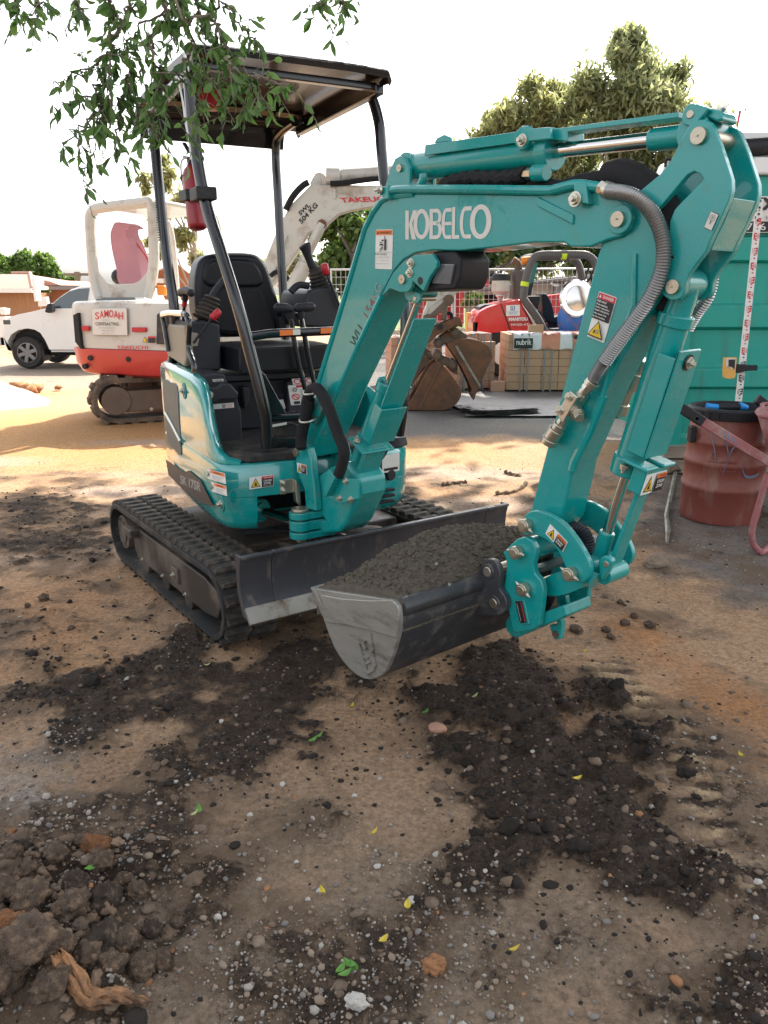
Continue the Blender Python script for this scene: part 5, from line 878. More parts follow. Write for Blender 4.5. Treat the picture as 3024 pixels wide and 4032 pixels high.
em([(.0, .98), (1.0, .98), (1.0, .84), (0, .84)]); em([(.1, .84), (.3, .84), (.42, .05), (.24, .05)]); em([(.78, .84), (.96, .84), (.98, .5), (.82, .46)]); em([(.4, .84), (.58, .84), (.62, .62), (.46, .6)]); em([(.3, .46), (.82, .52), (.98, .4), (.5, .36)]); em([(.72, .4), (.92, .42), (.95, .1), (.8, 0)]); em([(.24, .05), (.8, .1), (.8, -.02), (.35, -.08)]); em([(.34, .3), (.72, .3), (.72, .22), (.36, .2)])
d.build('emblem', BK)
EAR = sm2([(1.0417,0.5347),(1.0576,0.5732),(1.0721,0.5899),(1.0889,0.5978),(1.1103,0.5948),(1.1258,0.5785),(1.1325,0.5471),(1.1312,0.5165),(1.1501,0.5004),(1.1612,0.4786),(1.1542,0.4545),(1.1293,0.4317),(1.0825,0.4157),(1.0251,0.3987),(1.0144,0.436),(1.035,0.4844)], 2)
for b0, b1 in ((-.143, -.122), (.122, .143)): ek = outline_plate(B, EAR, b0, b1, 'bucket_ear', BK, 'bucket_black', .004)
for px in [(1.0844,-0.14,0.5576),(1.1126,-0.14,0.4661)]:
    boss(B, px, -.147, -.141, .024, 'pin_boss', BK, 'bucket_black'); mb = MB(); mb.cyl(B.P(px[0], -.151, px[2]), B.P(px[0], .15, px[2]), .0155, n=20); mb.build('pin', 'pin_steel', BK, bev=.003)
# ---- soil heaped in the bucket
def heap():
    na, nb = 110, 210; aa = np.linspace(SEC[0][0] + .008, SEC[-2][0] + .005, na); bb = np.linspace(-.457, .457, nb); A, Bb = np.meshgrid(aa, bb, indexing='ij'); u = (A - aa[0]) / (aa[-1] - aa[0]); v = (Bb + .47) / .94
    rim = SEC[0][1] + (SEC[-1][1] - SEC[0][1]) * u - .004
    hump = np.clip(np.sin(np.clip(u * 1.02, 0, 1) * math.pi), 0, 1) ** .65 * np.clip((v + .01) / .34, 0, 1) ** .6 * np.clip((1.0 - v) / .5, 0, 1) ** .7
    n = fbm(A * 9, Bb * 9, 31, 5) - .5; l = np.clip(.6 - worley(A * 38, Bb * 38, 7), 0, 1) * .011 + np.clip(.6 - worley(A * 17, Bb * 17, 11), 0, 1) * .012
    edge = np.clip(np.minimum(np.minimum(u, 1 - u) * 6, np.minimum(v, 1 - v) * 12), 0, 1)
    Zh_ = rim + hump * .12 + (n * .05 + l + (fbm(A * 60, Bb * 60, 3, 3) - .5) * .014) * (.25 + .75 * edge)
    ji = [0] + list(range(nb)) + [nb - 1]; ii = [0] + list(range(na)) + [na - 1]; mb = MB(); mb.loft([[B.P(A[i, j], Bb[i, j], Zh_[i, j] - (.09 if (p in (0, na + 1) or q in (0, nb + 1)) else 0)) for q, j in enumerate(ji)] for p, i in enumerate(ii)], closed=False); o = mb.build('soil_heap', 'bucket_soil', None, angle=180); tag(o, 'dark brown loose soil heaped in the grey sided excavator bucket', 'soil'); 
    rs = np.random.RandomState(8); N = 3500; i, j = rs.randint(2, na - 2, N), rs.randint(3, nb - 3, N); P = np.array([B.P(A[p, q], Bb[p, q], Zh_[p, q]) for p, q in zip(i, j)]); r = np.clip(np.exp(rs.normal(-5.5, .45, N)), .002, .012)
    c = scatter('soil_crumbs', P, r, ['bucket_soil'], np.zeros(N, int), ICO2, 9, smooth=True, jit=.18)
    P = P[:5]; scatter('gravel', P + np.array((0, 0, .004)), np.full(5, .007), ['stone_pale'], np.zeros(5, int), ICO2, 10, smooth=True)
    return o
heap()
# ---- steel wrapped hoses beside the arm
def wrapped(pts, r, name, parent, n_turn=5e-3):
    P = smooth_path(pts, 10); out = [P[0]]; acc = 0; res = []
    L = [0]
    for i in range(1, len(P)): L.append(L[-1] + (P[i] - P[i - 1]).length)
    k = int(L[-1] / (n_turn / 2)); j = 0; Q = []; R_ = []
    for i in range(k + 1):
        s = L[-1] * i / k
        while j < len(L) - 2 and L[j + 1] < s: j += 1
        t = (s - L[j]) / max(L[j + 1] - L[j], 1e-9); Q.append(P[j].lerp(P[j + 1], t)); R_.append(r * (1.0 if i % 2 else .84))
    mb = MB(); mb.tube(Q, R_, 14); return mb.build(name, 'spring_steel', parent, angle=20)
wrapped([B.P(*q) for q in [(1.3744,-0.095,1.5878),(1.4178,-0.095,1.5803),(1.456,-0.095,1.5659),(1.4924,-0.095,1.5383),(1.5195,-0.095,1.5015),(1.5357,-0.095,1.46),(1.5387,-0.095,1.4188),(1.5295,-0.095,1.3811),(1.5085,-0.095,1.3368),(1.4698,-0.095,1.2826),(1.4311,-0.095,1.2322),(1.4024,-0.095,1.1908)]], .0185, 'hose', EX, .0062)
wrapped([B.P(*q) for q in [(1.4,-0.085,1.1965),(1.3749,-0.085,1.1605),(1.3638,-0.085,1.1379)]], .017, 'hose', EX, .004)
wrapped([B.P(*q) for q in [(1.4072,0.11,1.5975),(1.4556,0.11,1.5671),(1.4951,0.11,1.5333),(1.5211,0.11,1.4938),(1.5402,0.11,1.4453),(1.5512,0.11,1.3969),(1.5462,0.11,1.3483),(1.5186,0.11,1.3033),(1.5003,0.11,1.2673)]], .0155, 'hose', EX, .0062)
mb = MB(); pp = [B.P(*q) for q in [(1.3669,-0.085,1.1384),(1.3565,-0.085,1.1269),(1.3459,-0.085,1.1156),(1.3353,-0.085,1.1031),(1.3269,-0.085,1.0907)]]; mb.tube(pp[:2], .019, 12); mb.tube(pp[1:3], .016, 6); mb.tube(pp[2:4], .013, 12); mb.tube(pp[3:], .015, 6); mb.build('hose_fitting', 'zinc', AR, bev=.001)
VB = outline_plate(B, [(1.3149,1.1108),(1.3405,1.096),(1.2976,1.0231),(1.2733,1.0467)], -.112, -.06, 'valve_block', AR, 'zinc', .003)
for q in [(1.3137,-0.113,1.0944),(1.2862,-0.113,1.0564)]: bolt(B.P(*q), B.D(0, -1, 0), .009, .008, VB)
mb = MB(); c = B.P(*(1.3117,-0.08,1.0554)); d0 = B.D(.7, -.4, -.4).normalized(); mb.cyl(c, c + d0 * .02, .019, n=20); mb.cyl(c + d0 * .02, c + d0 * .035, .014, n=6); mb.build('valve_plug', 'zinc', VB, bev=.001)
mb = MB(); pp = [B.P(*q) for q in [(1.2797,-0.085,1.0283),(1.2708,-0.085,1.0151),(1.2609,-0.085,0.9997),(1.2427,-0.085,0.9727),(1.2345,-0.085,0.9579)]]; mb.tube(pp[:2], .014, 6); mb.tube(pp[1:3], .018, 16); mb.tube(pp[2:4], .022, 20); mb.tube(pp[3:], .0235, 20); k = mb.build('coupler', 'zinc', AR, bev=.002)
mb = MB(); pp = [B.P(*q) for q in [(1.393,0.085,1.1874),(1.3741,0.085,1.1508),(1.3554,0.085,1.1055),(1.3407,0.085,1.0636),(1.3315,0.085,1.0339)]]; mb.tube(pp[:2], .022, 12); mb.tube(pp[1:3], .026, 12); mb.tube(pp[2:4], .02, 8); mb.tube(pp[3:], .024, 12); mb.build('coupler', 'zinc', AR, bev=.002)
# ---- fire extinguisher strapped to the near front post
e0, e1 = H.P(*(0.0833,-0.37,1.6094)), H.P(*(0.0295,-0.37,1.8644)); FE = thing('fire_extinguisher', 'red fire extinguisher strapped to the front canopy post of the teal excavator', 'fire extinguisher', e0)
u = (e1 - e0).normalized(); L = (e1 - e0).length; mb = MB(); mb.tube([e0 + u * t for t in (0, .006, .02, L * .84, L * .93, L)], [.03, .038, .04, .04, .032, .014], 24); mb.build('cylinder', 'red_paint', FE, angle=50)
mb = MB(); mb.tube([e1, e1 + u * .03], .014, 12); mb.bar(e1 + u * .03, e1 + u * .045 + H.D(-.08, 0, .0), H.D(0, .009, 0), Vector((0, 0, .005))); mb.bar(e1 + u * .055, e1 + u * .08 + H.D(-.07, 0, .02), H.D(0, .009, 0), Vector((0, 0, .004))); mb.build('handle', 'black_plastic', FE, bev=.002)
mb = MB(); mb.tube(smooth_path([e1 + u * .03, e1 + H.D(-.03, -.03, .02), e1 + H.D(-.045, -.03, -.05), e1 + H.D(-.05, -.02, -.1)], 4), .004, 6); mb.build('hose', 'light_print', FE)
mb = MB(); cc = e0 + u * L * .52; mb.bar(cc - u * .022, cc + u * .022, H.D(.06, -.0, 0), H.D(0, .05, 0)); mb.build('strap', 'black_plastic', FE, bev=.004)
mb = MB(); cc = H.P(*(0.3632,-0.415,1.7166)); mb.bar(cc - Vector((0, 0, .024)), cc + Vector((0, 0, .024)), H.D(.055, 0, 0), H.D(0, .04, 0)); mb.build('bracket', 'black_plastic', FE, bev=.006)

# ================================================================ background machines, buildings and trees
mat('white_paint', (.78, .78, .77), .3, 0, .03, 4, coat=.5, dirt=(.5, .42, .33), dirt_amt=.04)
mat('cream_paint', (.56, .54, .49), .4, 0, .06, 5, coat=.2, dirt=(.3, .2, .13), dirt_amt=.22, dirt_scale=3)
mat('red_machine', (.5, .04, .04), .4, 0, .1, 4, coat=.25, dirt=(.36, .12, .08), dirt_amt=.16, dirt_scale=6)
mat('bright_red', (.62, .012, .015), .3, 0, .06, 4, coat=.5)
mat('glass', (.05, .07, .075), .05, 0, .1, 4, coat=1)
mat('tyre', (.025, .024, .024), .8, 0, .2, 20, bump=.15, bscale=50, dirt=(.12, .09, .07), dirt_amt=.25)
mat('alloy', (.2, .2, .21), .4, .5, .1, 10)
mat('pink_cloth', (.42, .2, .24), .9, 0, .15, 5, bump=.2, bscale=40)
mat('rust', (.17, .075, .04), .8, .1, .45, 5, bump=.2, bscale=40, dirt=(.085, .05, .035), dirt_amt=.45, dirt_scale=4)
mat('rust_grey', (.15, .11, .085), .75, .2, .4, 6, bump=.2, bscale=40, dirt=(.22, .1, .05), dirt_amt=.3, dirt_scale=5)
mat('brick', (.47, .29, .185), .9, 0, .14, 6, bump=.2, bscale=70, dirt=(.36, .23, .16), dirt_amt=.2, dirt_scale=8)
mat('brick_pink', (.46, .26, .18), .9, 0, .14, 6, bump=.2, bscale=70)
mat('strap', (.22, .22, .24), .4, 0, .1, 10)
mat('wrap', (.62, .62, .64), .3, 0, .2, 9, bump=.6, bscale=14)
mat('wrap_orange', (.55, .2, .12), .3, 0, .2, 9, bump=.6, bscale=14)
mat('black_sheet', (.05, .05, .056), .5, 0, .35, 5, bump=.2, bscale=12, dirt=(.12, .105, .09), dirt_amt=.3, dirt_scale=3)
mat('grey_rops', (.1, .09, .085), .5, 0, .1, 7)
mat('hi_vis', (.6, .75, .02), .5, 0, .05, 9)
mat('galv', (.52, .53, .54), .4, .6, .1, 6)
mat('boards', (.38, .2, .1), .8, 0, .5, 9, stretch=(9, 1, .15))
mat('boards_orange', (.4, .16, .08), .8, 0, .4, 7, stretch=(6, 1, .15))
mat('roof_tile', (.42, .25, .2), .85, 0, .35, 5, stretch=(1.2, 1.2, 9))
mat('beige_wall', (.42, .35, .27), .85, 0, .12, 2)
mat('dark_inside', (.02, .02, .02), .8, 0, .2, 3)  # near-black for seams and vents; also paints shade inside open sheds
mat('grey_roof', (.22, .2, .19), .7, 0, .15, 2)
mat('post_red', (.5, .04, .04), .5, 0, .1, 4)
mat('blue_paint', (.02, .13, .45), .45, 0, .15, 6, dirt=(.3, .12, .06), dirt_amt=.25, dirt_scale=9)
mat('container', (.0, .33, .27), .42, 0, .08, 2, bump=.05, bscale=6, dirt=(.05, .2, .16), dirt_amt=.24, dirt_scale=4, stretch=(1.6, 1.6, .22), dust=.35)
mat('timber', (.33, .28, .22), .85, 0, .3, 4, bump=.3, bscale=30, stretch=(.3, 4, 4), dirt=(.16, .13, .1), dirt_amt=.4)
mat('drum_red', (.24, .062, .048), .5, 0, .18, 5, bump=.06, bscale=22, dirt=(.3, .17, .14), dirt_amt=.22, dirt_scale=9, stretch=(1, 1, .45), dust=.4)
mat('drum_mark', (.17, .2, .3), .7, 0, .3, 20)
mat('barrow_pink', (.33, .12, .125), .6, 0, .3, 8, bump=.15, bscale=40, dirt=(.38, .29, .26), dirt_amt=.3, dirt_scale=12)
mat('sand', (.46, .4, .32), .95, 0, .2, 7, bump=.5, bscale=25)
mat('amber', (.8, .25, .02), .3, 0, .1, 9)
mat('yellow_case', (.75, .42, .1), .4, 0, .08, 9)
# ---- white utility on the road
def ute():
    U = thing('utility_truck', 'white dual cab utility parked on the road behind the red and grey excavator', 'ute', (-4.6, 15.1, 0)); Y0, Y1 = 14.4, 15.85
    low = [(-6.6855,0.3262),(-6.7771,0.3968),(-6.7868,0.5653),(-6.7629,0.705),(-6.72,0.8161),(-6.6632,0.8923),(-6.4926,0.9475),(-6.187,1.0068),(-6.0116,1.0508),(-5.5002,1.0577),(-4.6492,1.0577),(-3.5145,1.0577),(-2.8774,1.037),(-2.8244,0.9682),(-2.8499,0.3686),(-3.1319,0.3403),(-3.1765,0.5513),(-3.3243,0.705),(-3.5204,0.7606),(-3.7379,0.7119),(-3.8906,0.5793),(-3.9659,0.3403),(-5.9863,0.3403),(-6.0458,0.5093),(-6.1171,0.6352),(-6.2105,0.691),(-6.3365,0.7119),(-6.497,0.6841),(-6.6354,0.6073),(-6.716,0.4812),(-6.7269,0.3403)]
    mb = MB(); mb.prism(W, 'b', low, Y0, Y1); mb.build('body', 'white_paint', U, bev=.035, seg=3)
    top = [(-5.9835,1.048),(-5.9044,1.1194),(-5.7334,1.2561),(-5.5365,1.3785),(-5.3758,1.4327),(-5.1485,1.453),(-4.4735,1.4462),(-4.282,1.3785),(-4.1675,1.0508)]; cx = sum(p[0] for p in top) / len(top); mb = MB(); k = lambda y, s: [W.P(cx + (x - cx) * s, y, z) for x, z in top]
    rings = []
    for y, ins in ((Y0 + .02, 0), (Y1 - .02, 0)):
        yy = [y + (0.11 if y < 15 else -.11) * max(0, (z - .9) / .55) for x, z in top]; rings.append([W.P(x, q, z) for (x, z), q in zip(top, yy)])
    mb.loft(rings); mb.build('cab', 'white_paint', U, bev=.03, seg=3)
    def side(pts, name, m): mb = MB(); mb.loft([[W.P(x, Y0 + d + .11 * max(0, (z - .9) / .55), z) for x, z in pts] for d in (.008, .03)]); return mb.build(name, m, U)
    side([(-5.9126,1.048),(-5.8604,1.1331),(-5.7356,1.2356),(-5.5684,1.3446),(-5.3941,1.3921),(-5.2028,1.4029),(-5.2661,1.0577)], 'window', 'glass'); side([(-5.0694,1.3988),(-4.5345,1.3921),(-4.4277,1.3242),(-4.3655,1.0577),(-5.1172,1.0577)], 'window', 'glass')
    wsx = [(-5.9343,1.1057),(-5.535,1.3921)]; mb = MB(); mb.loft([[W.P(wsx[0][0] - .02, y, wsx[0][1]), W.P(wsx[1][0] - .02, y, wsx[1][1])] for y in (Y0 + .2, Y1 - .2)], closed=False); mb.build('windscreen', 'glass', U)
    mb = MB(); m_ = [(-5.9198,0.9983),(-5.8619,1.1347),(-5.7822,1.1551),(-5.7772,1.012),(-5.8375,0.9778)]; mb.prism(W, 'b', m_, 14.2, 14.36); mb.build('mirror', 'black_plastic', U, bev=.02)
    for wx in ([(-6.403,0.2838)][0], [(-3.5527,0.2838)][0]):
        for y in (Y0 + .02, Y1 - .22):
            c = Vector((wx[0], y, .285)); mb = MB(); mb.lathe(c, [(.17, .19), (.25, .2), (.28, .17), (.285, .1), (.28, .03), (.25, 0), (.18, .01), (.17, .06), (.01, .07)], 36, axis=(0, 1, 0)); wh = mb.build('wheel', 'tyre', U); mb = MB(); mb.lathe(c, [(.05, .02), (.05, .005), (.0, .0)], 20, axis=(0, 1, 0)); mb.lathe(c, [(.165, .0), (.18, .005), (.18, .05), (.16, .05)], 32, axis=(0, 1, 0), cap=False)
            for q in range(6): t = q * math.pi / 3 + .3; d = Vector((math.cos(t), 0, math.sin(t))); mb.bar(c + d * .03 + Vector((0, .015, 0)), c + d * .17 + Vector((0, .015, 0)), Vector((-d.z, 0, d.x)) * .032, Vector((0, .012, 0)))
            mb.build('rim', 'alloy', wh, bev=.004)
    mb = MB(); mb.box(W, -6.1, -3.3, 14.7, 15.6, .22, .36); mb.prism(W, 'b', [(-6.7125,0.3403),(-6.7213,0.4952),(-6.6318,0.6352),(-6.4802,0.705),(-6.3357,0.7189),(-6.1962,0.691),(-6.0917,0.6073),(-6.0253,0.439),(-5.9935,0.3403)], 14.62, 15.7); mb.build('chassis', 'dark_inside', U)
    mb = MB(); mb.box(W, -6.13, -6.1, 14.42, 14.7, .14, .34); mb.build('mud_flap', 'black_plastic', U)
    mb = MB(); x = [(-6.7424,0.83)][0]; mb.box(W, x[0] - .01, x[0] + .12, 14.393, 14.5, x[1] - .05, x[1] + .03); mb.build('headlight', 'glass', U, bev=.01)
    mb = MB(); x = [(-5.9799,0.3333),(-5.581,0.298)]; mb.box(W, x[0][0], -3.8, 14.45, 14.55, x[1][1], x[0][1] - .005); mb.build('sill', 'galv', U)
ute()
# ---- white and red excavator behind
K = Frame((-2.3, 9.1, 0), 68)
def second_excavator():
    E2 = thing('mini_excavator', 'older red and cream excavator with rusty bucket behind the teal one', 'excavator', (-2.3, 9.1, 0)); F = Frame((-2.95, 8.6, 0), 25)
    for b, nm in ((0, 'n'), (1.25, 'f')):
        r, L, zc = .235, 1.55, .245; pr = lambda rr, n=16: arc((L, zc), rr, -90, 90, n) + arc((0, zc), rr, 90, 270, n); mb = MB(); po, pi = pr(r), pr(r - .05); b0, b1 = b - .36, b; F = Frame((-2.95, 8.6, 0), 25) if b == 0 else Frame((-2.55, 8.75, 0), 25)
        mb.loft([[F.P(a, q, z) for a, z in P] for P, q in ((pi, b0), (po, b0), (po, b1), (pi, b1), (pi, b0))], cap=False); t = mb.build('track', 'mud_rubber', E2, bev=.01)
        per = 2 * L + 2 * math.pi * r; n = 30; lm = None
        for row in (0, 1):
            for k in range(n):
                s = (k + .5 * row) / n * per
                if s < L: a, z, th = s, zc + r, 0.
                elif s < L + math.pi * r: q = (s - L) / r; a, z, th = L + r * math.sin(q), zc + r * math.cos(q), q
                elif s < 2 * L + math.pi * r: a, z, th = 2 * L + math.pi * r - s, zc - r, math.pi
                else: q = (s - 2 * L - math.pi * r) / r + math.pi; a, z, th = r * math.sin(q), zc + r * math.cos(q), q
                bc = b0 + .36 * (.26 + .48 * row)
                if lm is None:
                    G = Frame(E2.location, 0); m2 = MB(); m2.loft([[G.P(x, y, z_) for x, y in P] for P, z_ in (([(-.045, -.085), (.045, -.085), (.045, .085), (-.045, .085)], -.01), ([(-.03, -.08), (.03, -.08), (.03, .08), (-.03, .08)], .03))]); o = m2.build('lug', 'mud_rubber', E2); lm = o.data; bpy.data.objects.remove(o)
                inst('lug', lm, t, F.P(a, bc, z) - E2.location, (Matrix.Rotation(F.ang, 3, 'Z') @ Matrix.Rotation(th, 3, 'Y')).to_euler())
        mb = MB(); mb.cyl(F.P(0, b0 + .01, zc), F.P(0, b1 - .01, zc), .15, n=28); mb.prism(F, 'b', [(0, .34), (1.5, .36), (1.5, .14), (0, .12)], b0 + .03, b1 - .03); mb.cyl(F.P(L, b0 + .03, zc), F.P(L, b1 - .03, zc), .16, n=28); mb.build('track_frame', 'rust_grey', E2, bev=.01)
        for k in range(4):
            c = F.P(.35 + .27 * k, b0 + .012, .14); bolt(c, F.D(0, -1, 0), .014, .012, E2)
    mb = MB(); mb.box(F, .2, 1.4, .0, .95, .2, .42); mb.lathe(K.P(0, 0, .4), [(.45, 0), (.45, .1)], 32); mb.build('undercarriage', 'frame_steel', E2, bev=.01)
    # rounded tail: red counterweight below, cream hood above
    def plan(s=1.): 
        P = [(-.92, .5), (-.935, .2), (-.935, -.2), (-.92, -.5), (-.86, -.72), (-.7, -.9), (-.4, -.98), (.2, -.98), (.8, -.98), (.8, .9), (.2, .92), (-.4, .92), (-.7, .86), (-.86, .7)]; return [(a * s, b * s) for a, b in sm2(P, 3)]
    mb = MB(); mb.loft([[K.P(a, b, z) for a, b in plan(s)] for z, s in ((.49, .86), (.52, .94), (.62, .99), (.74, 1.0), (.775, 1.0))]); mb.build('counterweight', 'red_machine', E2, bev=.006, angle=50)
    mb = MB(); mb.loft([[K.P(a, b, z) for a, b in plan(s)] for z, s in ((.778, .985), (1.19, .985), (1.235, .97), (1.25, .94))]); mb.build('hood', 'cream_paint', E2, bev=.004, angle=50)
    mb = MB(); mb.prism(K, 'a', [(0.6299,1.1135),(0.5682,1.1384),(0.5695,1.0086),(0.5689,0.8119),(0.5524,0.7751),(0.5743,0.7704),(0.6396,0.8432)], -.935, -.89); mb.build('hood_seam', 'dark_inside', E2)
    mb = MB(); mb.prism(K, 'a', [(-0.433,1.134),(-0.4865,1.1565),(-0.5592,1.1528),(-0.5318,0.8467),(-0.4019,0.8436)], -.945, -.9); mb.build('side_vent', 'grey_plastic', E2, bev=.01)
    mb = MB(); mb.prism(K, 'a', [(0.6113,1.1142),(0.5443,1.1407),(0.5559,0.7722),(0.621,0.8448)], -.9, -.87) if False else None
    for px in ("", ):
        for q in ([(0.5237,1.0063),(0.4236,1.0079),(0.4301,0.9568),(0.5243,0.9551)], [(-0.1161,1.0028),(-0.2919,1.0057),(-0.2874,0.9607),(-0.117,0.9576)]):
            mb = MB(); mb.prism(K, 'a', q, -.95, -.925); mb.build('reflector', 'red_plastic', E2, bev=.006)
    d = Decal((-3.0145,8.3695,0.916), (-2.5964,8.2006,0.9204), (-2.996,8.362,1.1896), .0015); d.body('grey_print', .002, .01); d.poly('light_print', [(.012, .015), (.988, .015), (.988, .985), (.012, .985)])
    for k, (c, h) in enumerate(zip('SAMOAH', (.0, .05, .08, .08, .05, .0))): d.text('red_print', c, .1 + .135 * k, .58 + h, .22 + .135 * k, .8 + h + .04, .012)
    d.text('grey_print', 'PTY LTD', .32, .53, .52, .58).text('black_print', 'CONTRACTING', .12, .36, .78, .48, .01).text('grey_print', 'DEVON MEADOWS', .22, .25, .68, .3).text('grey_print', '0407 301 873', .3, .15, .64, .2).text('grey_print', '0417 371 373', .3, .05, .64, .1); d.build('sign', E2)
    d = Decal((-2.7379,8.2577,0.781), (-2.3815,8.1137,0.7911), (-2.7342,8.2562,0.8165), .002); d.text('red_print', 'TAKEUCHI', 0, 0, 1, 1, .02); d.build('lettering', E2)
    d = Decal((-2.4453,8.1363,0.8514), (-2.2863,8.072,0.8554), (-2.4389,8.1337,0.9195), .002); d.poly('black_print', [(.05, .1), (.45, .1), (.25, .95)]).poly('yellow_print', [(.1, .15), (.4, .15), (.25, .85)]).rect('black_print', .5, .02, 1, .98).rect('red_print', .5, .72, 1, .98); d.build('warning_decal', E2)
    for p in [(-0.93,0.4625,0.6796),(-0.93,-0.0331,0.6818),(-0.93,0.5466,0.5895)]: mb = MB(); mb.cyl(K.P(-.943, p[1], p[2]), K.P(-.9, p[1], p[2]), .028, n=14); mb.build('tie_hole', 'dark_inside', E2)
    # canopy frame
    ro = [(-3.0589,8.8134,1.2885),(-3.1057,8.8323,1.4832),(-3.1023,8.831,1.8563),(-3.0848,8.8239,2.1027),(-3.0449,8.8078,2.1555),(-2.9857,8.7838,2.1848),(-2.7086,8.6719,2.2053),(-2.4289,8.5589,2.2204),(-2.3757,8.5374,2.2269),(-2.3415,8.5236,2.1995),(-2.3427,8.524,2.0687),(-2.3635,8.5325,1.7143),(-2.4058,8.5496,1.4792),(-2.4716,8.5761,1.2905)]
    mb = MB(); mb.tube(smooth_path(ro, 3), .055, 10); CF = mb.build('canopy_frame', 'cream_paint', E2)
    mb = MB(); mb.prism(K, 'a', [(0.6328,1.4453),(0.6004,1.5581),(0.5637,1.5062),(0.5086,1.4543),(0.4143,1.4258),(0.1375,1.4296),(0.0519,1.457),(-0.0244,1.5163),(-0.0763,1.5707),(-0.0848,1.4794),(-0.0195,1.2904),(0.5901,1.2886)], -.56, -.52); mb.build('canopy_frame', 'cream_paint', CF, bev=.006)
    tl, tr = Vector(ro[5]), Vector(ro[8]); fw = K.D(1.15, 0, -.02); mb = MB(); mb.loft([[tl + Vector((0, 0, .045)), tr + Vector((0, 0, .045)), tr, tl], [tl + fw + Vector((0, 0, .045)), tr + fw + Vector((0, 0, .045)), tr + fw, tl + fw]]); mb.build('canopy_roof', 'cream_paint', CF, bev=.02, seg=3)
    for p in (tl, tr): mb = MB(); mb.tube(smooth_path([p + fw - Vector((0, 0, .02)), p + fw + K.D(.08, 0, -.25), p + fw + K.D(.1, 0, -1.0)], 4), .045, 10); mb.build('canopy_post', 'cream_paint', CF)
    # cloth covered seat
    sp = sm2([(0.6534,1.4375),(0.6686,1.5878),(0.7019,1.745),(0.7156,1.8813),(0.7108,1.9681),(0.6754,2.0344),(0.6324,2.081),(0.5208,2.073),(0.4496,2.0425),(0.4214,2.0161),(0.4964,2.0105),(0.4922,1.9341),(0.4548,1.8758),(0.4151,1.7791),(0.3754,1.682),(0.3394,1.5459),(0.3367,1.4483),(0.4132,1.4338)], 2); mb = MB(); mb.prism(K, 'a', sp, -.16, .06); SE = mb.build('seat', 'pink_cloth', E2, bev=.04, seg=3)
    mb = MB(); mb.tube(smooth_path([(-2.8028,9.2492,1.9184),(-2.7332,9.2211,1.859),(-2.6713,9.1961,1.7806),(-2.621,9.1757,1.7024),(-2.6033,9.1686,1.644)], 3), .008, 6); mb.build('strap', 'red_plastic', SE); mb = MB(); mb.ball((-3.0571,9.5137,1.513), .09, 12); mb.build('lever_knob', 'black_plastic', E2)
    mb = MB(); q = (-2.3208,8.5691,1.3507); mb.cyl(Vector(q) - Vector((0, 0, .04)), Vector(q) + Vector((0, 0, .06)), .05, n=16); mb.build('beacon', 'amber', E2, bev=.01)
    # boom reaching right, parallel to the picture
    def pl(pts, y0, y1, name, m='cream_paint', bev=.012): mb = MB(); mb.prism(W, 'b', pts, y0, y1); return mb.build(name, m, E2, bev=bev)
    bm = pl([(-1.4053,1.5261),(-1.3465,1.646),(-1.2293,1.9086),(-1.1058,2.1504),(-1.0316,2.2659),(-0.7893,2.4863),(-0.7544,2.4863),(-0.746,2.4741),(-0.4409,2.4741),(-0.066,2.4701),(0.3438,2.4741),(0.6938,2.4132),(0.8015,2.2987),(0.8043,2.1835),(0.6991,2.167),(0.346,2.2659),(-0.005,2.2741),(-0.1191,2.256),(-0.3565,2.2165),(-0.5066,2.1752),(-0.6229,2.0758),(-0.6592,2.0258),(-0.712,2.0341),(-0.7654,2.0174),(-0.837,1.984),(-0.9669,1.7821),(-1.1068,1.5947),(-1.2206,1.4226),(-1.3592,1.3358)], 9.3, 9.52, 'boom')
    pl([(-0.8222,2.492),(-0.7858,2.5565),(-0.75,2.6048),(-0.7065,2.6128),(-0.6677,2.6032),(-0.6466,2.5766),(-0.6388,2.5323),(-0.5876,2.4798),(-0.7705,2.4717)], 9.36, 9.46, 'cylinder_eye'); mb = MB(); mb.cyl(*[(-0.629,9.4,2.572),(0.6088,9.4,2.6452)], .075, n=20); mb.cyl([(-0.6377,9.4,2.5761),(-0.4796,9.4,2.572)][0], [(-0.6377,9.4,2.5761),(-0.4796,9.4,2.572)][1], .1, n=20); mb.build('arm_cylinder', 'cream_paint', E2, bev=.008)
    for hp, hr in (([(-1.0824,9.27,2.2137),(-1.0267,9.27,2.3121),(-0.9631,9.27,2.3935),(-0.8827,9.27,2.4665),(-0.8211,9.27,2.4988)], .035), ([(-0.5869,9.27,2.4827),(-0.4392,9.27,2.4907),(-0.2653,9.27,2.515),(-0.0743,9.27,2.5351),(0.2551,9.27,2.5472)], .03), ([(-1.2731,9.25,1.5166),(-1.209,9.25,1.5594),(-1.1207,9.25,1.5337),(-1.0518,9.25,1.4566),(-1.0445,9.25,1.405)], .025)): mb = MB(); mb.tube(smooth_path(hp, 4), hr, 8); mb.build('hose', 'sleeve', E2)
    mb = MB(); mb.cyl(*[(-0.6846,9.3,2.0758),(-0.974,9.3,1.5433)], .055, n=20); mb.cyl(*[(-0.8765,9.25,1.653),(-1.1322,9.25,1.1969)], .085, n=20); mb.cyl(*[(-0.715,9.22,2.0118),(-0.9091,9.22,1.652)], .03, n=16); mb.build('boom_cylinder', 'cream_paint', E2, bev=.006)
    mb = MB(); q = (-0.6862,9.26,2.0685); mb.cyl(Vector(q), Vector(q) + Vector((0, .3, 0)), .05, n=20); mb.build('pin', 'rust', E2)
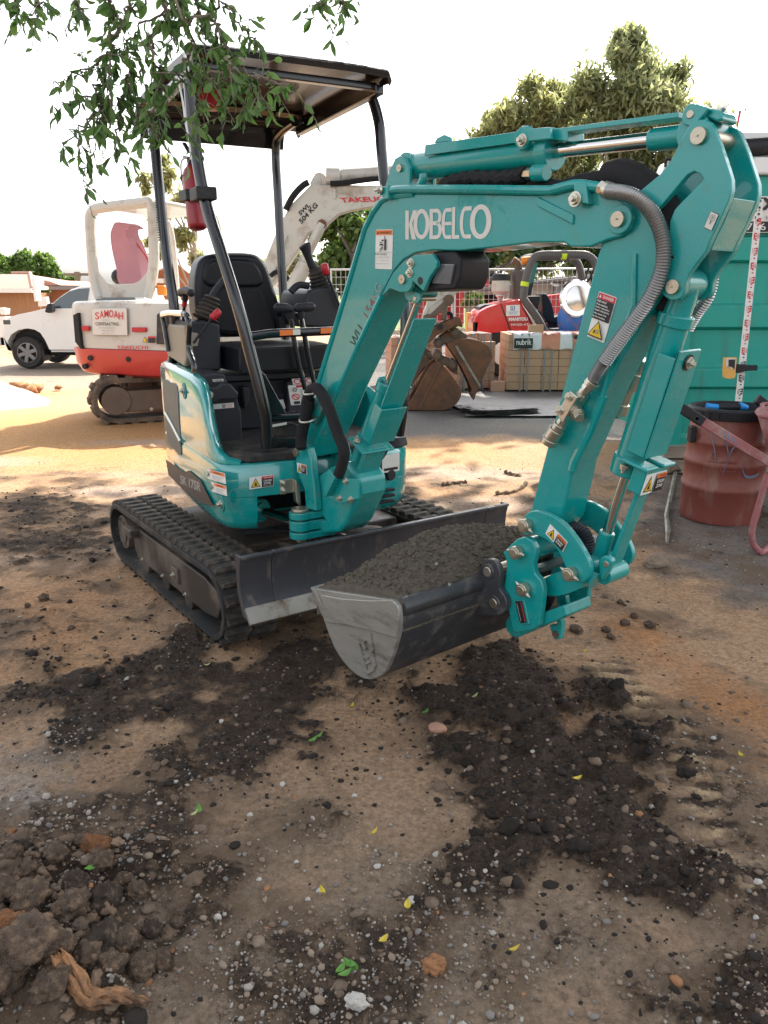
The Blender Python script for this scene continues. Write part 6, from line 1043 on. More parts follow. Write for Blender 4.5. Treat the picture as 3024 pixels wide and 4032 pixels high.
    pl([(-0.5585,2.4405),(-0.5238,2.4324),(-0.5254,2.3305),(-0.5604,2.3305)], 9.28, 9.3, 'pipe_clamp'); pl([(-1.3465,1.646),(-1.2006,1.9673),(-1.1131,1.9338),(-1.0683,1.9505),(-1.1264,1.8074),(-1.2747,1.4226),(-1.4116,1.3792)], 9.26, 9.56, 'boom_foot')
    d = Decal((-0.465,9.295,2.2917), (0.1352,9.295,2.3081), (-0.4905,9.295,2.3433), .002); d.text('red_print', 'TAKEUCHI', 0, 0, 1, 1, .03); d.build('lettering', bm)
    d = Decal((-0.922,9.295,2.1541), (-0.8076,9.295,2.2572), (-0.9499,9.295,2.1913), .002); d.text('black_print', 'SWL', 0, 0, 1, 1, .03); d.build('lettering', bm)
    d = Decal((-0.9139,9.295,2.0671), (-0.7243,9.295,2.2572), (-0.9479,9.295,2.1086), .002); d.text('black_print', '504 KG', 0, 0, 1, 1, .03); d.build('lettering', bm)
    # arm, links and quick hitch
    pl([(0.6938,2.4132),(0.8015,2.2987),(0.7024,2.0174),(0.5749,1.7227),(0.5166,1.293),(0.6082,1.3439),(0.7406,1.3185),(0.5186,1.165),(0.4677,1.0102),(0.4788,1.165)], 9.32, 9.5, 'arm'); pl([(0.4227,0.8801),(0.4402,1.0749),(0.4785,1.1907),(0.6345,1.3439),(0.8129,1.5961),(0.9177,1.5961),(0.8198,1.3185),(0.7161,1.2291),(0.6382,1.1522),(0.5337,1.0491),(0.5216,0.9713),(0.469,0.9192)], 9.33, 9.5, 'arm')
    for pts in ([(0.4727,1.0562),(0.5317,1.1013),(0.6878,1.2486),(0.7132,1.2931),(0.7658,1.2995),(0.7998,1.2549),(0.7416,1.2039),(0.5591,1.0497),(0.52,1.0045),(0.4799,1.0174)], [(0.6824,1.1911),(0.7216,1.2103),(0.7184,1.0497),(0.6857,1.0304),(0.6457,1.0368)]): pl(pts, 9.27, 9.33, 'bucket_link', 'rust_grey')
    for q in [(0.7348,9.26,1.2577),(0.5024,9.26,1.044)]: mb = MB(); q = Vector(q); mb.cyl(q, q + Vector((0, .3, 0)), .06, n=20); mb.cyl(q - Vector((0, .01, 0)), q, .03, n=16); mb.build('pin_boss', 'rust_grey', E2, bev=.006)
    mb = MB(); mb.tube(smooth_path([(0.7094,9.35,1.0993),(0.7492,9.35,1.1123),(0.7765,9.35,1.0863),(0.7777,9.35,1.0344)], 3), .02, 8); mb.build('hose', 'sleeve', E2)
    hi = [(0.4095,0.84),(0.4377,0.9111),(0.5428,0.9497),(0.7128,1.0268),(0.8173,1.0626),(0.8565,1.0716),(0.8986,0.9755),(0.8859,0.9562),(0.8194,0.9755),(0.6758,0.9046),(0.6102,0.8723),(0.5451,0.8075),(0.5058,0.7815),(0.426,0.7945)]; q = pl(hi, 9.2, 9.24, 'quick_hitch', 'rust', .006); pl(hi, 9.5, 9.54, 'quick_hitch', 'rust', .006); pl([(0.635,0.9626),(0.8442,1.0396),(0.8722,0.9755),(0.6758,0.9046)], 9.24, 9.5, 'quick_hitch', 'rust', .006)
    for c in [(0.6342,9.19,0.9669),(0.458,9.19,0.8431)]: mb = MB(); c = Vector(c); mb.cyl(c, c + Vector((0, .36, 0)), .035, n=18); mb.build('pin', 'dark_inside', E2)
second_excavator()
def rusty_bucket(name, label, shell, side_extra, ears, y0, y1, pins, m1='rust'):
    b = thing(name, label, 'excavator bucket', W.P(sum(p[0] for p in shell) / len(shell), (y0 + y1) / 2, max(0, min(p[1] for p in shell))))
    sh = sm2(shell, 2)
    for y in (y0, y1 - .03): mb = MB(); mb.prism(W, 'b', sh, y, y + .03); mb.build('bucket_side', m1, b, bev=.006)
    n = len(sh); i0 = side_extra; mb = MB(); cx = sum(p[0] for p in sh) / n; cz = sum(p[1] for p in sh) / n; seg = sh[i0:]; inn = [(cx + (x - cx) * .95, cz + (z - cz) * .95) for x, z in seg]
    mb.prism(W, 'b', seg + inn[::-1], y0 + .031, y1 - .031); mb.build('bucket_shell', m1, b, bev=.004)
    for y in (y0 + .1, y1 - .14): mb = MB(); mb.prism(W, 'b', ears, y, y + .035); mb.build('bucket_ear', 'rust_grey', b, bev=.006)
    for x, z in pins: mb = MB(); mb.cyl((x, y0 + .06, z), (x, y1 - .06, z), .055, n=20); mb.cyl((x, y0 + .04, z), (x, y0 + .06, z), .035, n=16); mb.build('pin_boss', 'rust_grey', b, bev=.006)
    return b
rb = rusty_bucket('rusty_bucket', 'rusty orange bucket hanging from the hitch, its cutting edge pointing down', [(0.722,0.7784),(0.7638,0.6998),(0.889,0.5149),(1.0176,0.2607),(1.0461,0.1253),(1.0739,0.1931),(1.1242,0.3145),(1.1987,0.5016),(1.2486,0.6076),(1.2319,0.6998),(1.1899,0.7522),(1.1218,0.7915),(1.041,0.8176),(0.9341,0.828),(0.8279,0.8111)], 8, [(0.5986,0.7815),(0.6375,0.8335),(0.7679,0.924),(0.8204,0.9369),(0.8736,0.924),(0.9545,0.8659),(0.9688,0.8309),(0.8236,0.8075),(0.7184,0.7685),(0.6394,0.7295)], 9.25, 9.78, [(0.6319,0.775),(0.8175,0.8956)])
mb = MB(); mb.bar(*[(0.8289,9.243,0.7462),(1.1175,9.243,0.2884)], (.0, .004, 0), (.012, 0, .006)); mb.build('wear_strip', 'worn_steel', rb)
rb2 = rusty_bucket('rusty_bucket', 'brown rusty digging bucket resting on the asphalt below the hanging one', [(0.1455,0.0187),(0.289,0.0845),(0.3965,0.2547),(0.529,0.497),(0.6224,0.5636),(0.677,0.537),(0.7881,0.4032),(0.8865,0.2683),(0.9027,0.1732),(0.8504,0.0776),(0.7695,0.0228),(0.6602,0.0008),(0.4269,0.0049)], 8, [(0.6008,0.6433),(0.6203,0.683),(0.6606,0.683),(0.6889,0.6168),(0.7841,0.5769),(0.8381,0.5769),(0.8634,0.537),(0.8627,0.4032),(0.8011,0.43),(0.7181,0.5103),(0.6227,0.5503)], 9.28, 9.8, [(0.6238,0.6367),(0.8056,0.5237)])
mb = MB(); mb.bar(*[(0.4186,9.273,0.0267),(0.6549,9.273,0.5327)], (.0, .004, 0), (.01, 0, .006)); mb.build('wear_strip', 'rust_grey', rb2)
rb3 = rusty_bucket('rusty_bucket', 'narrow muddy bucket lying behind the brown rusty bucket on the left', [(0.2622,0.241),(0.3189,0.3843),(0.3891,0.5547),(0.4603,0.5971),(0.5324,0.5688),(0.5622,0.4981),(0.4911,0.4413),(0.4203,0.3414),(0.3492,0.2266)], 5, [(0.4016,0.7235),(0.4586,0.7375),(0.5165,0.6815),(0.6321,0.6112),(0.5762,0.5264),(0.4458,0.6112)], 9.9, 10.2, [(0.4449,0.6843),(0.5897,0.5759)], 'rust_grey')
sc_ = thing('scrap_tray', 'pale grey metal offcuts lying beside the rusty buckets', 'scrap metal', W.P(.15, 9.9, 0)); mb = MB(); mb.prism(W, 'b', [(0.1576,0.2777),(0.2284,0.2918),(0.25,0.2354),(0.3424,0.2284),(0.2433,0.1789),(0.1509,0.1789)], 9.6, 9.8); mb.build('tray', 'worn_steel', sc_, bev=.005); mb = MB(); mb.prism(W, 'b', [(0.1274,0.0501),(0.1481,0.1268),(0.2182,0.078),(0.1835,0.0291)], 9.45, 9.6); mb.build('offcut', 'timber', sc_, bev=.005)
# ---- brick packs
BRK = {}
def brick_pack(name, label, x0, y0, cols, rows, deep, bw, bh, bd, rot, m='brick', wrap_txt=None, skip=()):
    F = Frame((x0, y0, 0), rot); t = thing(name, label, 'brick pack', F.P(cols * bw / 2, deep * bd / 2, 0), 'strapped packs of pale bricks'); key = (bw, bh, bd, m)
    G = Frame(t.location, 0)
    if key not in BRK:
        bm = MB(); bm.box(G, -bw / 2 + .0035, bw / 2 - .0035, -bd / 2 + .003, bd / 2 - .003, .0025, bh - .0025); o = bm.build('brick', m, t); BRK[key] = o.data; bpy.data.objects.remove(o)
    rs = random.Random(3)
    for r in range(rows):
        for c in range(cols):
            for d in range(deep):
                if 0 < d < deep - 1 and 0 < c < cols - 1 and r < rows - 1: continue
                if (r, c, d) in skip: continue
                inst('brick', BRK[key], t, F.P((c + .5) * bw + rs.uniform(-.004, .004), (d + .5) * bd + rs.uniform(-.007, .007), .02 + r * bh) - t.location, (0, 0, F.ang + rs.uniform(-.012, .012)))
    Wd, Ht = cols * bw, .02 + rows * bh
    for f in (.13, .2, .36, .43, .62, .69, .86): 
        mb = MB(); x = Wd * f; mb.bar(F.P(x, -.012, .0), F.P(x, -.012, Ht + .006), F.D(.011, 0, 0), F.D(0, .0015, 0)); mb.bar(F.P(x, -.012, Ht + .006), F.P(x, deep * bd + .012, Ht + .006), F.D(.011, 0, 0), Vector((0, 0, .0015))); mb.build('strap', 'strap', t)
    if wrap_txt:
        mb = MB(); n = 40; 
        def sheet(u0, u1, hh, mi):
            R = []
            for k in range(n + 1):
                u = u0 + (u1 - u0) * k / n; w_ = .006 * math.sin(u * 43) + .005 * math.sin(u * 91 + 1); R.append([F.P(u * Wd, deep * bd * .8, Ht + .012), F.P(u * Wd, .01, Ht + .012 + w_), F.P(u * Wd, -.018 + w_, Ht - .02), F.P(u * Wd, -.022 - w_, Ht - hh * (1 + .05 * math.sin(u * 30)))])
            mb.loft(R, closed=False, mi=mi)
        sheet(.05, .32, .2, 0); sheet(.3201, .5, .2, 1); sheet(.5001, .62, .2, 0); sheet(.6201, .78, .12, 1); sheet(.7801, .99, .2, 0); wr = mb.build('wrapping', ['wrap', 'wrap_orange'], t, angle=180)
        d = Decal(F.P(Wd * .055, -.034, Ht - .19), F.P(Wd * .235, -.034, Ht - .19), F.P(Wd * .055, -.034, Ht - .03), .002); d.rect('black_print', 0, 0, 1, .86).text('white_print', 'nubrik', .12, .3, .92, .78, .01); d.build('lettering', wr)
        d = Decal(F.P(Wd * .63, -.034, Ht - .06), F.P(Wd * .77, -.034, Ht - .06), F.P(Wd * .63, -.034, Ht - .01), .002); d.rect('black_print', 0, 0, 1, 1); d.build('lettering', wr)
    return t, Ht, F
t, Ht, F_ = brick_pack('brick_pack', 'strapped pack of pale bricks under torn white and orange wrapping', 1.71, 11.12, 6, 7, 4, .238, .109, .2, 0, wrap_txt=True)
b_ = MB(); b_.box(F_, .3, .5, .1, .2, Ht + .02, Ht + .12); tag(b_.build('brick', 'brick', None, bev=.003), 'single loose brick standing on top of the wrapped brick pack', 'brick')
brick_pack('brick_pack', 'unwrapped pack of pinkish bricks seen corner on behind the hanging rusty bucket', 1.02, 11.25, 3, 7, 3, .19, .108, .2, 12, 'brick_pink', skip=((6, 2, 0), (6, 1, 0)))
brick_pack('brick_pack', 'far left pack of orange bricks half hidden behind the muddy bucket', .1, 11.6, 4, 6, 3, .19, .115, .2, 8, 'brick_pink')
tag(MB().box(W, 1.5, 1.68, 11.05, 11.2, .004, .14).build('brick', 'brick_pink', None, bev=.004), 'loose brick on the ground between the two brick packs', 'brick')
# ---- folded black sheet
sh = thing('plastic_sheet', 'folded black plastic sheet spread on the asphalt before the bricks', 'plastic sheet', W.P(1.6, 9.4, .01)); g = [(0.8654,8.9954),(0.9217,9.6063),(1.3138,10.9075),(2.4941,11.0368),(2.1772,9.4584),(1.863,8.6145),(1.3971,8.908)]; mb = MB(); rs = np.random.RandomState(4)
nx, ny = 60, 40; gx = np.linspace(min(p[0] for p in g), 2.75, nx); gy = np.linspace(8.75, 10.9, ny)
mb.loft([[W.P(x + .05 * math.sin(y * 3), y, .012 + .02 * float(fbm(np.array([x * 2.2]), np.array([y * 2.2]), 5, 3)[0])) for x in gx] for y in gy], closed=False); mb.build('sheet', 'black_sheet', sh, angle=180)
for k, (a, b, c) in enumerate(((.02, .0, 1.0), (.045, .03, .95), (.07, .07, .88))):
    mb = MB(); P = [(0.8787,8.9954,0),(1.0613,8.738,0),(1.3741,8.7547,0),(1.779,8.908,0)]; mb.loft([[Vector(p) + Vector((0, .02 + b, .012 + a + .012 * math.sin(i * 1.7 + k))) for i, p in enumerate(smooth_path(P, 6))], [Vector(p) + Vector((0, .35, .014 + a * .5)) for p in smooth_path(P, 6)]], closed=False); mb.build('fold', 'black_sheet', sh, angle=180)
# ---- red rough terrain forklift
def forklift():
    Fk = thing('forklift', 'red rough terrain forklift with grey roll bar and black seat behind the bricks', 'forklift', W.P(2.2, 13.4, 0)); Y = 13
    def pl(pts, y0, y1, name, m, bev=.01, par=None): mb = MB(); mb.prism(W, 'b', pts, y0, y1); return mb.build(name, m, par or Fk, bev=bev)
    hood = [(1.4333,0.6949),(1.4252,0.8171),(1.4404,0.9458),(1.5181,1.0383),(1.6474,1.1092),(1.8498,1.17),(2.1681,1.2363),(2.1843,1.2011),(2.4729,0.7093)]; mb = MB(); yc = 13.6; cxh = sum(p[0] for p in hood) / len(hood)
    mb.loft([[W.P(cxh + (x - cxh) * (1 - .12 * k), 13 + .0 + y, .7 + (z - .7) * (1 - .1 * k)) for x, z in hood] for y, k in ((.02, .35), (.06, .1), (.15, 0), (1.05, 0), (1.14, .1), (1.18, .35))]); bo = mb.build('bonnet', 'bright_red', Fk, bev=.02, seg=3, angle=40)
    pl([(1.4346,0.7021),(1.4293,0.8744),(1.5117,0.8744),(1.4956,0.7309)], 13.02, 13.06, 'side_vent', 'dark_inside', .004); pl([(1.8532,1.1587),(1.8646,1.1644),(2.0605,0.6949),(2.0383,0.6949)], 13.012, 13.05, 'seam', 'dark_inside', 0); pl([(1.9865,0.8744),(2.361,0.8815),(2.3613,0.8758),(1.9882,0.8686)], 13.012, 13.05, 'seam', 'dark_inside', 0)
    d = Decal((1.9515,13.008,0.9669), (2.1713,13.008,0.974), (1.9445,13.008,1.1345), .002); d.rect('white_print', 0, 0, 1, 1).rect('blue_paint', .32, .5, .64, .9).rect('white_print', .38, .55, .58, .85).rect('blue_paint', .42, .58, .5, .78).text('blue_paint', '9547 2777', .22, .14, .78, .28).rect('blue_paint', .1, .35, .9, .38); d.build('sign', bo)
    d = Decal((1.9943,13.008,0.8912), (2.2955,13.008,0.8955), (1.9949,13.008,0.9455), .002); d.text('white_print', 'MANITOU', 0, 0, 1, 1, .05); d.build('lettering', bo)
    d = Decal((2.0344,13.008,0.8153), (2.3185,13.008,0.8182), (2.0358,13.008,0.8512), .002); d.text('light_print', 'MH25-4T', 0, 0, 1, 1, .03); d.build('lettering', bo)
    d = Decal((2.2816,13.008,0.7276), (2.3775,13.008,0.7276), (2.2799,13.008,0.7622), .002); d.text('light_print', 'SERIES', .1, .2, .9, .8); d.build('lettering', bo)
    loop = "Zr:960,1000 870,830 740,650 722,600 745,440 790,270 830,190 880,155 990,143 1300,143 1400,150 1470,190 1510,260 1525,330"
    for y in (13.02, 14.1):
        P = [(2.5953,13.02,0.7011),(2.4496,13.02,0.9451),(2.2461,13.02,1.2008),(2.2165,13.02,1.2713),(2.2392,13.02,1.4956),(2.2928,13.02,1.7315),(2.345,13.02,1.8417),(2.4146,13.02,1.8897),(2.5721,13.02,1.9062),(3.0185,13.02,1.9062),(3.1632,13.02,1.8966),(3.2679,13.02,1.8417),(3.3325,13.02,1.7453),(3.3921,13.02,1.5235),(3.4607,13.02,0.9879)]; mb = MB(); mb.tube([Vector(p) + Vector((0, y - 13.02, 0)) for p in smooth_path(P, 4)], .062, 12); rp = mb.build('roll_bar', 'grey_rops', Fk)
        if y < 13.5:
            for q in ([(2.7809,12.95,1.8937),(2.8597,12.95,1.8937)], [(2.2344,12.95,1.4949),(2.2233,12.95,1.4254)]): mb = MB(); a, b = Vector(q[0]), Vector(q[1]); a.y = b.y = 13.02; mb.cyl(a, b, .066, n=14); mb.build('reflective_tape', 'hi_vis', rp)
    for a in ("Zr", ):
        P = [(2.4146,13.02,1.8897),(3.1632,13.02,1.8966)]; 
        for p in P: mb = MB(); mb.cyl(p, Vector(p) + Vector((0, 1.08, 0)), .05, n=10); mb.build('roll_bar', 'grey_rops', Fk)
    pl([(2.4984,1.7913),(2.5874,1.8201),(2.5408,1.5598),(2.4944,1.2821),(2.4036,1.2674),(2.416,1.3262),(2.465,1.5598)], 13.9, 14.0, 'rear_screen', 'glass', .004)
    mb = MB(); q = [(2.2317,13.6,1.1937),(2.2096,13.6,1.6758)]; mb.cyl(q[0], q[1], .11, n=20); ex = mb.build('exhaust', 'grey_rops', Fk, bev=.005); mb = MB(); mb.tube(smooth_path([(2.2102,13.6,1.6614),(2.2069,13.6,1.7336),(2.1813,13.6,1.7985),(2.1116,13.6,1.8416)], 4), .062, 12); mb.build('exhaust_pipe', 'rust_grey', ex)
    mb = MB(); q = Vector((1.9153,13.5,1.151)); mb.lathe(q, [(.03, 0), (.05, .1), (.08, .12), (.08, .17)], 20); mb.build('air_filter', 'galv', Fk); mb = MB(); mb.lathe(q, [(.15, .2), (.15, .36), (.14, .37)], 24); mb.lathe(q, [(.1, .15), (.15, .2)], 24); k = mb.build('air_filter', 'cream_paint', Fk); mb = MB(); mb.lathe(q, [(.155, .37), (.155, .43), (.13, .47), (.02, .48), (.01, .53)], 24); mb.build('air_filter_cap', 'black_plastic', k)
    pl([(1.5529,1.0381),(1.551,1.0962),(1.6393,1.1396),(1.7886,1.1468),(1.7755,1.0962)], 13.3, 13.9, 'tank', 'grey_plastic', .03)
    st = pl(sm2([(2.5668,1.2694),(2.5943,1.3125),(2.6555,1.2838),(2.73,1.1541),(2.7758,1.0091),(2.7876,0.9362),(2.8317,0.9508),(3.0565,0.9581),(3.1489,0.9216),(3.1527,0.8632),(2.8537,0.8339),(2.6398,0.8924),(2.5943,1.0381)], 2), 13.3, 13.85, 'seat', 'vinyl', .03); pl([(2.6865,0.8632),(3.1217,0.8778),(3.135,0.7899),(2.7069,0.7679)], 13.35, 13.8, 'seat_base', 'black_plastic', .01, st)
    mb = MB(); mb.tube([(3.0225,13.28,1.0676),(2.876,13.28,0.8931),(2.8295,13.28,0.7907)], .02, 6); mb.build('seat_belt', 'black_plastic', st)
    pl([(2.3006,1.2708),(2.4985,1.2779),(2.5019,1.214),(2.4726,1.0716),(2.3167,1.2424)], 13.1, 13.5, 'console', 'black_plastic', .01); pl([(2.414,1.0644),(2.5332,1.043),(2.5916,0.784),(2.5143,0.8418)], 13.1, 13.5, 'console', 'grey_plastic', .01); pl([(2.5036,0.6877),(2.5726,0.774),(2.9994,0.7812),(3.0044,0.7021),(3.1234,0.6877),(3.1465,0.3391),(2.5221,0.3391)], 13.02, 14.1, 'chassis', 'grey_rops', .01)
    mb = MB(); c = Vector((3.3715,13.5,1.6735)); ring = [c + Vector((.05 * math.sin(t), .18 * math.cos(t), .18 * math.sin(t))) for t in [k * .4189 for k in range(15)]]; mb.tube(ring, .016, 8, closed=True); mb.cyl(c, c + Vector((.12, 0, -.5)), .02); mb.build('steering_wheel', 'black_plastic', Fk)
    mb = MB(); mb.tube([(3.3308,13.3,1.3269),(3.2772,13.3,1.2406),(3.2045,13.3,1.2118)], .02, 8); mb.build('lever', 'black_plastic', Fk); mb = MB(); q = Vector((2.2741,13.1,1.8101)); mb.cyl(q - Vector((.1, 0, 0)), q + Vector((.08, 0, .02)), .06, n=14); mb.build('beacon', 'amber', Fk, bev=.01)
    for x, z, r in ((1.95, .38, .38), (3.5, .46, .46)):
        for y in (13.0, 14.0):
            mb = MB(); c = Vector((x, y, z)); mb.lathe(c, [(r * .5, .24), (r * .9, .25), (r, .18), (r, .06), (r * .9, 0), (r * .5, .01)], 32, axis=(0, 1, 0)); k = mb.build('wheel', 'tyre', Fk); mb = MB(); mb.lathe(c, [(r * .52, .0), (r * .45, .03), (r * .2, .05), (.0, .05)], 24, axis=(0, 1, 0)); mb.build('rim', 'white_paint', k)
forklift()
# ---- blue cement mixer with a shiny bowl
cm = thing('cement_mixer', 'rusty blue cement mixer with shiny round lid beside the forklift seat', 'cement mixer', W.P(3.25, 12.6, 0)); q = Vector((3.0268,12.6,0.9309)); mb = MB(); mb.ball(q, .34, 24, sc=(1, .9, 1.0)); mb.build('drum', 'blue_paint', cm)
q = Vector((2.8929,12.3,1.2469)); mb = MB(); mb.lathe(q, [(.26, .02), (.28, 0), (.27, -.03), (.2, -.02), (.18, .03), (.05, .05), (.0, .05)], 32, axis=(.25, -1, .1)); mb.build('lid', 'chrome', cm); mb = MB(); mb.cyl((q.x, 12.5, q.z), (q.x + .1, 12.6, q.z - .3), .05, n=12); mb.box(W, q.x - .2, q.x + .3, 12.4, 12.9, 0, .6); mb.build('stand', 'blue_paint', cm, bev=.02)
# ---- temporary fence of wire mesh panels
fn = thing('mesh_fence', 'silver wire mesh site fence standing behind the forklift', 'fence', W.P(2.6, 15.6, 0)); x0 = -1.0
for pn in range(4):
    xa, xb = x0 + pn * 2.35, x0 + pn * 2.35 + 2.3; mb = MB(); mb.tube([(xa, 15.6, .0), (xa, 15.6, 1.74), (xb, 15.6, 1.76), (xb, 15.6, .0)], .026, 8); mb.bar((xa, 15.6, .12), (xb, 15.6, .12), (0, .02, 0), (0, 0, .02)); p_ = mb.build('fence_frame', 'galv', fn); mb = MB(); d_ = .0042
    for k in range(1, 25): x = xa + (xb - xa) * k / 25; mb.bar((x, 15.6, .12), (x, 15.6, 1.74), (d_, 0, 0), (0, d_, 0))
    for k in range(1, 12): z = .12 + 1.62 * k / 12; mb.bar((xa, 15.606, z), (xb, 15.606, z), (0, d_, 0), (0, 0, d_))
    mb.build('wire_mesh', 'galv', p_, smooth=False)
yp = thing('bollard', 'yellow post standing in front of the mesh fence left of the forklift', 'post', W.P(1.63, 14, 0)); mb = MB(); a = [(1.4665,14,0.9982),(1.4802,14,0.636)]; mb.cyl((a[0][0], 14, 0), a[0], .06, n=16); mb.build('post', 'yellow_case', yp, bev=.01)
# ---- sheds and houses
def house(name, label, loc): return thing(name, label, name.split('_')[-1], loc)
sd = thing('carport', 'beige carport with dark open front behind the mesh fence', 'shed', W.P(2.6, 22, 0))
def bx(t, name, m, x0, x1, y0, y1, z0, z1, bev=0): mb = MB(); mb.box(W, x0, x1, y0, y1, z0, z1); return mb.build(name, m, t, bev=bev)
Q = [(2.181,1.4001),(3.5274,1.5537),(3.5863,0.2466),(2.3836,1.2102),(3.245,1.2577),(4.2339,1.6597),(5.5026,1.7537),(5.5916,0.4897)]
mb = MB(); mb.prism(W, 'b', [(2.1078,1.3764),(3.6742,1.5655),(5.5744,1.7772),(5.5828,1.6597),(4.239,1.5655),(3.482,1.4711),(2.2089,1.2815)], 21.8, 26); mb.build('roof', 'grey_roof', sd, bev=.02); mb = MB(); mb.prism(W, 'b', [(2.1966,1.2815),(3.483,1.4474),(3.5472,0.002),(3.2968,0.002),(3.2445,1.2696),(2.4075,1.234),(2.4327,0.002),(2.2323,0.002)], 22, 22.2); mb.build('wall', 'beige_wall', sd, bev=.01); mb = MB(); mb.prism(W, 'b', [(2.3821,1.2577),(3.2676,1.3053),(3.3218,0.002),(2.4202,0.002)], 23.5, 23.6); mb.build('back_wall', 'dark_inside', sd)  # near-black sheet paints the shade inside the open carport
mb = MB(); mb.prism(W, 'b', [(3.5312,1.4711),(4.2267,1.5655),(5.5811,1.6833),(5.6837,0.2466),(3.5863,0.2466)], 22.1, 22.3); w2 = mb.build('wall', 'beige_wall', sd); 
mb = MB(); mb.prism(W, 'b', [(4.8049,1.5881),(5.4623,1.6232),(5.4697,1.5176),(4.81,1.5059)], 21.9, 22.0); mb.build('gutter', 'white_paint', w2); mb = MB(); mb.prism(W, 'b', [(4.4262,1.5881),(4.4873,1.5881),(4.5022,1.5411),(4.6618,1.5294),(4.6653,1.4706),(4.543,1.4706),(4.4302,1.5176)], 21.9, 22.0); mb.build('downpipe', 'white_paint', w2); mb = MB(); mb.prism(W, 'b', [(4.5416,1.4941),(4.8827,1.5176),(4.9467,0.4937),(4.5998,0.4937)], 21.95, 22.05); mb.build('door', 'grey_roof', w2)
rc = thing('cabinet', 'red hydrant cabinet behind the forklift seat', 'cabinet', W.P(4.3, 20, 0)); mb = MB(); mb.prism(W, 'b', [(4.0045,1.2454),(4.3605,1.2886),(4.4044,0.5688),(4.0424,0.5688)], 20, 20.4); mb.build('box', 'post_red', rc, bev=.01); mb = MB(); mb.prism(W, 'b', [(4.6419,1.4395),(4.8864,1.461),(4.8967,1.3102),(4.6511,1.2994)], 20.2, 20.22); sg_ = mb.build('sign', 'post_red', rc); d = Decal((4.7007,20.18,1.3533), (4.9255,20.18,1.3685), (4.6964,20.18,1.4185), .002); d.text('white_print', 'HYDRANT', 0, 0, 1, 1); d.build('lettering', sg_)
for k, P in enumerate(([(1.7502,1.6189),(1.8453,1.629),(1.8624,0.6084),(1.7764,0.6084)], [(2.3176,1.7507),(2.3916,1.7507),(2.4237,1.4457),(2.3493,1.4457)])):
    pp = thing('red_post', ('tall red post left of the beige carport', 'short red post of the dark verandah seen above the carport roof')[k], 'post', W.P(P[0][0], 19, 0)); mb = MB(); mb.prism(W, 'b', P, 19, 19.12); mb.build('post', 'post_red', pp, bev=.005)
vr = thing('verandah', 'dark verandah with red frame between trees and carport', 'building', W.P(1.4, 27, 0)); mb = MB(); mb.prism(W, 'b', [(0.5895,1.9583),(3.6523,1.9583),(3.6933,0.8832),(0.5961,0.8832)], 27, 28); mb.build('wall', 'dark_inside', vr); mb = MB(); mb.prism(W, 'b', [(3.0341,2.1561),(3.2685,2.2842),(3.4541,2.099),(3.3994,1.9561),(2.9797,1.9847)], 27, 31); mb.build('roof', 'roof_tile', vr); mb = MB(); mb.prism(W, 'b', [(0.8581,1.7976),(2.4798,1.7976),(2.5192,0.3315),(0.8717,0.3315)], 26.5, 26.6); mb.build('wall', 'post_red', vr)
h1 = thing('brick_house', 'low house with red tiled hip roof behind the white ute at far left', 'house', W.P(-13, 27, 0)); mb = MB(); P = [(-14.9989,1.3003),(-10.0956,1.3003),(-10.2199,0.245),(-15.1835,0.245)]; mb.prism(W, 'b', [(x, max(-.1, z)) for x, z in P], 24.1, 30); hw_ = mb.build('wall', 'boards', h1)
e0_, e1_ = [(-15.218,24,1.3908),(-10.1685,24,1.3795)][0], [(-15.218,24,1.3908),(-10.1685,24,1.3795)][1]; rz = [(-11.6192,1.863)][0]; mb = MB(); E_ = [Vector((e0_[0], 23.8, e0_[2])), Vector((e1_[0], 23.8, e1_[2])), Vector((e1_[0] + .6, 30.4, e1_[2])), Vector((e0_[0], 30.4, e0_[2]))]; R0, R1 = Vector((e0_[0] + 3, 27.1, rz[1])), Vector((rz[0], 27.1, rz[1]))
mb.add(E_ + [R0, R1], [(0, 1, 5, 4), (1, 2, 5), (2, 3, 4, 5), (3, 0, 4), (0, 3, 2, 1)]); rf = mb.build('roof', 'roof_tile', h1, smooth=False)
for k in range(11):
    t_ = k / 11; a = E_[0].lerp(R0, t_); b = E_[1].lerp(R1, t_); mb = MB(); mb.bar(a + Vector((0, -.02, .02)), b + Vector((0, -.02, .02)), Vector((0, .06, .02)), Vector((0, 0, .012))); mb.build('tile_course', 'roof_tile', rf)
mb = MB(); mb.tube([E_[1] + Vector((0, 0, .03)), R1 + Vector((0, 0, .04))], .07, 6); mb.tube([R0 + Vector((0, 0, .04)), R1 + Vector((0, 0, .04))], .07, 6); mb.build('ridge', 'roof_tile', rf); mb = MB(); mb.bar(E_[0] + Vector((0, -.05, -.02)), E_[1] + Vector((0.0, -.05, -.02)), (0, .05, 0), (0, 0, .06)); mb.build('gutter', 'white_paint', h1); mb = MB(); mb.prism(W, 'b', [(-10.0786,1.1875),(-9.8441,1.1875),(-9.8271,0.9265),(-10.099,0.9152)], 23.85, 24.05); mb.build('window', 'white_paint', h1)
h2 = thing('brick_house', 'orange boarded house with grey roof edge right of the tiled house', 'house', W.P(-8.5, 26, 0)); mb = MB(); mb.prism(W, 'b', [(x, max(-.1, z)) for x, z in [(-10.1259,1.3921),(-8.0214,1.3921),(-8.1287,0.1986),(-10.2614,0.1986)]], 25, 29); mb.build('wall', 'boards_orange', h2); mb = MB(); mb.prism(W, 'b', [(-10.0828,1.4852),(-7.7033,1.5202),(-7.7124,1.4152),(-10.0948,1.3802)], 24.7, 29); mb.build('roof', 'grey_roof', h2); mb = MB(); mb.prism(W, 'b', [(-10.5244,1.6743),(-10.3509,1.6377),(-10.0336,1.5206),(-10.5441,1.5011)], 25.5, 29); mb.build('roof', 'roof_tile', h2)
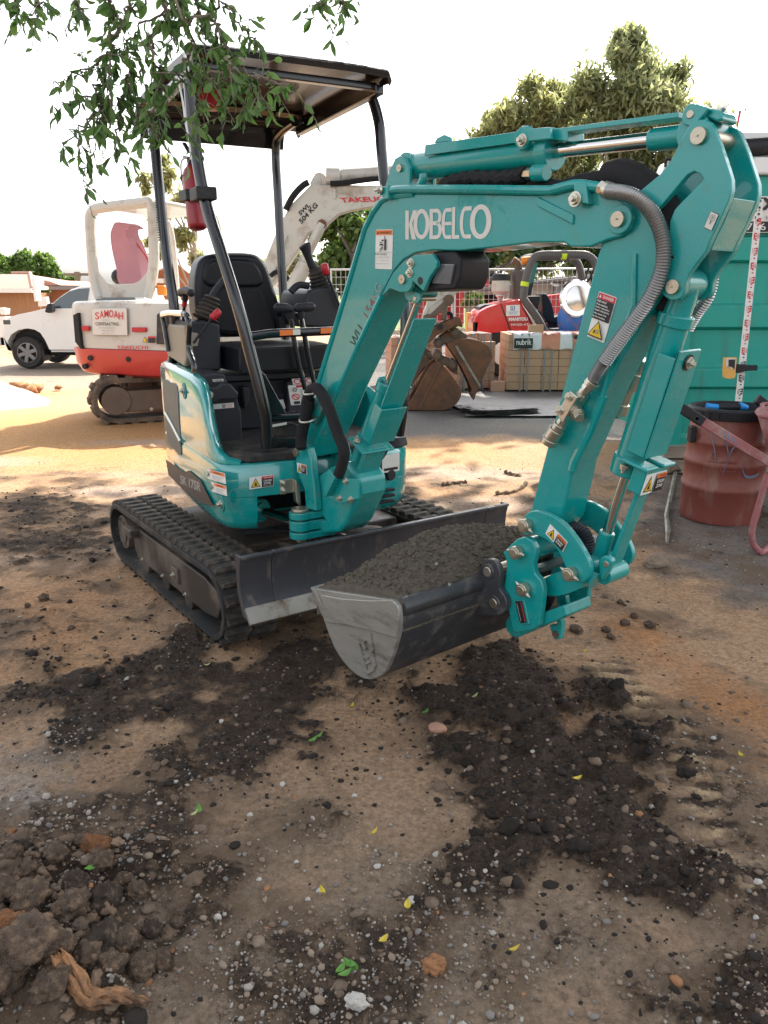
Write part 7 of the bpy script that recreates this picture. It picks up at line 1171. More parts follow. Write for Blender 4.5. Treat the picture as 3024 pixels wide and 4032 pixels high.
h3 = thing('brick_house', 'gabled orange brick house seen between the canopy posts of the teal excavator', 'house', W.P(-4.2, 26, 0)); mb = MB(); mb.prism(W, 'b', [(x, max(-.1, z)) for x, z in [(-6.9848,1.8154),(-6.752,1.9486),(-6.2386,2.1343),(-5.8105,1.8954),(-5.5307,1.922),(-5.6356,0.2414),(-7.1086,0.2414)]], 25, 29); mb.build('wall', 'boards_orange', h3); mb = MB(); mb.prism(W, 'b', [(-6.2256,2.1575),(-6.1832,2.1707),(-5.8297,1.88),(-5.8591,1.8534)], 24.7, 29); mb.prism(W, 'b', [(-6.2256,2.1575),(-6.1832,2.1707),(-6.9537,1.8534),(-6.9655,1.88)], 24.7, 29); mb.build('roof', 'light_print', h3); mb = MB(); mb.prism(W, 'b', [(-6.9503,1.7206),(-6.6321,1.7072),(-6.6421,1.5739),(-6.9607,1.5873)], 24.8, 25); mb.build('gutter', 'white_paint', h3)
for k, (P, lb, ct_) in enumerate((([(-8.9876,1.6568),(-8.9125,1.6568),(-8.9114,1.097),(-8.9774,1.0865)], 'tall white fence post leaning before the tiled house', 'post'), ([(-10.0255,0.9191),(-9.8937,0.9338),(-9.756,0.9086),(-9.7638,0.8456),(-9.7851,0.7614),(-9.8936,0.7614),(-9.9116,0.8771),(-10.0309,0.8771)], 'white brick gate pier before the tiled house', 'pier'), ([(-10.0775,0.6981),(-9.7858,0.7081),(-9.7599,0.6678),(-9.8228,0.1807),(-10.1465,0.1807)], 'white gate pier at the left edge', 'pier'))):
    o = thing(('post', 'gate_pier', 'gate_pier')[k], lb, ct_, W.P(P[0][0], 21.5, 0)); mb = MB(); mb.prism(W, 'b', [(x, z) for x, z in P] if k < 1 else [(x, z) for x, z in P], 21, 21.3); mb.build('shaft', 'white_paint', o, bev=.01)
    if k: b = P; mb = MB(); xs_ = [p[0] for p in b]; mb.box(W, min(xs_) + .05, max(xs_), 21.02, 21.28, -.05, .6); mb.build('base', 'white_paint', o)
lf = thing('low_fence', 'low white front fence behind the ute', 'fence', W.P(-11, 22, 0))
for k in range(3): mb = MB(); mb.bar((-14, 22, .3 + .17 * k), (-4.5, 22, .3 + .17 * k), (0, .02, 0), (0, 0, .055)); mb.build('rail', 'beige_wall', lf)
pole = thing('power_pole', 'wooden power pole with wires above the ute roof', 'power pole', W.P(-12, 32, 0)); q = [(-11.8897,32,2.0606),(-11.9431,32,1.4011)]; mb = MB(); mb.cyl((q[0][0], 32, 0), q[0], .14, .12, n=10); mb.bar(Vector(q[0]) - Vector((.5, 0, .1)), Vector(q[0]) + Vector((.5, 0, -.1)), (0, .04, 0), (0, 0, .05)); mb.build('shaft', 'bark', pole)
mb = MB(); mb.tube([Vector(q[0]) + Vector((-12, 2, -.7)), Vector(q[0]) + Vector((-6, 1, -.55)), Vector(q[0]) - Vector((0, 0, .05))], .012, 5); mb.build('wire', 'dark_inside', pole)
# ---- sand heap at the left
def mound(name, label, cx, cy, rx, ry, h, m, seed):
    n = 60; mb = MB(); R = []
    for i in range(n + 1):
        row = []
        for j in range(n + 1):
            u, v = i / n * 2 - 1, j / n * 2 - 1; d = math.hypot(u, v); x, y = cx + u * rx, cy + v * ry; nn = float(fbm(np.array([x * 2.3]), np.array([y * 2.3]), seed, 5)[0]); row.append(W.P(x, y, -.02 + max(0, h * (1 - d ** 1.15) + (nn - .5) * .32 * h * (d < 1.02))))
        R.append(row)
    mb.loft(R, closed=False); o = mb.build(name, m, None, angle=180); tag(o, label, 'heap'); return o
mound('sand_heap', 'heap of pale sand sunlit at the left edge beyond the track marks', -5.75, 9.9, 1.6, 1.0, .66, 'sand', 12)
P_ = [(-4.9028,10.0985),(-4.8189,10.2531),(-5.1953,11.2852),(-4.8412,10.6601),(-4.8444,10.9196),(-4.8765,11.0995),(-4.6055,11.2382),(-4.9491,10.332),(-4.9607,11.0088)]
for k, (x, y) in enumerate(P_):
    o = scatter('soil_clump', np.array([(x, y, .04)]), [.05 + .03 * (k % 3)], ['soil_orange'], [0], ICO2, 40 + k, smooth=True); del o['kind']; tag(o, 'orange soil clump below the sand heap, ' + ('first from the left', 'third from the left', 'fourth from the left', 'fifth from the left', 'sixth from the left', 'seventh from the left', 'alone at the right tip', 'second from the left', 'between the fifth and sixth')[k], 'clod', 'orange clumps below the sand heap')
# ---- trees
tree('gum_tree', 'tall grey green gum tree with pointed crown, highest behind the excavator arm', (8.6, 30, 0), (8.4, 30, 7.5), blobs_at(30, [(8.3, 9.4, .8), (8.0, 8.4, 1.25), (9.4, 8.1, 1.25), (7.3, 7.4, 1.35), (8.6, 7.2, 1.7), (10.1, 7.2, 1.2), (6.9, 6.2, 1.3), (8.6, 5.7, 1.9), (10.2, 6.0, 1.35), (7.2, 4.7, 1.5), (9.4, 4.3, 1.7), (8.1, 3.2, 1.6), (10.3, 3.6, 1.3), (9.6, 2.4, 1.3), (7.3, 2.4, 1.3)]), 85000, .16, 'gum_leaf', 11, 'gum trees behind the site', 'gum_bark', .3, .8, .34, 8)
tree('gum_tree', 'rounder pale gum tree left of the tallest gum tree', (5.2, 31.5, 0), (5.0, 31.5, 5.2), blobs_at(31.5, [(6.4, 7.6, 1.1), (5.4, 7.5, 1.1), (4.4, 6.8, 1.1), (3.4, 6.0, 1.0), (2.5, 5.2, .9), (1.7, 4.4, .75), (1.2, 3.6, .7), (5.2, 6.2, 1.4), (6.5, 6.0, 1.4), (4.0, 5.1, 1.2), (5.6, 4.6, 1.4), (2.9, 4.0, 1.1), (4.6, 3.5, 1.3), (6.6, 4.3, 1.2), (5.6, 2.8, 1.2), (3.6, 2.6, 1.1)]), 70000, .16, 'gum_leaf_warm', 12, 'gum trees behind the site', 'gum_bark', .3, .8, .28, 8)
tree('gum_tree', 'distant sparse gum tree between the canopy posts', (-5.3, 22, 0), (-5.0, 22, 3.0), blobs_at(22, [(-6.1, 4.1, .4), (-5.6, 4.2, .4), (-5.2, 3.6, .45), (-5.9, 3.2, .35), (-5.2, 2.7, .4), (-5.0, 2.2, .3), (-6.0, 2.4, .3), (-4.9, 3.2, .3)]), 5500, .1, 'gum_leaf_warm', 13, None, 'gum_bark', .35, .7, .12)
tree('leafy_tree', 'bright green leafy tree behind the cream boom', (-.8, 19, 0), (-.7, 19, 2.2), blobs_at(19, [(-1.2, 2.9, .6), (-.4, 3.0, .6), (.2, 2.6, .55), (-.9, 2.2, .65), (-.1, 2.0, .7), (-1.1, 1.5, .5), (-.4, 1.4, .6), (.3, 1.6, .5), (.8, 2.2, .5), (.9, 1.6, .4)]), 17000, .1, 'green_leaf', 14, None, 'bark', .55, .3, .2)
tree('leafy_tree', 'dark green tree behind the fence under the teal boom', (2.6, 24, 0), (2.6, 24, 2.4), blobs_at(24, [(1.4, 2.5, .6), (2.2, 2.8, .7), (3.0, 2.7, .7), (3.8, 2.9, .7), (4.6, 2.7, .7), (2.6, 2.2, .6), (5.4, 2.8, .8), (6.2, 2.6, .8)]), 14000, .12, 'deep_leaf', 15, None, 'bark', .5, .4, .2)
tree('leafy_tree', 'wide green tree over the tiled house at far left', (-17, 40, 0), (-17, 40, 2.4), blobs_at(40, [(-20, 2.0, .9), (-18.7, 2.2, .9), (-17.6, 2.6, .7), (-16.6, 2.5, .75), (-15.8, 2.1, .65), (-15.2, 1.6, .5), (-17.2, 1.7, .9), (-14.5, 1.3, .4)]), 30000, .12, 'green_leaf', 16, None, 'bark', .6, .2, .3)
tree('shrub', 'low round bush behind the seat of the teal excavator', (-3.1, 26, 0), (-3.1, 26, 1.6), blobs_at(26, [(-3.4, 2.1, .4), (-2.8, 2.2, .4), (-3.9, 1.9, .4), (-2.3, 2.0, .35)]), 2500, .12, 'gum_leaf', 17, None, 'bark', .5, .3, .1)
tree('shrub', 'yellow green bush growing through the mesh fence', (1.9, 18, 0), (1.9, 18, .9), blobs_at(18, [(1.8, 1.2, .2), (2.0, 1.15, .2)]), 900, .06, 'green_leaf', 18, None, 'bark', .5, .3, .05)

# ================================================================ right edge: container, drum, barrow, staff
ct = thing('container', 'teal ribbed steel container on timber sleepers at the right edge', 'container', W.P(3.2, 6.8, .2)); x0, x1 = 2.2, 4.4
ZR = [(2.1852,1.7376),(2.1861,1.7294),(2.2026,1.5702),(2.2045,1.5524),(2.2337,1.2714),(2.2354,1.2542),(2.2516,1.0989),(2.2538,1.0778),(2.2816,0.8095),(2.2835,0.7916),(2.2972,0.6593),(2.2992,0.6399),(2.3348,0.298),(2.3375,0.2713),(2.3439,0.2095)]; zz = [p[1] for p in ZR]
topz = [(2.5722,2.1423)][0][1]; prof = [(0.03, topz)]; lv = [.03, .0, .0, .045, .045, .0, .0, .05, .05, .0, .0, .045, .045, .02, .02]
for z, o in zip(zz, lv): prof.append((o, z))
mb = MB(); mb.loft([[W.P(x, 6 + o, z) for o, z in prof] + [W.P(x, 7.6, prof[-1][1]), W.P(x, 7.6, topz)] for x in (x0, x1)]); mb.build('shell', 'container', ct, bev=.006)
mb = MB(); mb.box(W, x0 - .03, x0 + .06, 5.96, 6.06, zz[-1], topz); mb.build('corner_post', 'container', ct, bev=.006)
mb = MB(); mb.box(W, x0 - .02, x1, 5.98, 7.6, topz + .002, topz + .12); mb.box(W, x0 + .3, x1, 6.1, 7.5, topz + .12, topz + .3); mb.build('lid', 'white_paint', ct, bev=.02); q = [(2.462,6,2.3151),(2.8111,6,2.3558)]; mb = MB(); mb.cyl(Vector(q[0]) + Vector((-.1, .05, 0)), Vector(q[1]) + Vector((1.5, .05, .1)), .06, n=18); mb.build('roller', 'black_plastic', ct)
mb = MB(); a, b = [(2.5213,5.98,2.2436),(2.5775,5.98,2.2505)]; mb.bar(a, b, (0, .01, 0), (0, 0, .012)); mb.build('catch', 'container', ct)
d = Decal((2.5298,5.985,1.7587), (3.1246,5.985,1.7587), (2.5003,5.985,2.0032), .002); d.body('light_print', .004, .02); d.rect('black_print', .0, .02, 1, .31).text('white_print', '0796 388', .02, .07, .62, .26).text('black_print', 'JINXK', .0, .52, .62, .96, .05).text('grey_print', 'HIRE', .335, .36, .56, .47); d.build('sign', ct)
for k, (za, zb, nm) in enumerate((("", "", 'upper timber sleeper under the teal container'), ("", "", 'lower timber sleeper under the teal container'))):
    P = ([(2.0763,0.2205),(2.0856,0.1206)], [(2.0866,0.1104),(2.0961,0.0077)])[k]; mb = MB(); mb.box(W, 2.14 + .03 * k, 4.3, 5.93 - .01 * k, 6.2, max(.0, P[1][1]) + .003, P[0][1]); o = mb.build('timber_sleeper', 'timber', None, bev=.006); tag(o, nm, 'sleeper')
# ---- red plastic drum with a black rim
dr = thing('plastic_drum', 'red plastic drum with black lid ring standing before the teal container', 'drum', W.P(2.098, 4.76, .0)); c = Vector((2.1, 4.77, gz(2.1, 4.6))); R = .236
ph = [(2.1042,-0.0821),(2.0859,0.0781),(2.0819,0.1133),(2.0652,0.2598),(2.0609,0.2978),(2.0442,0.4447),(2.0411,0.4718),(2.0243,0.6193),(2.0122,0.725)]; 
pf = [(R * .97, 0), (R, .03), (R, .185), (R + .006, .19), (R + .006, .215), (R, .22), (R - .002, .335), (R + .005, .34), (R + .005, .365), (R - .003, .37), (R - .006, .46), (R + .0, .465), (R, .485), (R - .008, .49), (R - .012, .62), (R - .02, .66), (R - .03, .66), (R - .035, .6), (R - .03, .1), (0, .08)]
mb = MB(); mb.lathe(c, [(r, z * 1.03) for r, z in pf], 56); mb.build('body', 'drum_red', dr, angle=60)
mb = MB(); zt = .66 * 1.03; mb.lathe(c, [(R - .018, zt - .055), (R + .006, zt - .05), (R + .01, zt), (R + .002, zt + .012), (R - .03, zt + .012), (R - .034, zt - .05)], 56); k = mb.build('rim', 'black_plastic', dr, bev=.003)
for q in range(28): t_ = q * 2 * math.pi / 28; mb = MB(); p = c + Vector((math.cos(t_) * (R + .012), math.sin(t_) * (R + .012), zt - .024)); mb.bar(p - Vector((0, 0, .022)), p + Vector((0, 0, .022)), Vector((-math.sin(t_), math.cos(t_), 0)) * .004, Vector((math.cos(t_), math.sin(t_), 0)) * .003); mb.build('rib', 'black_plastic', k)
mb = MB(); p = c + Vector((-R - .008, -.06, .53)); mb.box(Frame(p, 0), -.02, .015, -.03, .03, -.05, .05); mb.build('clasp', 'black_plastic', dr, bev=.008)
def on_drum(x, y): # point on drum surface seen from the front
    t = math.atan2(y[0], 1); return t
def drum_mark(pts, wd):
    P = []; mb = MB()
    for u, z in smooth_path([(a, b, 0) for a, b in pts], 5) and [(q.x, q.y) for q in smooth_path([(a, b, 0) for a, b in pts], 5)]: t = -math.pi / 2 + u; P.append(c + Vector((math.cos(t) * (R + .0075), math.sin(t) * (R + .0075), z)))
    for i in range(len(P) - 1): mb.bar(P[i], P[i + 1], (0, 0, wd), (P[i] - c).normalized() * .0008)
    return mb.build('paint_mark', 'drum_mark', dr)
drum_mark([(-.82, .56), (-.74, .5), (-.66, .44), (-.62, .38)], .009); drum_mark([(-.5, .56), (-.42, .49), (-.36, .44)], .01); drum_mark([(-.12, .53), (-.3, .46), (-.4, .36), (-.44, .31)], .009); drum_mark([(.0, .45), (.0, .36), (.1, .31), (.3, .305), (.48, .32)], .008)
for u0, u1, z0, z1 in ((-.8, -.55, .35, .385), (-.5, -.15, .335, .39), (-.75, -.6, .405, .44)):
    for (a, b) in (((u0, z0), (u1, z0)), ((u1, z0), (u1, z1)), ((u1, z1), (u0, z1)), ((u0, z1), (u0, z0))):
        mb = MB(); n = 6; P = []
        for i in range(n + 1): u = a[0] + (b[0] - a[0]) * i / n; z = a[1] + (b[1] - a[1]) * i / n; t = -math.pi / 2 + u; P.append(c + Vector((math.cos(t) * (R + .0), math.sin(t) * (R + .0), z)))
        mb.tube(P, .003, 5); mb.build('moulded_frame', 'drum_red', dr)
gr = thing('power_tool', 'blue and black tool handle lying in the top of the red drum', 'tool', c + Vector((0, -.02, zt - .03))); mb = MB(); mb.tube([c + Vector((-.13, .05, zt - .0)), c + Vector((-.06, .05, zt - .005))], [.022, .018], 12); mb.tube([c + Vector((.07, .05, zt - .0)), c + Vector((.085, .05, zt)), c + Vector((.12, .05, zt - .01))], [.024, .024, .016], 12); mb.build('case', 'blue_plastic', gr, bev=.002); mb = MB(); mb.tube([c + Vector((-.06, .05, zt - .005)), c + Vector((0, .05, zt - .004)), c + Vector((.07, .05, zt - .004))], [.02, .024, .02], 12); mb.build('grip', 'black_plastic', gr)
# ---- wheelbarrow entering from the right
wb = thing('wheelbarrow', 'worn pink wheelbarrow cut by the right edge beside the drum', 'wheelbarrow', W.P(2.35, 4.3, 0)); Yb = 4.12
h0, h1 = [(1.498,4,0.7916),(1.6133,4,0.7221)]; h2 = (2.0043,4.05,0.5019); dz = (Vector(h2) - Vector(h1)).normalized(); mb = MB(); mb.bar(h1, Vector(h2) + dz * .55, (0, .018, 0), dz.cross(Vector((0, 1, 0))) * .024); fr = mb.build('handle_bar', 'barrow_pink', wb, bev=.005); mb = MB(); dh = (Vector(h1) - Vector(h0)).normalized(); mb.bar(h0, Vector(h1) + dh * .012, (0, .022, 0), dh.cross(Vector((0, 1, 0))) * .026); mb.build('grip', 'black_plastic', fr, bev=.008)
for q in [(1.584,3.978,0.7356)]: mb = MB(); mb.cyl(q, Vector(q) + Vector((0, .01, 0)), .008, n=12); mb.build('bolt', 'zinc', fr)
for k, xx in enumerate(((690, 980), (735, 1010), (765, 1030), (800, 1050))): mb = MB(); q = Vector(h1) + dz * (.145 + .024 * k); mb.bar(q + Vector((-.004, -.0186, .02)), q + Vector((.01, -.0186, -.02)), (.003, 0, .001), (0, .0006, 0)); mb.build('paint_mark', 'drum_mark', fr)
mb = MB(); mb.bar(Vector(h1) + Vector((.62, .55, 0)), Vector(h2) + dz * .55 + Vector((.4, .55, 0)), (0, .018, 0), dz.cross(Vector((0, 1, 0))) * .024); mb.build('handle_bar', 'barrow_pink', wb, bev=.005); mb = MB(); a, b = [(2.1644,4.6,0.7571),(2.2341,4.6,0.7095)]; mb.bar(a, b, (0, .022, 0), (.012, 0, .024)); mb.build('grip', 'black_plastic', fr, bev=.008)
tb = [(1.9749,4.2,0.7282),(2.0308,4.2,0.5422),(2.0738,4.2,0.5062)]; mb = MB(); x_, zt_, zb_ = tb[0][0], tb[0][2], tb[2][2]
mb.loft([[Vector((x_ + i * (.95) , 4.1 + .0 + s * 0, zt_)) if False else Vector((x_ + dx, yy, zt_)) for dx, yy in ((.02, 4.2), (.1, 4.05), (1.0, 4.02), (1.1, 4.3), (1.0, 4.62), (.3, 4.6), (.16, 4.45))], [Vector((x_ + dx, yy, zb_)) for dx, yy in ((.13, 4.24), (.17, 4.14), (.7, 4.14), (.75, 4.3), (.7, 4.5), (.24, 4.5), (.2, 4.42))]], cap=False); mb.add([], []); tr_ = mb.build('tray', 'barrow_pink', wb); md = tr_.modifiers.new('solid', 'SOLIDIFY'); md.thickness = .006
mb = MB(); mb.tube(smooth_path([(x_ + .02, 4.2, zt_), (x_ + .1, 4.05, zt_), (x_ + 1.0, 4.02, zt_), (x_ + 1.1, 4.3, zt_), (x_ + 1.0, 4.62, zt_), (x_ + .3, 4.6, zt_), (x_ + .16, 4.45, zt_)], 4, True), .011, 8, closed=True); mb.build('tray_rim', 'barrow_pink', tr_); mb = MB(); mb.box(W, x_ + .2, x_ + .72, 4.16, 4.48, zb_ - .004, zb_ + .004); mb.build('tray_floor', 'barrow_pink', tr_)
lg = [Vector(q) for q in [(2.0052,4.03,0.4363),(1.9935,4.03,0.36),(1.9764,4.03,0.2471),(1.9625,4.03,0.1507),(1.9621,4.03,0.1082),(1.9777,4.03,0.0531),(2.005,4.03,0.0224),(2.0388,4.03,0.01)]]; mb = MB(); mb.tube(smooth_path(lg + [lg[-1] + Vector((.2, .25, -.0)), lg[-1] + Vector((.42, .5, .0)), lg[0] + Vector((.42, .5, 0))], 4), .017, 12); mb.build('leg', 'barrow_pink', wb)
mb = MB(); wx = 3.25; mb.lathe((wx, 4.28, .2), [(.1, .05), (.17, .05), (.2, .03), (.2, -.03), (.17, -.05), (.1, -.05)], 28, axis=(0, 1, 0)); mb.build('wheel', 'tyre', wb)
# ---- survey staff with laser receiver
sf = thing('survey_staff', 'white survey staff with red and black markings leaning behind the drum', 'survey staff', W.P(2.5, 5.6, 0)); a = Vector((2.4454,5.5,1.9338)); b = Vector((2.4644,5.5,0.6392)); ax = (a - b).normalized(); ft = b - ax * (b.z / ax.z); side = Vector((ax.z, 0, -ax.x)); mb = MB(); mb.bar(ft, a, side * .0215, (0, .008, 0)); mb.build('staff', 'white_print', sf, bev=.002)
mb = MB(); mb.bar(a - ax * .12, a + ax * .01, side * .027, (0, .007, 0)); 
def st_pt(z): return ft + ax * ((z - ft.z) / ax.z)
z07 = (2.4607,5.5,0.6882)[2]; z19 = (2.4513,5.5,1.7967)[2]; stp = (z19 - z07) / 12
for k in range(6, 20):
    zc = z07 + (k - 7) * stp; m_ = 'black_print' if k < 10 else 'red_print'; p = st_pt(zc); o = Vector((0, -.0086, 0)); lft = k % 2 == 0; s = stp * .5; sx = -1 if lft else 1
    d = Decal(p + o - side * .02 - ax * s * .45, p + o + side * .02 - ax * s * .45, p + o - side * .02 + ax * s * .45, .0006)
    e0 = (.06, .5) if lft else (.5, .94)
    if lft: d.rect(m_, .06, 0, .22, 1)
    else: d.rect(m_, .78, 0, .94, 1)
    for v in (0, .4, .8): d.rect(m_, e0[0], v, e0[1], v + .2)
    d.text(m_, '%02d' % k, .56 if lft else .06, .1, .94 if lft else .44, .9); d.build('marking', sf)
    for q in (.5, .72): pc = st_pt(zc + stp * q); d = Decal(pc + o + side * (.0 - .006) - ax * .004, pc + o + side * .006 - ax * .004, pc + o - side * .006 + ax * .004); d.rect(m_, 0, 0, 1, 1); d.build('marking', sf)
d = Decal(a - ax * .14 - side * .026 + Vector((0, -.0095, 0)), a - ax * .14 + side * .026 + Vector((0, -.0095, 0)), a - side * .026 + Vector((0, -.0095, 0)))
for q in range(7): d.rect('black_print', 0 if q % 2 else .35, q / 7, .16 if q % 2 else .6, q / 7 + .1)
d.build('marking', sf)
lr = thing('laser_receiver', 'yellow laser receiver clamped to the survey staff', 'laser receiver', (2.3766,5.47,0.7814)); P = [(2.3241,0.7845),(2.3129,0.8361),(2.3087,0.9165),(2.314,0.9223),(2.384,0.9238),(2.3888,0.9151),(2.3909,0.8361),(2.3894,0.786)]; mb = MB(); mb.prism(W, 'b', sm2(P, 2), 5.43, 5.465); mb.build('case', 'yellow_case', lr, bev=.006); mb = MB(); mb.prism(W, 'b', [(2.3147,0.9165),(2.3796,0.918),(2.3814,0.8654),(2.3642,0.8419),(2.3396,0.8617),(2.3206,0.8654)], 5.427, 5.44); k = mb.build('face', 'light_print', lr, bev=.002); mb = MB(); mb.prism(W, 'b', [(2.3316,0.9107),(2.3758,0.9121),(2.3784,0.8471),(2.3581,0.8617),(2.3354,0.8654)], 5.424, 5.43); mb.build('screen', 'grey_plastic', k)
mb = MB(); mb.prism(W, 'b', [(2.3937,0.8792),(2.4501,0.8733),(2.525,0.8682),(2.5431,0.8718),(2.5442,0.8336),(2.5253,0.8366),(2.4627,0.8314),(2.4124,0.8167),(2.3981,0.8241)], 5.44, 5.49); mb.build('clamp', 'black_plastic', lr, bev=.006)
# ---- digging bar on the ground
bar = thing('digging_bar', 'long steel digging bar lying on the ground left of the red drum', 'bar', W.P(1.85, 5.0, .02)); P = [Vector(q) + Vector((0, 0, .02)) for q in [(2.2259,5.8965,0),(2.0454,5.4488,0),(1.8779,5.0329,0),(1.7528,4.721,0),(1.6594,4.4213,0),(1.5613,4.1548,0)]]; mb = MB(); mb.tube(P[:4], .014, 8); mb.tube(P[3:], [.014, .017, .007], 6); mb.build('shaft', 'worn_steel', bar); mb = MB(); mb.cyl(P[0] + Vector((.01, .02, -.005)), P[0] + Vector((.0, .06, .03)), .045, n=20); mb.build('cap', 'rust_grey', bar, bev=.004)
# ---- bunting line
bl = thing('bunting_line', 'thin line with small red and yellow flags above the container', 'bunting', W.P(3.2, 7, 2.6)); a, b = Vector((2.7065,7,2.6798)), Vector((3.0989,7,2.8686)); mb = MB(); mb.tube([a, a.lerp(b, .5) + Vector((0, 0, -.012)), b, b + (b - a) * 3], .003, 5); mb.build('line', 'grey_print', bl)
for q, m_, h in (((2.8684,7,2.7557), 'red_print', .16), ((2.916,7,2.7745), 'yellow_print', .03)):
    mb = MB(); p = Vector(q); mb.loft([[p + Vector((-.012, 0, 0)), p + Vector((.012, 0, 0))], [p + Vector((-.012, .01, -h * .5)), p + Vector((.006, .01, -h * .5))], [p + Vector((-.016, -.01, -h)), p + Vector((-.012, -.01, -h))]], closed=False); mb.build('flag', m_, bl)
# white bag behind the arm
bg_ = thing('bulk_bag', 'white bulk bag with black lifting loop behind the excavator arm', 'bag', W.P(2.6, 7.5, 1.8)); mb = MB(); mb.prism(W, 'b', [(2.2357,2.1336),(2.397,2.2976),(2.4361,2.4135),(2.4558,2.4366),(2.4832,2.4423),(2.5093,2.4308),(2.5467,2.3673),(2.677,2.1336)], 7.4, 7.6); mb.build('bag', 'white_print', bg_, bev=.02); mb = MB(); mb.tube(smooth_path([(2.4317,7.38,2.3881),(2.4307,7.38,2.4307),(2.4469,7.38,2.4533),(2.4686,7.38,2.4505),(2.4767,7.38,2.4307),(2.4691,7.38,2.4137)], 4), .012, 8); mb.build('loop', 'sleeve', bg_)
# ================================================================ overhead tree: its crown shades the foreground, one limb hangs into view
leafmat('elm_leaf', (.035, .085, .025), (.15, .26, .08), .38, .45)
ot = thing('shade_tree', 'leafy tree whose branches hang into the top left of the picture', 'tree', (7.6, 9.2, 0))
def overhead():
    rs = np.random.RandomState(21); mb = MB(); tk = smooth_path([(7.6, 9.2, -.3), (7.4, 9.0, 2), (6.6, 8.6, 4.2), (5.2, 7.6, 6.2)], 5); mb.tube(tk, [.5 - .018 * i for i in range(len(tk))], 12)
    C, R = [], []
    for k in range(95):
        while True:
            u, v, w_ = rs.uniform(-1, 1, 3)
            if u * u + v * v + w_ * w_ < 1: break
        C.append((SHC[0] + u * SHR[0], SHC[1] + v * SHR[1], SHC[2] + w_ * SHR[2])); R.append(rs.uniform(.9, 1.5))
        if k % 4 == 0: mb.tube(smooth_path([tk[-1 - k % 6], Vector(tk[-1]).lerp(Vector(C[-1]), .5) + Vector((0, 0, .5)), C[-1]], 4), [.12 - .012 * i for i in range(9)], 6)
    lim = smooth_path([(5.2, 7.6, 6.2), (2.5, 5.2, 5.4), (.4, 3.6, 4.1), (-.45, 2.85, 3.15), (-.55, 2.65, 2.8)], 6); mb.tube(lim, [.14 * (1 - i / len(lim)) + .008 for i in range(len(lim))], 8)
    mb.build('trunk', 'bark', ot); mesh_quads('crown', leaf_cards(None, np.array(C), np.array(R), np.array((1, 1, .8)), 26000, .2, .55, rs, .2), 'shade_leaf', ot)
SHC, SHR = (4.0, 7.2, 8.6), (6.8, 5.2, 2.2)
overhead()
st2 = thing('shade_tree', 'unseen tree added right of the picture to shade the bricks and buckets', 'tree', (10.5, 17.5, 0))
mb = MB(); tk = smooth_path([(10.5, 17.5, -.3), (10.3, 17.4, 3), (8.6, 17.0, 5.8), (6.4, 16.6, 7.4)], 5); mb.tube(tk, [.3 - .012 * i for i in range(len(tk))], 10); mb.build('trunk', 'bark', st2); rs2 = np.random.RandomState(61); C2 = np.array([(6.1, 16.5, 8.3)]) + rs2.uniform(-1, 1, (40, 3)) * np.array((2.6, 1.35, .5)); mesh_quads('crown', leaf_cards(None, C2, np.full(40, .7), np.array((1, 1, .55)), 14000, .14, .55, rs2, .2), 'shade_leaf', st2)  # crown added out of view, trimmed to drop shade on bricks and sheet
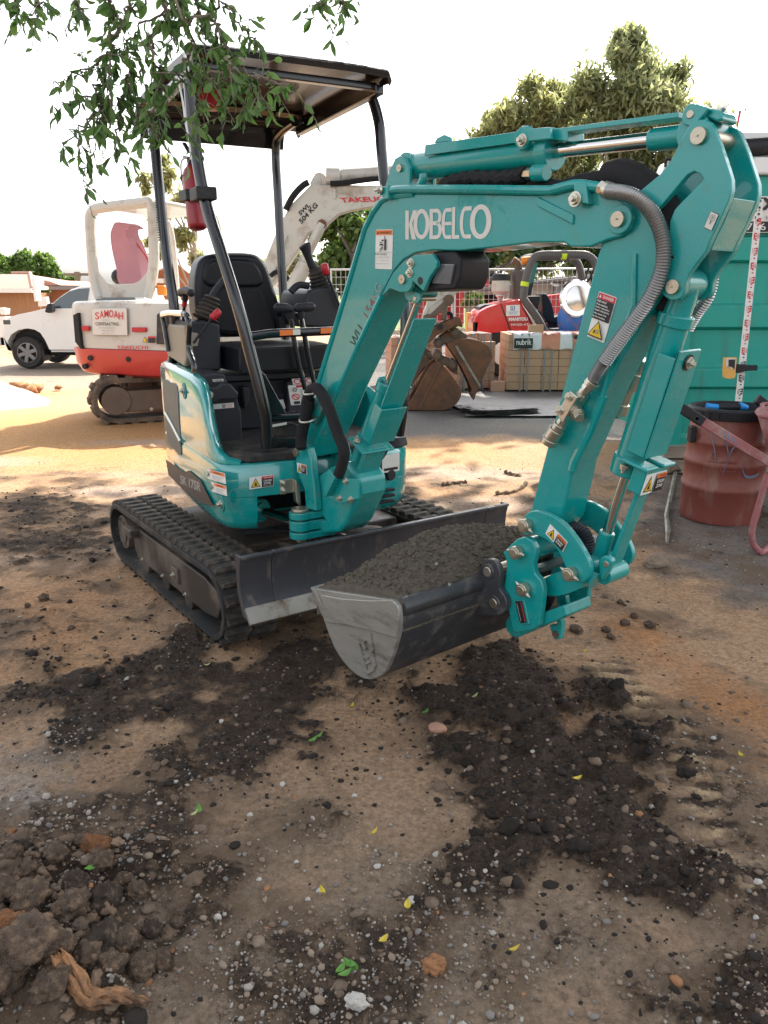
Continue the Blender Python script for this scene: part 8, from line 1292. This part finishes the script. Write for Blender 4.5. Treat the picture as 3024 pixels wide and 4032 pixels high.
def hang():
    """twigs with real leaf blades; paths follow the hanging sprays in front of the canopy"""
    rs = np.random.RandomState(33); V, Fc = [], []; tw = MB(); tips = []
    def leaf(p, d, ln):
        d = d.normalized(); s = d.cross(Vector((rs.normal(), rs.normal(), rs.normal()))).normalized(); n = d.cross(s); k = len(V); fo = rs.uniform(.05, .7); w_ = ln * rs.uniform(.15, .22); cv = rs.uniform(-.35, .25) * ln
        for t, ww, up in ((0, 0, 0), (.28, .8, .05), (.55, 1, .07), (.8, .55, .03), (1, 0, -.05)):
            c = p + d * ln * t + n * (up * ln + cv * t * t); fold = fo * w_ * ww
            if ww == 0: V.append(c)
            else: V.extend((c + s * w_ * ww + n * fold, c, c - s * w_ * ww + n * fold))
        Fc.extend([(k, k + 1, k + 2), (k, k + 2, k + 3), (k + 1, k + 4, k + 5, k + 2), (k + 2, k + 5, k + 6, k + 3), (k + 4, k + 7, k + 8, k + 5), (k + 5, k + 8, k + 9, k + 6), (k + 7, k + 10, k + 8), (k + 8, k + 10, k + 9)])
    bough = smooth_path([(-1.42, 2.5, 2.56), (-1.0, 2.56, 2.66), (-.55, 2.6, 2.74), (-.1, 2.56, 2.68), (.3, 2.5, 2.56)], 6); tw.tube(bough, [.008 + .012 * math.sin(math.pi * i / (len(bough) - 1)) for i in range(len(bough))], 7); tw.tube(smooth_path([(-.4, 2.9, 3.3), (-.5, 2.75, 3.0), (-.55, 2.6, 2.74)], 5), [.03, .026, .022], 7)
    SPR = [([min(bough, key=lambda b_: abs(b_.x - p_[0][0]))] + list(p_), d_) if p_[0][2] > 2.1 else (p_, d_) for p_, d_ in HANGS]
    for pts, dens in SPR:
        P = smooth_path(pts, 7); P = [p + Vector((rs.normal(0, .004), rs.normal(0, .02), rs.normal(0, .004))) for p in P]; n = len(P); tw.tube(P, [.0045 - .003 * i / n for i in range(n)], 5)
        L = 0
        for i in range(1, n):
            seg = P[i] - P[i - 1]; m_ = max(1, int(seg.length / .024 * dens + rs.rand() * .6))
            for q in range(m_):
                if rs.rand() < .1: continue
                p = P[i - 1].lerp(P[i], rs.rand()); side = seg.cross(Vector((rs.normal(), rs.normal() * .6, rs.normal()))).normalized(); d = seg.normalized() * rs.uniform(.1, .7) + side * rs.uniform(.4, .9) + Vector((0, 0, -rs.uniform(.35, 1.0)))
                if rs.rand() < .33:
                    e = p + d.normalized() * rs.uniform(.04, .12); tw.tube([p, e], .0012, 4)
                    for z in range(rs.randint(2, 6)): leaf(p.lerp(e, rs.uniform(.2, 1)), d + Vector((rs.normal() * .7, rs.normal() * .7, -.4)), rs.uniform(.02, .052))
                else: leaf(p, d, rs.uniform(.022, .056))
    tw.build('twigs', 'bark', ot, kind='stuff'); mb = MB(); mb.add(V, Fc); mb.build('leaf_sprays', 'elm_leaf', ot, fixn=False, kind='stuff')
HANGS = [([(-0.5607,2.45,2.2101),(-0.5417,2.45,2.1224),(-0.5399,2.45,2.0553),(-0.5185,2.45,1.9928),(-0.5028,2.45,1.9352),(-0.5278,2.45,1.8471),(-0.5273,2.45,1.7511)], 1.5), ([(-0.5569,2.5,2.1718),(-0.6327,2.5,2.1039),(-0.6877,2.5,2.0638),(-0.7298,2.5,2.0291),(-0.7711,2.5,2.0058)], 1.1), ([(-0.6893,2.45,2.1665),(-0.696,2.45,2.089),(-0.7392,2.45,2.0327),(-0.762,2.45,1.9928),(-0.7594,2.45,1.9526),(-0.7724,2.45,1.8826),(-0.8041,2.45,1.8234),(-0.8376,2.45,1.7511),(-0.8608,2.45,1.6528)], 1.0), ([(-0.7711,2.5,2.0058),(-0.8263,2.5,1.9765),(-0.8826,2.5,1.941),(-0.9307,2.5,1.9232)], 1.3), ([(-0.7877,2.52,1.9695),(-0.8243,2.52,1.9337),(-0.8826,2.52,1.8854),(-0.9234,2.52,1.8793)], 1.2), ([(-0.7882,2.5,1.8933),(-0.8406,2.5,1.8328),(-0.8899,2.5,1.8084),(-0.9422,2.5,1.7591)], 1.2), ([(-0.737,2.5,1.9469),(-0.7572,2.5,1.8692),(-0.7761,2.5,1.8084),(-0.7693,2.5,1.7343)], 1.5), ([(-0.6362,2.4,2.0245),(-0.6285,2.4,1.9631),(-0.6064,2.4,1.9235),(-0.6234,2.4,1.8662),(-0.6467,2.4,1.8139),(-0.6229,2.4,1.7904)], 1.2), ([(-0.5554,2.4,2.1069),(-0.4709,2.4,2.0741),(-0.4367,2.4,2.019),(-0.414,2.4,1.9743),(-0.3785,2.4,1.9291),(-0.3674,2.4,1.8949)], 1.3), ([(-0.4767,2.45,2.1555),(-0.4288,2.45,2.1113),(-0.3934,2.45,2.061),(-0.3629,2.45,2.0327),(-0.3511,2.45,2.01)], .9), ([(-0.4183,2.35,1.9505),(-0.383,2.35,1.9173),(-0.3156,2.35,1.9006),(-0.2663,2.35,1.8894),(-0.2293,2.35,1.8838)], .7), ([(-0.3466,2.35,1.9006),(-0.3236,2.35,1.8556),(-0.3002,2.35,1.8159)], .6), ([(-0.5271,2.4,1.9743),(-0.5558,2.4,1.9235),(-0.5958,2.4,1.8949),(-0.6221,2.4,1.8834)], 1.1), ([(-0.4796,2.4,1.9291),(-0.4448,2.4,1.8719),(-0.4352,2.4,1.8139)], 1.0), ([(-0.4071,2.35,1.9284),(-0.3914,2.35,1.8725),(-0.3746,2.35,1.833)], 1.1), ([(-0.6521,2.5,2.183),(-0.6954,2.5,2.1267),(-0.7376,2.5,2.0868)], 1.0), ([(-1.0234,2.5,2.183),(-1.0226,2.5,2.138),(-1.0355,2.5,2.0868)], .8), ([(-0.9607,2.5,2.1718),(-0.9596,2.5,2.1267),(-0.9708,2.5,2.0868)], .9), ([(-0.8517,2.5,2.1718),(-0.85,2.5,2.1267),(-0.869,2.5,2.0695)], 1.0), ([(-0.7674,2.5,2.183),(-0.7652,2.5,2.138),(-0.749,2.5,2.1039),(-0.764,2.5,2.081)], 1.0), ([(-0.1657,2.5,2.183),(-0.1731,2.5,2.138),(-0.1798,2.5,2.1267)], .8), ([(-0.1209,2.5,2.183),(-0.1152,2.5,2.138),(-0.109,2.5,2.121)], .9), ([(-0.6006,2.45,2.1775),(-0.5947,2.45,2.089),(-0.5869,2.45,2.0214),(-0.6031,2.45,1.9756)], 1.4), ([(-0.5074,2.45,2.1665),(-0.4997,2.45,2.089),(-0.4713,2.45,2.0327),(-0.4682,2.45,1.9756)], 1.4), ([(-0.7049,2.55,2.0365),(-0.7166,2.55,1.9768),(-0.7353,2.55,1.9161),(-0.7186,2.55,1.8732),(-0.7359,2.55,1.8298)], 1.1), ([(-0.8178,2.5,1.9291),(-0.8092,2.5,1.8812),(-0.7994,2.5,1.845)], 1.3)]
hang()
# ================================================================ clods, stones and fallen leaves in the foreground
def places(D):
    """words for where each of several look-alikes lies: rows by distance, then left to right"""
    n = len(D); order = sorted(range(n), key=lambda i: -D[i][1]); nr = max(1, math.ceil(n / 5)); rows = [order[k * n // nr:(k + 1) * n // nr] for k in range(nr)]
    rn = {1: ['only'], 2: ['far', 'near'], 3: ['far', 'middle', 'near'], 4: ['farthest', 'second farthest', 'second nearest', 'nearest'], 5: ['farthest', 'second farthest', 'middle', 'second nearest', 'nearest'], 6: ['farthest', 'second farthest', 'third farthest', 'third nearest', 'second nearest', 'nearest']}[nr]; out = [''] * n
    for r_, nm in zip(rows, rn):
        r_ = sorted(r_, key=lambda i: D[i][0]); m_ = len(r_)
        for q, i in enumerate(r_): out[i] = ('leftmost' if q == 0 else 'rightmost' if q == m_ - 1 else 'second from left' if q == 1 else 'second from right' if q == m_ - 2 else 'middle one') + ' in the ' + nm + ' row'
    return out
def lump_mesh(name, seed, m, sub=4, rough=.35, flat=.75):
    bm = bmesh.new(); bmesh.ops.create_icosphere(bm, subdivisions=sub, radius=1); rs = random.Random(seed); o = Vector((rs.uniform(0, 50), rs.uniform(0, 50), rs.uniform(0, 50))); sx, sy = rs.uniform(.8, 1.25), rs.uniform(.75, 1.1)
    for v in bm.verts:
        p = v.co.copy(); d = 1 + rough * (noise.fractal(p * 1.2 + o, .75, 2.1, 6) * .8) - rough * .9 * (noise.voronoi(p * 1.5 + o)[0][0] - .3) + rough * .35 * noise.fractal(p * 5 + o, .7, 2.2, 4); v.co = Vector((p.x * d * sx, p.y * d * sy, p.z * d * flat))
    me = bpy.data.meshes.new(name); bm.to_mesh(me); bm.free(); me.materials.append(M[m]); me.polygons.foreach_set('use_smooth', [True] * len(me.polygons)); return me
def lump(name, label, cat, x, y, r, m, seed, group=None, sink=.3, rot=None, rough=.35, flat=.75, sub=4):
    me = lump_mesh(name, seed, m, sub, rough, flat); o = bpy.data.objects.new(name, me); own(o, None); o.location = (x, y, gz(x, y) + r * flat * (1 - 2 * sink * .8)); o.scale = (r, r, r); rs = random.Random(seed); o.rotation_euler = rot or (rs.uniform(-.3, .3), rs.uniform(-.3, .3), rs.uniform(0, 6)); return tag(o, label, cat, group)
mat('root_wood', (.4, .2, .09), .85, 0, .4, 20, bump=.6, bscale=60, dirt=(.07, .045, .03), dirt_amt=.55, dirt_scale=12)
mat('clod_brown', (.12, .088, .066), .95, 0, .4, 3, bump=.7, bscale=14, spec=.2, dirt=(.3, .2, .13), dirt_amt=.35, dirt_scale=2.2)
mat('clod_dark', (.065, .05, .04), .95, 0, .4, 3, bump=.7, bscale=14, spec=.2, dirt=(.2, .15, .11), dirt_amt=.3, dirt_scale=2.2)
mat('clod_orange', (.27, .125, .058), .95, 0, .4, 3, bump=.7, bscale=14, spec=.2, dirt=(.14, .09, .06), dirt_amt=.4, dirt_scale=2)
mat('stone_white', (.47, .45, .41), .8, 0, .2, 3, bump=.3, bscale=10)
CL = [(-0.7763,1.4505),(-0.7046,1.2859),(-0.7894,1.3373),(-0.6816,1.424),(-0.6186,1.4639),(-0.5961,1.3673),(-0.6986,1.6347),(-0.6717,1.5795),(-0.7735,1.5795),(-0.884,1.5795),(-0.5468,1.3673),(-0.6114,1.3141),(-0.5598,1.3027),(-0.5613,1.4986),(-0.5031,1.4047),(-0.657,1.3084),(-0.8819,1.6511),(-0.8417,1.6932),(-0.8423,1.4639),(-0.6068,1.5419),(-0.4631,1.3315),(-0.6991,1.4986),(-0.495,1.3084),(-0.6455,1.2322),(-0.7413,1.2426),(-0.8237,1.5419),(-0.7505,1.6677),(-0.6635,1.6846),(-0.5545,1.5872),(-0.4523,1.4438)]
CS = [.052, .075, .06, .05, .05, .06, .036, .042, .04, .045, .045, .045, .04, .035, .032, .04, .03, .028, .045, .032, .03, .035, .036, .05, .05, .035, .026, .024, .024, .026]
pwc = places(CL)
for k, ((x, y), r) in enumerate(zip(CL, CS)):
    r *= .8
    m = 'clod_orange' if k in (2, 6) else ('clod_dark' if k in (4, 5, 14, 16, 21) else 'clod_brown')
    sp = {0: 'large round brown clod on top of the pile at lower left', 1: 'largest brown clod at the bottom left corner', 2: 'orange clay clod at the left edge of the pile', 6: 'reddish brown clod at the upper edge of the dirt pile'}.get(k)
    lump('dirt_clod', sp or 'brown dirt clod in the lower left pile, ' + pwc[k], 'clod', x, y, r, m, 100 + k, None if sp else 'dirt clods piled at lower left', .3, flat=.8)
def debris():
    rs = np.random.RandomState(77); N = 900; y = 1.0 + 1.0 * rs.rand(N); x = -1.5 + 1.35 * rs.rand(N); d = pdist(x, y, POLY_K); k = rs.rand(N) < np.clip(d / .25 + .1, 0, 1) * .8; x, y = x[k], y[k]; r = np.clip(np.exp(rs.normal(-4.35, .42, len(x))), .006, .034); mi = rs.choice(3, len(x), p=(.68, .22, .1))
    for q in range(4):
        me = lump_mesh('tmp', 900 + q, 'clod_brown', 3, .5, .8); tv = np.array([v.co[:] for v in me.vertices]); tf = np.array([p.vertices[:] for p in me.polygons]); bpy.data.meshes.remove(me); j = np.arange(len(x)) % 4 == q
        scatter('dirt_crumbs', np.column_stack([x[j], y[j], height(x[j], y[j]) + r[j] * .15]), r[j], ['clod_brown', 'clod_dark', 'clod_orange'], mi[j], (tv, tf), 50 + q, flat=(.7, 1.0), smooth=True, jit=.02)
debris()
q = [(-0.6474,1.2684),(-0.6069,1.2467),(-0.5638,1.2152),(-0.5183,1.2132),(-0.4533,1.205)]; rt = MB(); pth = smooth_path([(x, y, gz(x, y) + .03) for x, y in q], 8); rr_ = random.Random(6); n_ = len(pth)
for f_ in range(16):
    a_, rd = rr_.uniform(0, 6.28), rr_.uniform(.004, .015); s_, e_ = rr_.randint(0, 6), n_ - rr_.randint(0, 9); fr_ = []
    for i in range(s_, e_): t = a_ + i * .06; fr_.append(pth[i] + Vector((math.cos(t) * rd * .6, math.cos(t) * rd * .8, math.sin(t) * rd)) + .004 * noise.noise_vector(pth[i] * 40 + Vector((f_ * 7, 0, 0))))
    rt.tube(fr_, [.0015 + (.0055 + .002 * math.sin(k * .8 + f_)) * min(1, k / 3, (len(fr_) - 1 - k) / 4) for k in range(len(fr_))], 6)
rt.v = [tuple(Vector(v) + .0022 * noise.noise_vector(Vector(v) * 160)) for v in rt.v]; tag(rt.build('tree_root', 'root_wood', None), 'split orange root stub in the dirt pile at bottom left', 'root')
def dup_stone(D, name, label, cat, m, group, r0, seed, flat=.7, rough=.25):
    pw = places(D)
    for k, (x, y) in enumerate(D): lump(name, label + ', ' + pw[k], cat, x, y, r0 * random.uniform(.75, 1.25), m, seed + k % 4, group, .22, rough=rough, flat=flat, sub=3)
dup_stone([(-0.5325,2.305),(-0.0827,1.9285),(-0.2177,1.656),(-0.0165,1.638),(0.2464,1.6186),(-0.1527,1.5597),(-0.1773,1.5301),(-0.6163,1.8744),(-0.9107,1.6186),(0.8869,1.5688),(0.8351,1.4639),(-0.5893,1.9435),(-0.2918,1.9763),(0.2441,2.0169),(-0.3611,1.8306),(1.0321,2.1945),(0.0649,1.52),(-0.2992,1.5872),(-0.3741,1.4639),(0.4472,2.0927)], 'pale_stone', 'small pale stone lying on the dirt', 'stone', 'stone_white', 'pale stones scattered on the dirt', .0085, 300)
o = lump('pale_stone', 'largest pale stone with bluish face at the bottom edge', 'stone', *[(-0.0522,1.2301)][0], .021, 'stone_white', 340, None, .2)
lump('brick_piece', 'broken red brick piece left of the dark soil strip', 'brick', *[(0.172,2.2597)][0], .03, 'brick_pink', 350, None, .25, rough=.2, flat=.55)
lump('dirt_clod', 'rusty orange clod near the bottom centre', 'clod', *[(0.1042,1.3373)][0], .026, 'soil_orange', 351, None, .45, rough=.5)
lump('rock', 'tan rock on the asphalt beside the digging bar', 'rock', *[(1.4033,3.8469)][0], .055, 'stone_tan', 352, None, .25, rough=.3)
SMC = [(1.0725,3.3438),(1.0249,3.1101),(1.1253,3.0859),(0.927,2.9699),(1.087,3.1847),(-1.5546,3.3717),(-1.3009,3.0386),(0.9267,3.0386),(0.8014,3.0386),(-1.5929,3.2892)]; pw = places(SMC)
for k, (x, y) in enumerate(SMC): lump('dirt_clod', 'small reddish brown clod, ' + pw[k] + ' beside bucket and tracks', 'clod', x, y, .016 + .005 * (k % 3), 'clod_brown', 400 + k % 5, 'small clods on the tan ground', .3, sub=3)
DK = [(0.2218,2.1477),(0.2494,2.0685),(0.8773,2.0101),(0.6902,2.2765),(0.7786,2.2213),(0.8104,2.4897),(-1.4275,3.3438),(-1.5269,3.9195),(0.7835,2.1426),(0.796,2.0927),(0.2875,1.8306),(0.3259,1.7551),(0.4187,1.737),(0.2426,1.7642),(0.4859,1.6677),(0.6333,1.5872),(-1.1326,2.4897),(-1.0432,2.5571),(-1.164,2.4098),(-0.9782,2.6643)]
pw = places(DK)
for k, (x, y) in enumerate(DK): lump('soil_clod', 'dark clod of wet topsoil, ' + pw[k], 'clod', x, y, .015 + .005 * (k % 3), 'soil_dark', 430 + k % 6, 'dark clods along the spilled topsoil', .42, rough=.5, sub=3)
for k, P in enumerate(([(0.4208,5.5489,0),(0.4865,5.5948,0),(0.6024,5.6615,0)], [(0.7764,5.3177,0),(0.8871,5.3601,0),(0.983,5.4846,0),(1.0474,5.6346,0)], [(0.9399,6.0039,0),(0.9916,5.9294,0),(1.0432,5.8928,0)])):
    mb = MB(); pth = smooth_path([(x, y, gz(x, y) + .01) for x, y, z in P], 6); mb.tube([p + Vector((0, 0, .006 * math.sin(i * 2.1))) for i, p in enumerate(pth)], [.012 + .005 * math.sin(i * 1.7) for i in range(len(pth))], 7); tag(mb.build('bark_strip', 'clod_brown', None), ('short straight strip of bark on the ground behind the blade', 'curved strip of bark on the ground behind the blade', 'thin strip of bark nearest the container, behind the blade')[k], 'bark')
mat('leaf_yellow', (.6, .48, .05), .5, 0, .15, 9); mat('leaf_green', (.12, .3, .05), .5, 0, .15, 9); mat('leaf_pale', (.5, .52, .25), .5, 0, .15, 9)
def fallen(D, m, label, group, ln):
    pw = places(D)
    for k, (x, y) in enumerate(D):
        a = random.uniform(0, 6.28); z = gz(x, y) + .01; d = Vector((math.cos(a), math.sin(a), .1)); s = Vector((-math.sin(a), math.cos(a), random.uniform(-.3, .3))); c = Vector((x, y, z)); l = ln * random.uniform(.8, 1.2); w_ = l * .22; mb = MB(); R = []
        for t, ww in ((-.5, .03), (-.25, .8), (0, 1), (.25, .7), (.5, .03)): cc = c + d * l * t + Vector((0, 0, .012 * (1 - 4 * t * t) * -.6 + .008)); R.append([cc + s * w_ * ww + Vector((0, 0, .004)), cc, cc - s * w_ * ww + Vector((0, 0, .004))])
        mb.loft(R, closed=False); tag(mb.build('fallen_leaf', m, None), label + ', ' + pw[k], 'leaf', group)
fallen([(-0.0259,1.7587),(-0.1437,1.5419),(-0.0015,1.3946),(0.277,1.3698),(-0.1094,2.4098),(0.7808,2.82),(1.075,2.0927),(0.5463,1.95),(0.0533,1.4915)], 'leaf_yellow', 'small yellow leaf fallen on the dirt', 'yellow leaves fallen on the dirt', .03)
fallen([(-0.2214,2.1761),(-0.2012,2.1761),(-0.0903,1.3141),(-0.0717,1.3256),(-0.0802,1.3027),(-0.0619,1.3198),(-0.6821,1.5493),(0.1358,2.34),(-0.4974,1.8267)], 'leaf_green', 'green leaf fallen on the dirt', 'green leaves fallen on the dirt', .034)
fallen([(-0.6553,2.6643),(0.3095,2.4254),(-0.5063,1.8112),(-0.861,1.6028)], 'leaf_pale', 'pale curled leaf fallen on the dirt', 'pale leaves fallen on the dirt', .027)
